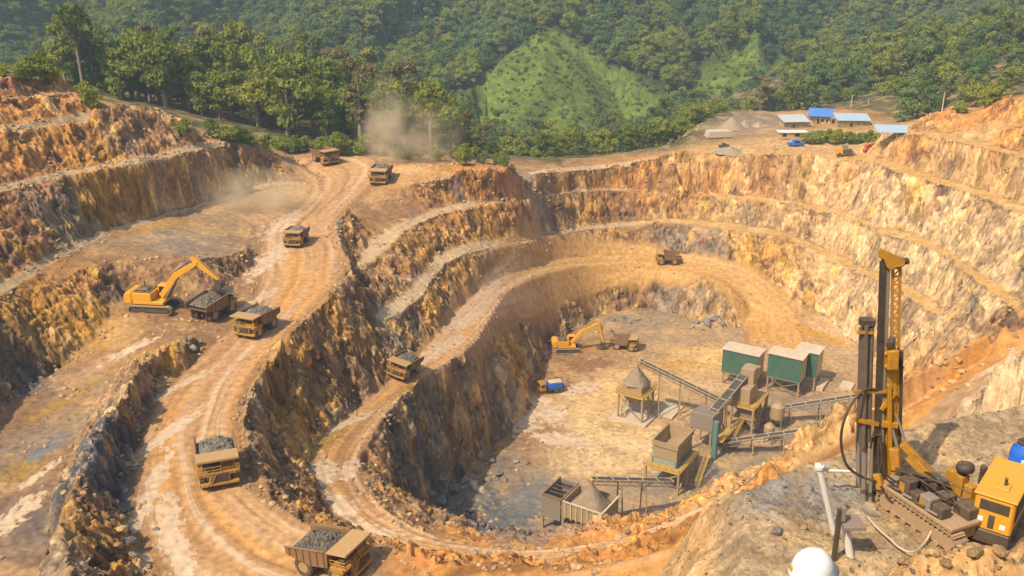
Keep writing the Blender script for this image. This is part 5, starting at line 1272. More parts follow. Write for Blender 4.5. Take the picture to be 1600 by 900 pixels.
# i) crusher tower
t = plant_root("crusher_tower", 1168, 684, "tan crusher tower with walkways between the green sheds and the hoppers", "tower")
m = MB(); m.bb((.5, .5, 7.5), (5.5, 4.5, 11.5)).bb((3.2, .8, 11.505), (6.2, 3.8, 15.0)); m.build("crusher_house", M_TAN, t, .05)
B("motor_box", M_RAIL, t, ((6.3, .9, 11.5), (8.2, 3.5, 14.2)), bevel=.05)
m = MB(); m.bb((-.8, -1.2, 7.2), (9.5, 6.0, 7.45)); railing(m, [(-.7, 5.9), (-.7, -1.1), (9.4, -1.1)], 7.45, 1.1, .1); m.build("walkway", M_RAIL, t)
m = MB(); m.bb((.5, -1.0, 4.0), (7.5, 4.0, 4.2)); railing(m, [(.6, -.9), (7.4, -.9)], 4.2, 1.1, .1); m.bar((7.4, -.9, 4.2), (9.3, -1.0, 7.3), .5, .12); m.build("lower_walkway", M_RAIL, t)
legs(t, [(-.5, -.9), (4.4, -.9), (9.2, -.9), (-.5, 5.6), (4.4, 5.6), (9.2, 5.6)], 0, 7.2, .45)
m = MB(); m.add([(.6, .6, 7.2), (5.4, .6, 7.2), (5.4, 4.4, 7.2), (.6, 4.4, 7.2), (1.0, -1.5, 2.0), (2.6, -1.5, 2.0), (2.6, -.3, 2.0), (1.0, -.3, 2.0)], [(0, 1, 5, 4), (1, 2, 6, 5), (2, 3, 7, 6), (3, 0, 4, 7), (4, 5, 6, 7), (0, 3, 2, 1)]); m.build("chute", M_STEEL, t)
m = MB(); m.bar((-.5, -.9, .3), (4.4, -.9, 6.9), .2).bar((4.4, -.9, 6.9), (9.2, -.9, .3), .2); m.build("brace", M_TAN, t)
MB().bb((5.8, .6, 0), (8.6, 3.4, 3.6)).build("crusher", M_DARK, t, .2)
conveyor(PZ(1104, 656, FZ + 7.5), PZ(1176, 571, FZ + 14.6), "steep pale-edged conveyor in the middle of the plant, climbing to the crusher tower", 1.9, (.35,))
conveyor(PZ(958, 748, FZ + 11.4)[:3] if False else PZ(1050, 752, FZ + 7.0), (to_world(bpy.data.objects["storage_bin"], (Wd / 2, L1 / 2, 0))[0], to_world(bpy.data.objects["storage_bin"], (Wd / 2, L1 / 2, 0))[1], FZ + 11.6), "low conveyor feeding the gravel heap in the nearest bin", 1.4, (.35, .65))
conveyor(PZ(1128, 692, FZ + 2.5), PZ(1290, 668, FZ + 6.5), "lower of the two conveyors running right towards the drill rig", 1.4, (.3, .6, .9))
conveyor(PZ(1190, 643, FZ + 2.5), PZ(1345, 618, FZ + 7.0), "upper of the two conveyors running right behind the drill rig", 1.4, (.3, .6, .9))
# stairs, pipes and cross bracing that tie the plant together
def stair(u, v, z0, z1, ang, label, w=.9):
    x, y, _ = PZ(u, v, z0); t = empty("access_stair", (x, y, z0), ang); tag(t, label, "stair", "access stairs of the plant"); L = (z1 - z0) * 1.1; m = MB()
    for s in (0, w): m.bar((0, s, 0), (L, s, z1 - z0), .08, .2).bar((0, s, 1.0), (L, s, z1 - z0 + 1.0), .06)
    n = int((z1 - z0) / .3)
    for k in range(n): m.bb((L * k / n, 0, (z1 - z0) * k / n), (L * k / n + .28, w, (z1 - z0) * k / n + .05))
    for k in range(4): f = k / 3; m.bar((L * f, 0, (z1 - z0) * f), (L * f, 0, (z1 - z0) * f + 1), .05).bar((L * f, w, (z1 - z0) * f), (L * f, w, (z1 - z0) * f + 1), .05)
    m.build("flight", M_RAIL, t)
stair(1092, 760, FZ, FZ + 4.9, BX, "yellow stair up the right side of the feed hopper platform")
stair(1146, 690, FZ, FZ + 7.2, BX - .2, "yellow stair up to the crusher tower walkway")
stair(975, 655, FZ, FZ + 6.2, BX + .3, "yellow stair up the left side of the screening tower")
for (u, v, h, r_, lab) in [(1212, 668, 5.5, 1.6, "tan cone-bottomed silo in front of the middle green shed"), (1200, 690, 3.8, 1.2, "short tan silo at the foot of the crusher tower")]:
    x, y, _ = PZ(u, v, FZ); t = empty("silo", (x, y, FZ)); tag(t, lab, "silo")
    MB().lathe([(.4, 1.2), (r_, 2.6), (r_, h), (r_ * .5, h + .7), (.2, h + .75)], (0, 0, 0), 'Z', 20).build("tank", M_TAN, t)
    for k in range(4): a = k * math.pi / 2 + .4; B("leg", M_STEEL, t, ((r_ * math.cos(a) - .1, r_ * math.sin(a) - .1, 0), (r_ * math.cos(a) + .1, r_ * math.sin(a) + .1, 2.8)))
# h) green sheds on legs
def green_shed(u, v, la, lb, z0, h, label):
    t = plant_root("plant_shed", u, v, label, "shed", "green sheds of the plant")
    m = MB(); m.bb((0, 0, z0), (.12, la, z0 + h))                       # long green side facing left and the camera
    m.bb((lb - .12, 0, z0), (lb, la, z0 + h)); n = int(la / .6)
    for k in range(n): m.bb((-.06, .25 + k * .6, z0 + .05), (-.003, .33 + k * .6, z0 + h - .05))
    m.build("green_wall", M_GREEN, t)
    m = MB(); m.bb((.121, 0, z0), (lb - .121, .12, z0 + h)).bb((.121, la - .12, z0), (lb - .121, la, z0 + h)); n = int(lb / .9)
    for k in range(n): m.bb((.4 + k * .9, -.06, z0 + .05), (.5 + k * .9, -.003, z0 + h - .05))
    m.build("end_wall", M_PALE, t)
    MB().bb((-.3, -.3, z0 + h), (lb + .3, la + .3, z0 + h + .18)).build("roof", M_PALE, t, .03)
    MB().bb((0, 0, z0 - .25), (lb, la, z0 - .003)).build("floor_frame", M_STEEL, t)
    legs(t, [(.3, .3), (lb - .3, .3), (.3, la - .3), (lb - .3, la - .3)], 0, z0 - .25, .35)
    m = MB(); m.bar((.3, .3, .2), (.3, la - .3, z0 - .4), .15).bar((.3, la - .3, .2), (.3, .3, z0 - .4), .15).bar((.3, .3, .2), (lb - .3, .3, z0 - .4), .15); m.build('brace', M_STEEL, t)
green_shed(1180, 612, 9.0, 5.0, 3.4, 6.0, "leftmost green plant shed, partly behind the steep conveyor")
green_shed(1247, 622, 8.2, 4.8, 4.0, 6.0, "middle green plant shed with a pale end wall, right of the crusher tower")
green_shed(1272, 612, 5.5, 5.2, 3.6, 6.4, "pale-ended plant shed tucked behind the middle green shed")
for (u, v, a, b, h, lab) in [(1285, 612, 6, 5, 1.0, "low concrete block right of the plant sheds"), (1050, 655, 7, 5, .35, "concrete pad between the screening tower and the grey bin"), (1330, 612, 4, 3, .8, "concrete block at the end of the upper conveyor")]:
    x, y = frame_at(u, v); t = empty("concrete_pad", (x, y, FZ), BX); MB().bb((0, 0, -.2), (a, b, h)).build("slab", M_CONC, t, .04); tag(t, lab, "concrete pad")

# ------------------------------------------------------------------ camp on the far rim
def shed(u, v, dep, L, W, h, rot, mat, label, wall=None, pitch=.25, group="roofed sheds of the camp"):
    p = hit(u, v); z = p[2]; t = empty("camp_shed", (p[0], p[1], z), math.radians(rot)); tag(t, label, "shed", group)
    m = MB(); m.prism([(-W / 2 - .5, h), (W / 2 + .5, h + pitch * W), (W / 2 + .5, h + pitch * W + .12), (-W / 2 - .5, h + .12)], -L / 2 - .5, L / 2 + .5)
    o = m.build("roof", mat, t)
    for y in np.linspace(-L / 2, L / 2, 5): B("post", M_TAN, t, ((-W / 2, y - .12, 0), (-W / 2 + .24, y + .12, h)))
    if wall:
        m = MB(); m.bb((-W / 2 + .6, -L / 2 + .3, 0), (W / 2 - .2, L / 2 - .3, h - .4)); m.build("wall", wall, t)
        m = MB()
        for k in range(4): y = -L / 2 + 1.2 + k * (L - 2) / 4; m.bb((-W / 2 + .55, y, .9 if k != 2 else .05), (-W / 2 + .597, y + .9, h - 1.0))
        m.build("window", M_GLASS, t)
    return t
shed(1239, 197, 372, 9, 6, 2.0, 96, M_ROOFG, "grey-roofed shed at the left end of the camp", M_WALL)
shed(1281, 192, 378, 8, 7, 2.9, 72, M_ROOFB, "bright blue-roofed shed in the middle of the camp", M_WALL)
shed(1330, 196, 376, 11, 6, 2.2, 86, M_ROOFP, "pale blue-roofed open shed at the right end of the camp", M_WALL)
shed(1398, 214, 345, 11, 5, 1.8, 84, M_ROOFP, "pale blue roof peeping over the right bench, apart from the camp")
p = hit(1237, 216); z = p[2]; t = empty("site_cabin", (p[0], p[1], z)); tag(t, "long low cabin with a white flat roof below the camp sheds", "cabin")
B("wall", M_WALL, t, ((-4.5, -1.5, 0), (4.5, 1.5, 2.2))); B("roof", M_WHITE, t, ((-5, -2, 2.201), (5, 2, 2.45))); MB().bb((-3.6, -1.55, .8), (-2.2, -1.501, 1.8)).bb((.5, -1.55, .8), (2.2, -1.501, 1.8)).build("window", M_GLASS, t)
def hedge_fn(): pass
for k, (u, v) in enumerate([(1262, 222), (1278, 222), (1294, 222), (1310, 222), (1326, 222), (1342, 223), (1358, 224)]):
    p = hit(u, v + 2); TREES.append(tree(5, p[0], p[1], ground(p[0], p[1]) - .2, .82, "in the clipped hedge row below the camp sheds", "hedge bushes below the camp"))
def pickup(u, v, mat, rot, label, sc=1.0):
    x, y, z = hit(u, v); t = empty("utility_vehicle"); tag(t, label, "vehicle")
    m = MB(); m.prism([(-2.4, .5), (2.4, .5), (2.4, 1.05), (1.2, 1.15), (.7, 1.85), (-.8, 1.85), (-.9, 1.1), (-2.4, 1.1)], -.9, .9); b = m.build("body", mat, t, .06)
    MB().prism([(1.08, 1.17), (.72, 1.75), (-.7, 1.75), (-.7, 1.17)], -.915, .915).build("window", M_GLASS, b)
    for x_ in (-1.5, 1.5):
        for y_ in (-.8, .8): MB().lathe([(.2, -.12), (.4, -.14), (.4, .14), (.2, .12)], (x_, y_, .4), 'Y', 14).build("wheel", M_TYRE, t)
    fit(t, x, y, math.radians(rot), 3, 1.6, sc); return t
pickup(1243, 229, M_BLUE, 5, "bright blue vehicle parked on the dirt yard below the camp", 1.15)
pickup(1358, 232, paint("red_paint", (.45, .05, .02), amount=.3), 10, "red vehicle at the right end of the camp yard", .8)
pickup(1131, 230, M_DARK, 0, "dark vehicle left of the sand mounds in the camp yard", .75)
x, y, z = hit(1318, 244); t = empty("loader"); tag(t, "orange and black wheel loader at the edge of the camp yard", "loader")
B("engine_body", M_DARK, t, ((-2.6, -1.0, .8), (.4, 1.0, 2.3)), bevel=.08); B("rear_hood", M_ORG, t, ((.45, -1.1, .8), (2.4, 1.1, 2.8)), bevel=.1)
c_ = B("cab", M_STEEL, t, ((-1.2, -.7, 2.305), (.4, .7, 3.8)), bevel=.05); MB().bb((-1.22, -.6, 2.7), (-1.202, .6, 3.6)).build("window", M_GLASS, c_)
MB().prism([(-4.4, .1), (-3.3, .1), (-3.0, 1.2), (-3.3, 1.4), (-3.6, .5), (-4.4, .4)], -1.3, 1.3).build("bucket", M_STEEL, t)
MB().bar((-3.2, -.5, .9), (-.8, -.5, 1.9), .25).bar((-3.2, .5, .9), (-.8, .5, 1.9), .25).build("lift_arm", M_ORG, t)
for x_ in (-1.8, 1.5):
    for y_ in (-1.1, 1.1): MB().lathe([(.35, -.25), (.72, -.28), (.75, 0), (.72, .28), (.35, .25)], (x_, y_, .75), 'Y', 16).build("wheel", M_TYRE, t)
fit(t, x, y, math.radians(175), 4, 2, .95)
x, y, z = hit(1122, 214); t = empty("slab_stack", (x, y, z), math.radians(10)); tag(t, "stack of pale concrete slabs left of the camp mounds", "slab stack")
for k in range(3): MB().bb((-4.5 + .3 * k, -2, .1 + k * .75), (4.5 - .4 * k, 2, .8 + k * .75)).build("slab", M_CONC, t, .04)
for (u, v, r_, h_, lab) in [(1143, 200, 5.0, 4.2, "taller grey sand mound left of the camp"), (1163, 198, 3.2, 2.6, "smaller sand mound right of the tall one by the camp"), (1184, 198, 2.2, 1.8, "smallest sand mound beside the camp track"), (1140, 237, 5, 1.7, "brown spoil heap on the rim below the camp")]:
    x, y, z = hit(u, v); tag(pile("sand_mound", x, y, z - .3, z + h_, r_, r_, M_SAND, 0, 0, int(u)), lab, "mound", "sand mounds by the camp")
for (u, v, dd, h_, lab) in [(1327, 190, 390, 11, "utility pole between the blue roof and the pale roof"), (1353, 190, 395, 9.5, "utility pole behind the right end of the camp"), (1472, 172, 330, 8, "utility pole at the end of the top right bench"), (1512, 168, 345, 9, "utility pole on the wooded slope, right of the bench end")]:
    p = PD(u, v, dd); z = min(ground(p[0], p[1]), p[2]) - .3; t = empty("utility_pole", (p[0], p[1], z)); tag(t, lab, "pole", "utility poles round the camp")
    MB().tube([(0, 0, 0), (0, 0, h_)], [.22, .16], 8).build("pole", M_CONC, t); MB().bb((-.9, -.06, h_ - .9), (.9, .06, h_ - .75)).build("crossarm", M_DARK, t)
x, y, z = hit(1210, 236); t = empty("sign_post", (x, y, z)); tag(t, "pale post with a board on the camp yard, left of the blue vehicle", "post"); B("post", M_TAN, t, ((-.15, -.15, 0), (.15, .15, 3.4))); B("board", M_PALE, t, ((-.5, -.22, 2.0), (.5, -.152, 3.2)))
# ------------------------------------------------------------------ near ground: the drill pad
EDGE = [(30, 25.5), (18, 22.8), (12.8, 21.3), (10.4, 20.5), (9.3, 20.1), (6.8, 18.8), (4.96, 17.7), (4.55, 16), (3.9, 14), (2.4, 11), (0, 7.4), (-2, 4.5), (-4, 2)]
def pad_height(x, y):
    x = np.asarray(x, np.float32).ravel(); y = np.asarray(y, np.float32).ravel()
    s, d = polydist(EDGE, x, y)                 # d < 0 outside (left and beyond), when walking the edge towards the camera
    out = np.maximum(-d if PADSIGN > 0 else d, 0)
    base = 119 + np.maximum(14.3 - y, 0) * 0.60
    base = base + 0.95 * np.exp(-((y - 12.9 - .15 * (x - 7)) / 0.62) ** 2) * smooth(5.5, 6.6, x)       # spoil ridge in front of the rig
    base = base + 0.25 * smooth(19, 22, y) + 0.12 * fbm(x / 2.3, y / 2.3, 3, 301)
    sl = 1.05 * out + 1.0 * np.maximum(out - 0.9, 0) - 0.4 * np.maximum(out - 4.5, 0)
    z = base - sl
    onsl = smooth(0.1, 0.8, out)
    ridge_ = np.exp(-((y - 12.9 - .15 * (x - 7)) / 0.8) ** 2) * smooth(5.3, 6.4, x)
    z = z + onsl * (0.22 * (ridged(x / 1.9 + y / 4, y / 3.2 - x / 4, 3, 311) - .5)) + (0.05 + .12 * ridge_) * (ridged(x / .55, y / .55, 3, 321) - .5) + 0.03 * fbm(x / .2, y / .2, 2, 331)
    return z, out, ridge_
_s, _d = polydist(EDGE, np.array([8.0], np.float32), np.array([16.0], np.float32)); PADSIGN = 1 if _d[0] > 0 else -1
px_ = np.arange(-5, 27, 0.075); py_ = np.r_[np.arange(2.0, 12, .09), np.arange(12, 22, .06), np.arange(22, 30.5, .12)]
PX, PY = np.meshgrid(px_, py_)
pz, pout, prid = pad_height(PX, PY)
pc = np.tile(np.array([.36, .26, .155], np.float32), (pz.size, 1)); X1, Y1 = PX.ravel(), PY.ravel()
nA, nB = fbm(X1 / 1.3, Y1 / 1.3, 4, 341), fbm(X1 / .5, Y1 / .5, 3, 351)
pc = mix(pc, (.26, .235, .205), smooth(.1, .5, 1.1 - np.hypot((X1 - 6.1) / 1.7, (Y1 - 17.4) / 1.2) + .4 * nA))     # grey gravel
pc = mix(pc, (.50, .34, .17), .6 * smooth(.1, .6, nA)); pc = mix(pc, (.20, .13, .075), .5 * smooth(.15, .7, -nA + .3 * nB))
pc = mix(pc, (.54, .32, .135), .85 * smooth(.15, .7, pout + .25 * nA)); pc = mix(pc, (.60, .42, .22), .5 * smooth(.2, .8, pout) * smooth(0, .5, nB))
pc = mix(pc, (.58, .34, .14), .8 * smooth(.2, .7, prid))
pc = pc * (1 + .22 * nB)[:, None]
pm = np_mesh("near_ground", np.stack([X1, Y1, pz], -1), grid_faces(len(py_), len(px_)), True)
at = pm.attributes.new("col", 'FLOAT_COLOR', 'POINT'); at.data.foreach_set("color", np.concatenate([np.clip(pc, .03, .75), 0 * pc[:, :1]], 1).astype(np.float32).ravel())
M_NEAR, nt, bs = nodes_of("near_ground_gravel")
a = nt.nodes.new("ShaderNodeAttribute"); a.attribute_name = "col"
n1 = tex_noise(nt, 7, 6, .65); n2 = tex_noise(nt, 32, 4, .6)
v1 = nt.nodes.new("ShaderNodeTexVoronoi"); v1.inputs["Scale"].default_value = 13; tc = nt.nodes.new("ShaderNodeTexCoord"); nt.links.new(tc.outputs["Object"], v1.inputs["Vector"])
r1 = ramp(nt, n1.outputs[0], [(.3, .6), (.7, 1.35)]); r2 = ramp(nt, v1.outputs["Color"], [(0, .75), (1, 1.25)])
c = mixrgb(nt, a.outputs["Color"], r1.outputs[0], .8, 'MULTIPLY'); c = mixrgb(nt, c, r2.outputs[0], .6, 'MULTIPLY'); nt.links.new(c, bs.inputs["Base Color"]); bs.inputs["Roughness"].default_value = .95; bs.inputs["Specular IOR Level"].default_value = .2
p = bump(nt, bs, n1.outputs[0], .7, .08); p = bump(nt, bs, v1.outputs["Distance"], .5, -.03, p); bump(nt, bs, n2.outputs[0], .5, .012, p)
tag(link("near_ground", pm, M_NEAR), kind="structure")
def pad(x, y): return float(pad_height(np.array([x]), np.array([y]))[0][0])

# ------------------------------------------------------------------ drill rig
M_ORG_CLEAN = M_ORG
M_ORG = paint("rig_yellow_paint", (.56, .27, .015), dust=(.13, .08, .045), amount=0.75, scale=5)
M_GRIME = paint("greasy_machinery", (.06, .052, .045), dust=(.24, .16, .095), amount=0.6, scale=6)
O = PD(1368, 778, 17.4); O = (O[0], O[1], pad(O[0], O[1])); RA = math.radians(-66)
rig = empty("drill_rig", O, RA); tag(rig, "yellow tracked drill rig with a tall mast on the gravel ledge", "drill rig")
Rinv = Matrix.Rotation(-RA, 3, 'Z')
def RP(u, v, y): p = PD(u, v, y); return tuple(Rinv @ (Vector(p) - Vector(O)))
def W2(x, y, z): return tuple(Rinv @ Vector((x, y, z)))
# tracks
for y0 in (-.12, 1.18):
    m = MB(); L, R_, n = 2.15, .27, 40; per = 2 * L + 2 * math.pi * R_
    for k in range(n):
        f = k / n * per
        if f < L: p = (.3 + f, 2 * R_); a = 0
        elif f < L + math.pi * R_: q = (f - L) / R_; p = (.3 + L + R_ * math.sin(q), R_ + R_ * math.cos(q)); a = q
        elif f < 2 * L + math.pi * R_: p = (.3 + L - (f - L - math.pi * R_), 0); a = 0
        else: q = (f - 2 * L - math.pi * R_) / R_; p = (.3 - R_ * math.sin(q), R_ - R_ * math.cos(q)); a = q
        m.box((p[0], y0, p[1] + .03), (.125, .36, .05), Matrix.Rotation(a, 3, 'Y')).box((p[0], y0, p[1] + .03), (.03, .36, .11), Matrix.Rotation(a, 3, 'Y'))
    tr = m.build("track", M_MUDM, rig)
    m = MB(); m.bb((.3, y0 - .12, .14), (2.45, y0 + .12, .46))
    for x in (.3, 2.45): m.lathe([(.22, -.13), (.22, .13)], (x, y0, R_ + .03), 'Y', 16)
    for k in range(5): m.lathe([(.09, -.15), (.09, .15)], (.6 + k * .36, y0, .12), 'Y', 12)
    m.build("track_frame", M_MUDM, tr, .015)
m = MB(); m.bb((.0, -.3, .62), (2.5, 1.3, .72)).bb((.1, .1, .3), (2.4, .95, .615)); m.build("deck", M_MUDM, rig, .02)
for (a, b, mt, nm) in [((.32, -.26, .725), (.58, .0, 1.02), M_STEEL, "valve_box"), ((.62, -.24, .725), (.98, .06, 1.12), M_GRIME, "hydraulic_tank"), ((1.02, -.26, .725), (1.3, .02, .95), M_GRIME, "pump_box"), ((1.36, -.27, .725), (1.72, .04, 1.04), M_STEEL, "tool_box"), ((1.76, -.25, .725), (2.1, .05, .98), M_GRIME, "oil_tank"), ((.7, .3, .725), (1.3, .75, 1.12), M_GRIME, "engine"), ((1.4, .25, .725), (1.75, .6, 1.0), M_GRIME, "radiator"),
                       ((1.9, .3, .725), (2.4, .75, .98), M_GRIME, "fuel_tank"), ((.95, .95, .725), (1.5, 1.2, 1.22), M_ORG, "side_panel"), ((1.55, .95, .725), (1.8, 1.2, 1.1), M_YEL, "side_box"), ((.66, -.252, .8), (.84, -.241, 1.02), M_ORG, "yellow_cover"), ((1.40, -.282, .76), (1.54, -.271, .96), M_ORG, "access_door"), ((.35, .35, .725), (.6, .6, .9), M_ORG, "winch")]:
    B(nm, mt, rig, (a, b), bevel=.02)
m = MB()
for k in range(6): m.tube([(.4 + k * .3, .12, .74), (.42 + k * .3, .14, .92 + .05 * (k % 3)), (.55 + k * .3, .22, .93 + .05 * (k % 2)), (.62 + k * .3, .3, .8)], .018, 6)
m.build("pipework", M_BLACK, rig)
m = MB()
for k in range(5): m.tube([(.36 + k * .05, -.1, 1.02), (.37 + k * .05, -.13, 1.16)], .008, 5).lathe([(.014, 0), (.014, .03)], (.37 + k * .05, -.13, 1.15), 'Z', 8)
m.build("control_lever", M_BLACK, rig)
rh = random.Random(3)
for k in range(7):
    p0 = (rh.uniform(.2, .6), rh.uniform(-.25, .5), rh.uniform(.85, 1.15)); p1 = (rh.uniform(1.1, 2.1), rh.uniform(-.25, .8), rh.uniform(.85, 1.15)); md = ((p0[0] + p1[0]) / 2, (p0[1] + p1[1]) / 2 - .1, rh.uniform(1.0, 1.35))
    m = MB(); m.tube(spline([p0, md, p1], 8), .016 + .01 * rh.random(), 6); m.build("hydraulic_hose", M_BLACK, rig)
for k in range(4): MB().tube([(.45 + .42 * k, -.29, .8), (.75 + .42 * k, -.29, .82)], .03, 8).build("hydraulic_cylinder", M_STEEL if k % 2 else M_GRIME, rig)
m = MB().lathe([(.21, 0), (.23, .05), (.2, .14), (.08, .19)], (1.4, 1.08, 1.34), 'Z', 18).tube([(1.4, 1.08, 1.2), (1.4, 1.08, 1.36)], .05, 8); m.build("muffler", M_BLACK, rig, 0, True)
for o_ in rig.children:
    o_.scale = (.76, .82, .9); o_.location = (.2, .02, 0)
# mast
y = 17.4
m = MB(); m.bar(RP(1371, 792, y), RP(1384, 404, y), .12, .15); mast = m.build("mast", M_STEEL, rig, .015)
m = MB(); m.bar(RP(1366, 792, y - .1), RP(1379, 408, y - .1), .05, .10); m.build("mast_edge", M_BLACK, mast)
m = MB(); pa = [RP(1392.5 + 3.0 * k / 12, 560 - k * 12.8, y) for k in range(13)]; pb = [RP(1404 + 3.0 * k / 12, 560 - k * 12.8, y) for k in range(13)]
m.bar(pa[0], pa[-1], .035, .05).bar(pb[0], pb[-1], .035, .05)
for k in range(12): m.bar(pa[k], pb[k], .03, .03); m.bar(pa[k], pb[k + 1], .02, .02)
m.build("lattice_rail", M_YEL, mast)
m = MB(); m.bar(RP(1388, 792, y), RP(1393, 572, y), .12, .2).bar(RP(1399, 700, y), RP(1401, 575, y), .05, .15).bar(RP(1378, 662, y - .12), RP(1402, 664, y - .12), .12, .12).bar(RP(1376, 640, y - .1), RP(1399, 612, y - .1), .08, .1).bar(RP(1389, 600, y - .14), RP(1391, 760, y - .14), .10, .08); m.build("feed_beam", M_ORG, mast, .01)
m = MB(); m.tube([RP(1405, 700, y), RP(1408, 548, y)], .045, 10).tube([RP(1406, 556, y), RP(1406, 570, y), RP(1412, 575, y)], .02, 6); m.build("feed_cylinder", M_BLACK, mast)
m = MB(); cpts = [(1371, 392), (1376, 388), (1408, 402), (1415, 408), (1413, 417), (1401, 418), (1392, 424), (1385, 417), (1382, 407), (1372, 401)]
n_ = len(cpts); Vc = [RP(u, v, y - .14) for u, v in cpts] + [RP(u, v, y + .14) for u, v in cpts]
m.add(Vc, [tuple(range(n_)), tuple(range(2 * n_ - 1, n_ - 1, -1))] + [(k, k + n_, (k + 1) % n_ + n_, (k + 1) % n_) for k in range(n_)]); crown_ = m.build("crown_block", M_ORG, mast, .012)
m = MB().lathe([(.07, -.16), (.07, .16)], RP(1407, 409, y), 'Y', 14); m.build("sheave", M_BLACK, crown_)
m = MB(); a_ = RP(1392, 575, y - .16); b_ = RP(1394, 545, y - .16); m.bar(a_, b_, .24, .22).bar(RP(1382, 552, y - .2), RP(1404, 553, y - .2), .07, .08).bar(RP(1382, 572, y - .2), RP(1404, 573, y - .2), .07, .08); m.build("rotary_head", M_ORG, mast, .02)
m = MB(); m.tube([RP(1388, 545, y - .2), RP(1386, 535, y - .2), RP(1396, 528, y - .15)], .03, 8).lathe([(.06, 0), (.08, .1), (.06, .2)], RP(1392, 541, y - .2), 'Z', 12); m.build("swivel", M_DARK, mast)
# rod rack left of the mast
rack = MB()
for du, top, bot in ((0, 512, 692), (8, 508, 700), (16, 512, 690), (4, 520, 690), (12, 520, 700)): rack.tube([RP(1341 + du, bot, y - .05 * (du % 3)), RP(1346 + du, top, y - .05 * (du % 3))], .048, 10)
rk_ = rack.build("rod_rack", M_ROD, rig)
m = MB(); m.bar(RP(1344, 503, y), RP(1366, 503, y), .2, .16); m.tube([RP(1355, 503, y), RP(1355, 496, y)], .05, 10); m.build("rack_cap", M_BLACK, rk_, .02)
m = MB(); m.bar(RP(1340, 519, y - .12), RP(1366, 520, y - .12), .03, .06).bar(RP(1336, 655, y - .12), RP(1372, 662, y - .12), .1, .08).bar(RP(1334, 612, y - .1), RP(1384, 612, y - .1), .06, .06); m.build("rack_clamp", M_ORG, rk_)
m = MB(); m.tube([RP(1352, 612, y), RP(1349, 795, y)], .065, 10).tube([RP(1360, 790, y), RP(1364, 685, y)], .05, 10).tube([RP(1341, 690, y), RP(1341, 760, y)], .05, 10); m.build("jack_leg", M_STEEL, rig)
m = MB(); m.lathe([(.16, 0), (.16, .05), (.07, .07)], tuple(Vector(RP(1349, 797, y)) + Vector((0, 0, -.03))), 'Z', 14); m.build("jack_foot", M_MUDM, rig)
m = MB(); m.tube([RP(1362, 690, y - .2), RP(1366, 676, y - .2), RP(1373, 680, y - .2), RP(1373, 760, y - .2)], .03, 8).tube([RP(1360, 700, y - .25), RP(1362, 683, y - .25), RP(1376, 678, y - .25), RP(1378, 720, y - .25), RP(1366, 765, y - .25)], .028, 8); m.build("hose_bundle", M_BLACK, rig)
for (u0, v0, u1, v1, r_) in ((1389, 652, 1404, 706, .035), (1400, 648, 1416, 694, .03)):
    MB().tube([RP(u0, v0, y - .1), RP(u1, v1, y - .2)], r_, 8).build("brace_cylinder", M_STEEL, rig)
m = MB(); m.bar(RP(1410, 692, 17.2), RP(1464, 750, 16.9), .16, .16); m.build("boom_arm", M_ORG, rig, .015)
m = MB(); m.bar(RP(1421, 712, 17.0), RP(1458, 754, 16.7), .13, .2); m.build("boom_arm", M_ORG, rig, .015)
m = MB(); m.bar(RP(1398, 700, 17.2), RP(1402, 745, 17.1), .16, .2).bar(RP(1370, 740, 17.1), RP(1376, 765, 17.0), .12, .15); m.build("mast_pivot", M_ORG, rig, .02)
m = MB(); m.bar(RP(1462, 745, 16.9), RP(1470, 778, 16.6), .2, .2).bar(RP(1468, 752, 16.9), RP(1490, 758, 16.7), .12, .12); m.build("pivot_bracket", M_ORG, rig, .02)
m = MB()
for (pts, ) in [([(1378, 735), (1400, 752), (1430, 748), (1456, 758), (1470, 775)],), ([(1380, 745), (1410, 765), (1440, 755), (1475, 770)],), ([(1376, 760), (1395, 785), (1415, 778), (1440, 790)],)]:
    m.tube(spline([RP(u, v, 16.75) for u, v in pts], 5), .02, 6)
m.build("hydraulic_hose", M_BLACK, rig)
# hoses and pipes lying about
def hose(name, pts, r_, mat, label, cat="hose"):
    m = MB(); m.tube(spline(pts, 8), r_, 10); o = m.build(name, mat, None, 0, True); tag(o, label, cat); return o
hose("air_hose", [PD(1372, 610, 17.3), PD(1352, 608, 17.2), PD(1330, 632, 17.0), PD(1316, 668, 16.9), PD(1315, 700, 16.9), PD(1324, 728, 16.9), PD(1345, 744, 17.0), PD(1368, 752, 17.0)], .028, M_BLACK, "black hose hanging in a loop left of the drill mast")
pts = []
for (u, v) in [(1355, 806), (1368, 822), (1388, 840), (1408, 857), (1428, 862), (1446, 846), (1462, 818), (1478, 797), (1494, 783)]:
    d_ = np.array(ray(u, v)); tt = np.arange(12, 26, .02); Pq = np.outer(tt, d_); hq = pad_height(Pq[:, 0], Pq[:, 1])[0] + .05; bq = np.nonzero(Pq[:, 2] + CAMZ <= hq)[0][0]
    yq = Pq[bq, 1] - (.12 if u < 1450 else .45); pts.append(PD(u, v, yq))
hose("water_hose", pts, .022, paint("dusty_hose", (.55, .48, .36), amount=.4, scale=8), "pale hose looping on the ground in front of the rig's track")
def pipe(name, pts, r_, mat, label, extra=None):
    m = MB(); m.tube(pts, r_, 12)
    if extra: extra(m)
    o = m.build(name, mat, None, 0); tag(o, label, "pipe"); return o
pipe("leaning_pipe", [PD(1304, 836, 16.2), PD(1281, 735, 16.2), PD(1280, 727, 16.25)], .06, M_PVC, "white plastic pipe leaning up from the gravel, with an elbow on top", lambda m: m.tube([PD(1278, 729, 16.2), PD(1291, 731, 16.4)], .075, 12).lathe([(.09, 0), (.09, .06)], PD(1280, 732, 16.2), 'Z', 12))
pipe("casing_pipe", [PD(1320, 816, 15.4), PD(1325, 850, 15.35), PD(1331, 884, 15.3)], .075, M_PVC, "short white pipe standing below a small steel plate near the hard hat")
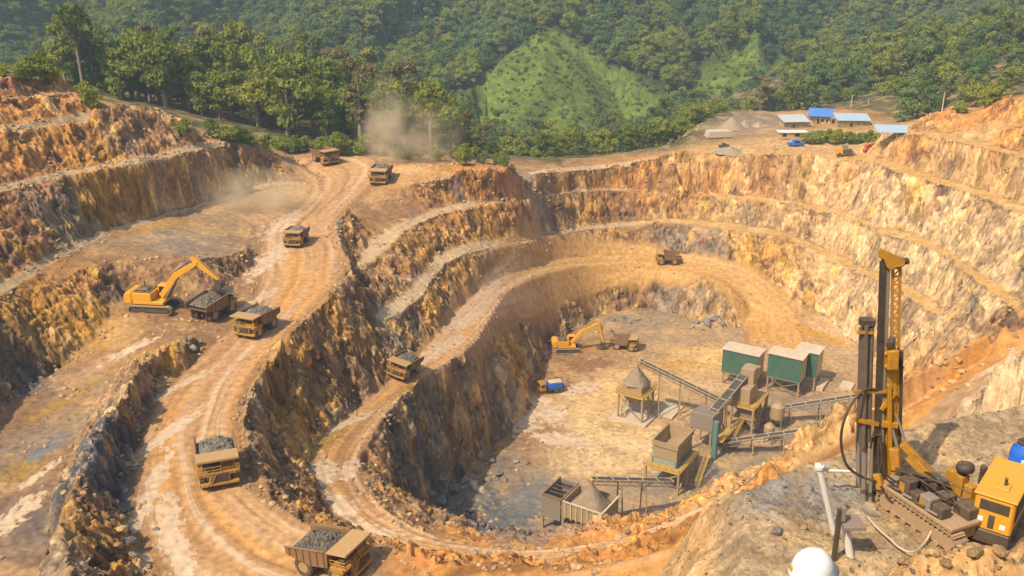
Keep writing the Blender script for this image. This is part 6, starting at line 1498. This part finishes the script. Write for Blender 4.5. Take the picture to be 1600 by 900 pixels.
pipe("rail_pipe", [PD(1290, 735, 17.6), PD(1346, 737, 17.6)], .03, M_PVC, "thin pale pipe lying level between the leaning pipe and the rig")
x, y2, z = PD(1303, 872, 15.2); t = empty("marker_post", (x, y2, pad(x, y2) - .1)); tag(t, "dark steel post with a small flat plate beside the white pipes", "post")
zt = PD(1303, 796, 15.2)[2] - t.location[2]; B("post", M_DARK, t, ((-.04, -.04, 0), (.04, .04, zt))); B("plate", M_STEEL, t, ((.05, -.2, zt - .32), (.45, .25, zt - .27))); B("clamp", M_STEEL, t, ((.02, -.06, zt - .22), (.09, .06, zt + .05)))
M_ORG = M_ORG_CLEAN
# generator
gx_, gy2_, _ = PZ(1573, 860, 119.1); gz = pad(gx_, gy2_)
t = empty("generator", (gx_, gy2_, gz), math.radians(52)); tag(t, "orange generator on a dark skid at the right edge, beside the rig", "generator")
Lg, Wg = 1.6, .70
MB().bb((0, 0, 0), (Lg, Wg, .28)).build("skid", M_DARK, t, .02)
m = MB(); m.bb((0, 0, .282), (Lg, Wg, 1.0)); en = m.build("enclosure", M_ORG, t, .035)
m = MB(); m.bb((-.03, -.03, 1.002), (Lg + .03, Wg + .03, 1.05)).bb((.3, .2, 1.052), (.6, .45, 1.08)); m.build("roof", M_ORG, t, .02)
m = MB(); m.bb((-.012, .08, .72), (-.002, .60, .93))
for k in range(6): m.bb((-.022, .10, .735 + k * .032), (-.013, .58, .75 + k * .032))
m.build("louvre", M_DARK, en)
m = MB(); m.bb((.2, -.012, .5), (1.0, -.002, 1.0))
for k in range(12): m.bb((.22, -.022, .52 + k * .04), (.98, -.013, .538 + k * .04))
m.build("louvre", M_DARK, en)
B("panel_door", M_DARK, en, ((-.012, .30, .36), (-.002, .41, .64))); B("sticker", M_WHITE, en, ((-.012, .10, .40), (-.002, .20, .50))); B("sticker", M_WHITE, en, ((-.012, .50, .46), (-.002, .60, .56)))
m = MB(); m.tube([(.5, .3, 1.07), (.5, .3, 1.22), (.42, .3, 1.26)], .03, 8); m.build("exhaust", M_DARK, t)
# blue drum on its stand, stubs
bx_, by_, _ = PZ(1596, 738, 119.3); bz = pad(bx_, by_)
t = empty("drum_stand", (bx_, by_, bz)); tag(t, "pale stone block under the blue drum at the right edge", "stand"); MB().bb((-.36, -.34, -.1), (.36, .34, .22)).build("block", M_CONC, t, .03)
t = empty("blue_drum", (bx_, by_, bz + .222)); tag(t, "bright blue plastic drum with a black lid at the right edge", "drum")
MB().lathe([(.24, 0), (.29, .03), (.30, .28), (.315, .30), (.315, .33), (.30, .35), (.30, .6), (.27, .72), (.2, .8), (.2, .83)], (0, 0, 0), 'Z', 28).build("barrel", M_BLUE, t, 0, True)
MB().lathe([(.19, .832), (.19, .88), (.06, .885), (.06, .91)], (0, 0, 0), 'Z', 20).build("lid", M_BLACK, t); B("sticker", M_WHITE, t, ((-.2, -.302, .42), (-.05, -.24, .58)))
for (u, v, lab) in [(1535, 744, "left one of two short black pipe stubs between rig and blue drum"), (1557, 742, "right one of two short black pipe stubs between rig and blue drum")]:
    x, y2, _ = PZ(u, v, 119.2); t = empty("pipe_stub", (x, y2, pad(x, y2) - .05)); tag(t, lab, "pipe stub", "black stubs by the drum"); MB().tube([(0, 0, 0), (0, 0, .42)], .07, 12).build("tube", M_BLACK, t); MB().lathe([(.075, .40), (.06, .45)], (0, 0, 0), 'Z', 12).build("cap", M_DARK, t)

# ------------------------------------------------------------------ the worker in the white hard hat
def skin_mesh(name, verts, edges, radii, mat, parent=None, sub=2, mats=None):
    me = bpy.data.meshes.new(name); me.from_pydata(verts, edges, []); ob = bpy.data.objects.new(name, me); COL.objects.link(ob)
    sk = ob.modifiers.new("skin", 'SKIN'); sk.use_smooth_shade = True
    for k, r_ in enumerate(radii): me.skin_vertices[0].data[k].radius = (r_, r_) if not isinstance(r_, tuple) else r_
    me.skin_vertices[0].data[0].use_root = True
    sb = ob.modifiers.new("sub", 'SUBSURF'); sb.levels = sub; sb.render_levels = sub
    if mat: me.materials.append(mat)
    if parent: ob.parent = parent
    return ob
M_SKIN, nt, bs = nodes_of("skin"); bs.inputs["Base Color"].default_value = (.30, .16, .09, 1); bs.inputs["Roughness"].default_value = .55
M_HAIR, nt, bs = nodes_of("dark_hair"); bs.inputs["Base Color"].default_value = (.012, .01, .009, 1); bs.inputs["Roughness"].default_value = .6
M_SHIRT = paint("orange_work_shirt", (.62, .20, .03), amount=.3, scale=5, rough=.9); M_TROU = paint("blue_trousers", (.04, .06, .11), amount=.35, scale=5, rough=.9)
hp = PD(1266, 902, 5.3); gz0 = pad(hp[0], hp[1]) ; hz = hp[2]                 # the middle of the head
s_ = (hz - gz0) / 1.64
pv = [(0, 0, .96), (0, 0, 1.12), (0, .01, 1.32), (0, 0, 1.45), (0, .01, 1.54), (0, .02, 1.62), (0, .02, 1.73), (.09, 0, .90), (.11, .02, .50), (.12, -.02, .09), (.12, .12, .04), (-.09, 0, .90), (-.11, .0, .50), (-.12, -.04, .09), (-.12, .1, .04),
      (.19, 0, 1.42), (.25, -.03, 1.13), (.23, .12, .92), (.225, .16, .84), (-.19, 0, 1.42), (-.25, -.03, 1.13), (-.23, .12, .92), (-.225, .16, .84)]
pe = [(0, 1), (1, 2), (2, 3), (3, 4), (4, 5), (5, 6), (0, 7), (7, 8), (8, 9), (9, 10), (0, 11), (11, 12), (12, 13), (13, 14), (3, 15), (15, 16), (16, 17), (17, 18), (3, 19), (19, 20), (20, 21), (21, 22)]
pr = [(.15, .11), (.14, .10), (.17, .115), (.09, .08), .055, (.085, .10), (.075, .09), .095, .062, .042, .035, .095, .062, .042, .035, .06, .046, .036, .028, .06, .046, .036, .028]
for sx in (1, -1):                              # fingers and thumb of each hand
    b0 = 18 if sx > 0 else 22; b = pv[b0]
    for k, (dx, ln) in enumerate(((-.03, .07), (-.01, .08), (.01, .075), (.03, .06))):
        i = len(pv); pv += [(b[0], b[1] + dx + .01, b[2] - .045), (b[0] - .005 * sx, b[1] + dx + .015, b[2] - .045 - ln * .5), (b[0] - .02 * sx, b[1] + dx + .02, b[2] - .045 - ln)]
        pe += [(b0, i), (i, i + 1), (i + 1, i + 2)]; pr += [.011, .009, .007]
    i = len(pv); pv += [(b[0] - .01 * sx, b[1] + .045, b[2] - .01), (b[0] - .015 * sx, b[1] + .06, b[2] - .05)]; pe += [(b0, i), (i, i + 1)]; pr += [.012, .009]
person = skin_mesh("person", pv, pe, pr, None)
person.data.materials.append(M_SKIN)
person.location = (hp[0], hp[1], gz0); person.rotation_euler = (0, 0, math.radians(-50)); person.scale = (s_,) * 3
tag(person, "worker in a white hard hat standing just below the camera, back turned", "person")
def shell(name, pv_ids, grow, mat, zmin=None):
    ids = pv_ids; mp = {i: k for k, i in enumerate(ids)}
    ed = [(mp[a], mp[b]) for a, b in pe if a in mp and b in mp]
    rr_ = [tuple(q + grow for q in pr[i]) if isinstance(pr[i], tuple) else pr[i] + grow for i in ids]
    return skin_mesh(name, [pv[i] for i in ids], ed, rr_, mat, person)
shell("shirt", [0, 1, 2, 3, 15, 16, 17, 19, 20, 21], .014, M_SHIRT); shell("trousers", [0, 7, 8, 9, 11, 12, 13], .02, M_TROU)
def ball(name, c, r3, mat, parent, seg=24, zcut=None):
    m = MB(); prof = []
    V, F = [], []; n = 14
    for k in range(n + 1):
        ph = -math.pi / 2 + math.pi * k / n
        for j in range(seg):
            a = 2 * math.pi * j / seg; V.append((c[0] + r3[0] * math.cos(ph) * math.cos(a), c[1] + r3[1] * math.cos(ph) * math.sin(a), c[2] + r3[2] * (math.sin(ph) if zcut is None else max(math.sin(ph), zcut))))
    for k in range(n):
        for j in range(seg): F.append((k * seg + j, k * seg + (j + 1) % seg, (k + 1) * seg + (j + 1) % seg, (k + 1) * seg + j))
    m.add(V, F); return m.build(name, mat, parent, 0, True)
ball("hair", (0, -.01, 1.68), (.098, .112, .115), M_HAIR, person, zcut=-.55)
for sx in (1, -1):
    ball("ear", (.098 * sx, .01, 1.64), (.014, .03, .04), M_SKIN, person, 12); ball("eye", (.034 * sx, .112, 1.66), (.014, .008, .009), M_WHITE, person, 12)
ball("nose", (0, .125, 1.63), (.014, .022, .028), M_SKIN, person, 12); ball("mouth", (0, .112, 1.585), (.03, .01, .008), paint("lips", (.25, .09, .06), amount=.05), person, 12)
# the hat: shell with crown ridges, brim, peak and a badge
V, F = [], []; seg, n = 40, 14; hc = (0, .01, 1.70)
for k in range(n + 1):
    ph = math.pi / 2 * k / n
    for j in range(seg):
        a = 2 * math.pi * j / seg; rx, ry, rzz = .135, .160, .145
        rg = .006 * max(0, 1 - abs(math.cos(a)) * 6) if k < n else 0
        V.append((hc[0] + rx * math.cos(ph) ** .85 * math.cos(a), hc[1] + ry * math.cos(ph) ** .85 * math.sin(a), hc[2] + rzz * math.sin(ph) + rg))
for j in range(seg):
    a = 2 * math.pi * j / seg; ex = .018 + (.05 * max(0, math.sin(a)) ** 2); V.append((hc[0] + (.135 + ex) * math.cos(a), hc[1] + (.160 + ex) * math.sin(a), hc[2] - .012 - .02 * max(0, math.sin(a))))
for j in range(seg):
    a = 2 * math.pi * j / seg; V.append((hc[0] + .125 * math.cos(a), hc[1] + .15 * math.sin(a), hc[2] - .02))
for k in range(n):
    for j in range(seg): F.append((k * seg + j, k * seg + (j + 1) % seg, (k + 1) * seg + (j + 1) % seg, (k + 1) * seg + j))
b0 = (n + 1) * seg
for j in range(seg): F += [(b0 + j, b0 + (j + 1) % seg, (j + 1) % seg, j), (b0 + seg + j, b0 + seg + (j + 1) % seg, b0 + (j + 1) % seg, b0 + j)]
hat = MB().add(V, F).build("hard_hat", M_WHITE, person, 0, True)
a = math.radians(232); m = MB(); m.box((hc[0] + .139 * math.cos(a), hc[1] + .164 * math.sin(a), hc[2] + .03), (.012, .05, .032), rz(a)); m.build("badge", M_RAIL, hat)

# ------------------------------------------------------------------ rocks
def rock_mesh(name, seed, mat, sq=(1, .8, .6)):
    bm = bmesh.new(); bmesh.ops.create_icosphere(bm, subdivisions=3, radius=1.0); r = np.random.RandomState(seed)
    dirs = r.normal(size=(11, 3)); dirs /= np.linalg.norm(dirs, axis=1)[:, None]; cut = .55 + .35 * r.rand(11)
    for v in bm.verts:
        p = np.array(v.co)
        for d_, c_ in zip(dirs, cut):
            e = p @ d_ - c_
            if e > 0: p = p - d_ * e * .92
        v.co = p * np.array(sq) * (1 + .05 * r.normal())
    me = bpy.data.meshes.new(name); bm.to_mesh(me); bm.free(); me.materials.append(mat); return me
RK = [rock_mesh("boulder", 400 + k, [M_ROCKG, M_ROCKO, M_ROCKG, M_ROCKO][k], [(1, .8, .62), (1, .9, .7), (1.2, .7, .55), (.9, .9, .6)][k]) for k in range(4)]
rr = random.Random(11); BOULD = []
def boulder(x, y, z, s, k, label, group):
    o = link("boulder", RK[k]); o.location = (x, y, z + s * .22); o.scale = (s * rr.uniform(.8, 1.2), s * rr.uniform(.8, 1.2), s * rr.uniform(.8, 1.1)); o.rotation_euler = (rr.uniform(-.3, .3), rr.uniform(-.3, .3), rr.uniform(0, 6.3))
    tag(o, label, "boulder", group); BOULD.append(o)
for (u, v, s, k) in [(958, 502, .9, 0), (975, 498, 1.1, 2), (985, 505, .8, 0), (995, 500, 1.0, 2), (1008, 503, .7, 0), (940, 512, .8, 2), (955, 518, .7, 0), (1020, 510, .6, 0), (932, 520, .6, 1)]:
    p = hit(u, v); boulder(*p, s, k, "grey boulder in the row along the pit floor's back wall", "grey boulders at the back wall of the pit")
for (u, v, s, k) in [(1088, 505, 1.6, 0), (1106, 507, 2.2, 2), (1118, 500, 1.8, 0), (1098, 515, 1.1, 2), (1128, 508, 1.2, 0), (1078, 512, 1.2, 2)]:
    p = hit(u, v); boulder(*p, s, k, "large grey boulder of the outcrop by the small ochre pond", "boulders of the outcrop by the pond")
for (u, v, s, k) in [(708, 770, 2.2, 0), (690, 752, 1.5, 2), (726, 752, 1.3, 0), (745, 738, .8, 2), (768, 722, 1.1, 0), (806, 722, 1.0, 2), (822, 724, .9, 0), (778, 742, 1.4, 2), (762, 752, 1.0, 0), (716, 790, 1.5, 2), (735, 800, 1.0, 0), (690, 785, 1.4, 0), (672, 772, 1.2, 2), (790, 752, .7, 0)]:
    p = hit(u, v); boulder(*p, s, k, "dark blue-grey boulder at the foot of the near left pit wall", "dark boulders at the pit's near left foot")
for (u, v, s, k) in [(196, 800, .7, 0), (190, 832, .9, 1), (200, 850, .8, 0), (184, 856, .7, 1), (208, 872, .6, 0), (196, 770, .6, 0), (188, 745, .5, 1), (212, 900, .6, 0)]:
    p = hit(u, v); boulder(*p, s, k, "rounded boulder in the ditch left of the main road", "boulders in the roadside ditch")
for (u, v, s, k) in [(284, 540, .8, 0), (296, 530, .7, 2), (302, 545, .9, 0), (276, 552, .6, 2), (312, 535, .6, 0)]:
    p = hit(u, v); boulder(*p, s, k, "loose grey rock at the top of the rib below the excavator", "rocks below the first excavator")
def padhit(u, v):
    d = np.array(ray(u, v)); t = np.arange(9, 34, .02); P = np.outer(t, d); h = pad_height(P[:, 0], P[:, 1])[0]; b = np.nonzero(P[:, 2] + CAMZ <= h)[0]; k = b[0] if len(b) else -1
    return float(P[k, 0]), float(P[k, 1]), float(h[k])
for (u, v, s, k, lab) in [(1213, 835, .17, 0, "grey stone on the ledge, leftmost of the foreground stones"), (1256, 826, .08, 1, "small ochre stone left of the leaning white pipe"), (1290, 834, .07, 1, "small stone at the foot of the leaning white pipe"), (1520, 868, .17, 1, "large pale stone on the spoil ridge below the generator"), (1562, 866, .14, 3, "pale stone at the right end of the spoil ridge"), (1478, 884, .10, 3, "middle-sized stone on the spoil ridge, lower right corner"), (1410, 880, .12, 1, "grey stone left on the spoil ridge below the hose"), (1330, 892, .06, 0, "small stone by the foot of the short white pipe"), (1390, 790, .08, 1, "stone under the front of the rig track"), (1240, 880, .09, 3, "tan stone left of the hard hat")]:
    p = padhit(u, v); boulder(p[0], p[1], p[2], s, k, lab, "stones on the drill ledge")
# rubble: loose stone nobody could count
r = np.random.RandomState(21); RX, RY, RZ_, RSC, RW = [], [], [], [], []
def rubble_along(L, n, spread, smin, smax, kinds):
    D = densify(L, .5); k = r.randint(0, len(D), n); x = D[k, 0] + r.normal(0, spread, n); y = D[k, 1] + r.normal(0, spread, n)
    cl_ = noise(x / 6, y / 6, 19) > -.05; x, y = x[cl_], y[cl_]
    ok = (x > G.x0 + 1) & (x < G.x1 - 1); x, y = x[ok], y[ok]
    RX.append(x); RY.append(y); RZ_.append(G.sample(Hf, x, y) + .02); RSC.append(smin + (smax - smin) * r.rand(len(x)) ** 3); RW.append(r.choice(kinds, len(x), p=[.05, .45, .05, .45]))
LN = LNS
for L in LN:
    xs = np.mean([p[0] for p in L]); ys = np.mean([p[1] for p in L])
    if 70 < ys < 330 and max(p[1] for p in L) < 400: rubble_along(L, int(90 + 5 * len(L)), 1.3, .1, .55, [0, 1, 2, 3])
n = 2600; x = r.uniform(-14, 92, n); y = r.uniform(145, 270, n); z = G.sample(Hf, x, y); ok = z < FZ + 1.5; x, y, z = x[ok], y[ok], z[ok]
RX.append(x); RY.append(y); RZ_.append(z); RSC.append(.08 + .4 * r.rand(len(x)) ** 4); RW.append(r.choice([0, 1, 2, 3], len(x)))
rub = scatter("rubble", np.concatenate(RX), np.concatenate(RY), np.concatenate(RZ_), np.concatenate(RSC), [[BOULD[0]], [BOULD[8]], [BOULD[1]], [next(b for b in BOULD if b.data is RK[3])]], np.concatenate(RW), 6)
tag(rub, "loose broken stone strewn along the ledges, road edges and pit floor", "rubble")
n = 9000; x = r.uniform(1, 14, n); y = r.uniform(11, 22, n); z, o_, rg_ = pad_height(x, y); gr = np.exp(-((x - 6.1) / 1.6) ** 2 - ((y - 17.4) / 1.1) ** 2)
ok = r.rand(n) < (.25 + .75 * gr + .6 * rg_ + .2 * smooth(.2, 1, o_)); x, y, z = x[ok], y[ok], z[ok]; rg_ = rg_[ok]
gv = scatter("gravel", x, y, z, .012 + .05 * r.rand(len(x)) ** 3 + .03 * rg_ * r.rand(len(x)), [[BOULD[0]], [BOULD[8]], [BOULD[1]], [next(b for b in BOULD if b.data is RK[3])]], r.choice([0, 1, 2, 3], len(x)), 7)
tag(gv, "grey and ochre gravel scattered over the drill ledge", "gravel")

# ------------------------------------------------------------------ dust and haze
def dust(name, c, rad, dens, seed, label, lean=(0, 0)):
    bm = bmesh.new(); bmesh.ops.create_icosphere(bm, subdivisions=4, radius=1.0)
    for v in bm.verts: v.co = (v.co.x * rad[0] + lean[0] * v.co.z, v.co.y * rad[1] + lean[1] * v.co.z, v.co.z * rad[2])
    me = bpy.data.meshes.new(name); bm.to_mesh(me); bm.free()
    m = bpy.data.materials.new(name + "_volume"); m.use_nodes = True; nt = m.node_tree; nt.nodes.remove(nt.nodes["Principled BSDF"])
    pvn = nt.nodes.new("ShaderNodeVolumePrincipled"); pvn.inputs["Color"].default_value = (1.0, .84, .60, 1); pvn.inputs["Anisotropy"].default_value = 0
    tc = nt.nodes.new("ShaderNodeTexCoord"); mp = nt.nodes.new("ShaderNodeMapping"); mp.inputs["Location"].default_value = (seed * 13.7, 0, 0); nt.links.new(tc.outputs["Object"], mp.inputs["Vector"])
    nz = nt.nodes.new("ShaderNodeTexNoise"); nz.inputs["Scale"].default_value = 3.4 / max(rad); nz.inputs["Detail"].default_value = 3; nz.inputs["Distortion"].default_value = .6; nt.links.new(mp.outputs[0], nz.inputs["Vector"])
    r1 = ramp(nt, nz.outputs[0], [(.34, 0.0), (.78, 1.0)])
    # falls off towards the rim of the cloud
    sc_ = nt.nodes.new("ShaderNodeVectorMath"); sc_.operation = 'DIVIDE'; sc_.inputs[1].default_value = rad; nt.links.new(tc.outputs["Object"], sc_.inputs[0])
    ln = nt.nodes.new("ShaderNodeVectorMath"); ln.operation = 'LENGTH'; nt.links.new(sc_.outputs[0], ln.inputs[0])
    r2 = ramp(nt, ln.outputs["Value"], [(0.0, 1.0), (.45, .38), (.98, 0.0)])
    mu = nt.nodes.new("ShaderNodeMath"); mu.operation = 'MULTIPLY'; nt.links.new(r1.outputs[0], mu.inputs[0]); nt.links.new(r2.outputs[0], mu.inputs[1])
    m2 = nt.nodes.new("ShaderNodeMath"); m2.operation = 'MULTIPLY'; m2.inputs[1].default_value = dens; nt.links.new(mu.outputs[0], m2.inputs[0]); nt.links.new(m2.outputs[0], pvn.inputs["Density"])
    nt.links.new(pvn.outputs[0], nt.nodes["Material Output"].inputs["Volume"])
    o = link(name, me, m); o.location = c; tag(o, label, "dust", None, "stuff"); return o
p = PD(602, 208, 262); dust("dust_cloud", p, (6.5, 5.0, 18.0), .55, 1, "tall dust plume rising behind the truck at the rim", (1.0, 0))
p = PD(640, 215, 268); dust("dust_cloud", p, (17.0, 9.0, 13.0), .26, 2, "thin dust spreading right of the tall plume at the rim", (3, 0))
p = PD(385, 318, 226); dust("dust_cloud", p, (20.0, 11.0, 10.0), .5, 3, "dust drifting over the left benches beside the haul road", (2, 0))
p = PD(300, 250, 255); dust("dust_cloud", p, (30.0, 14.0, 12.0), .06, 4, "faint dust veil before the wooded hill")
hm = bpy.data.meshes.new("haze"); bm = bmesh.new(); bmesh.ops.create_cube(bm, size=1.0); bm.to_mesh(hm); bm.free()
M_HAZE = bpy.data.materials.new("haze_air"); M_HAZE.use_nodes = True; nt = M_HAZE.node_tree; nt.nodes.remove(nt.nodes["Principled BSDF"])
pvn = nt.nodes.new("ShaderNodeVolumePrincipled"); pvn.inputs["Color"].default_value = (.58, .80, 1.0, 1); pvn.inputs["Density"].default_value = 0.00024; pvn.inputs["Anisotropy"].default_value = 0
nt.links.new(pvn.outputs[0], nt.nodes["Material Output"].inputs["Volume"])
hz_o = link("haze", hm, M_HAZE); top = float(HF.max()) + 35; bot = min(float(HF.min()), float(Hf.min()), FZ) - 2
hz_o.scale = (1500, 1180, top - bot); hz_o.location = (40, 530, (top + bot) / 2); tag(hz_o, kind="stuff")
SC.cycles.volume_step_rate = 2.0; SC.cycles.volume_max_steps = 96
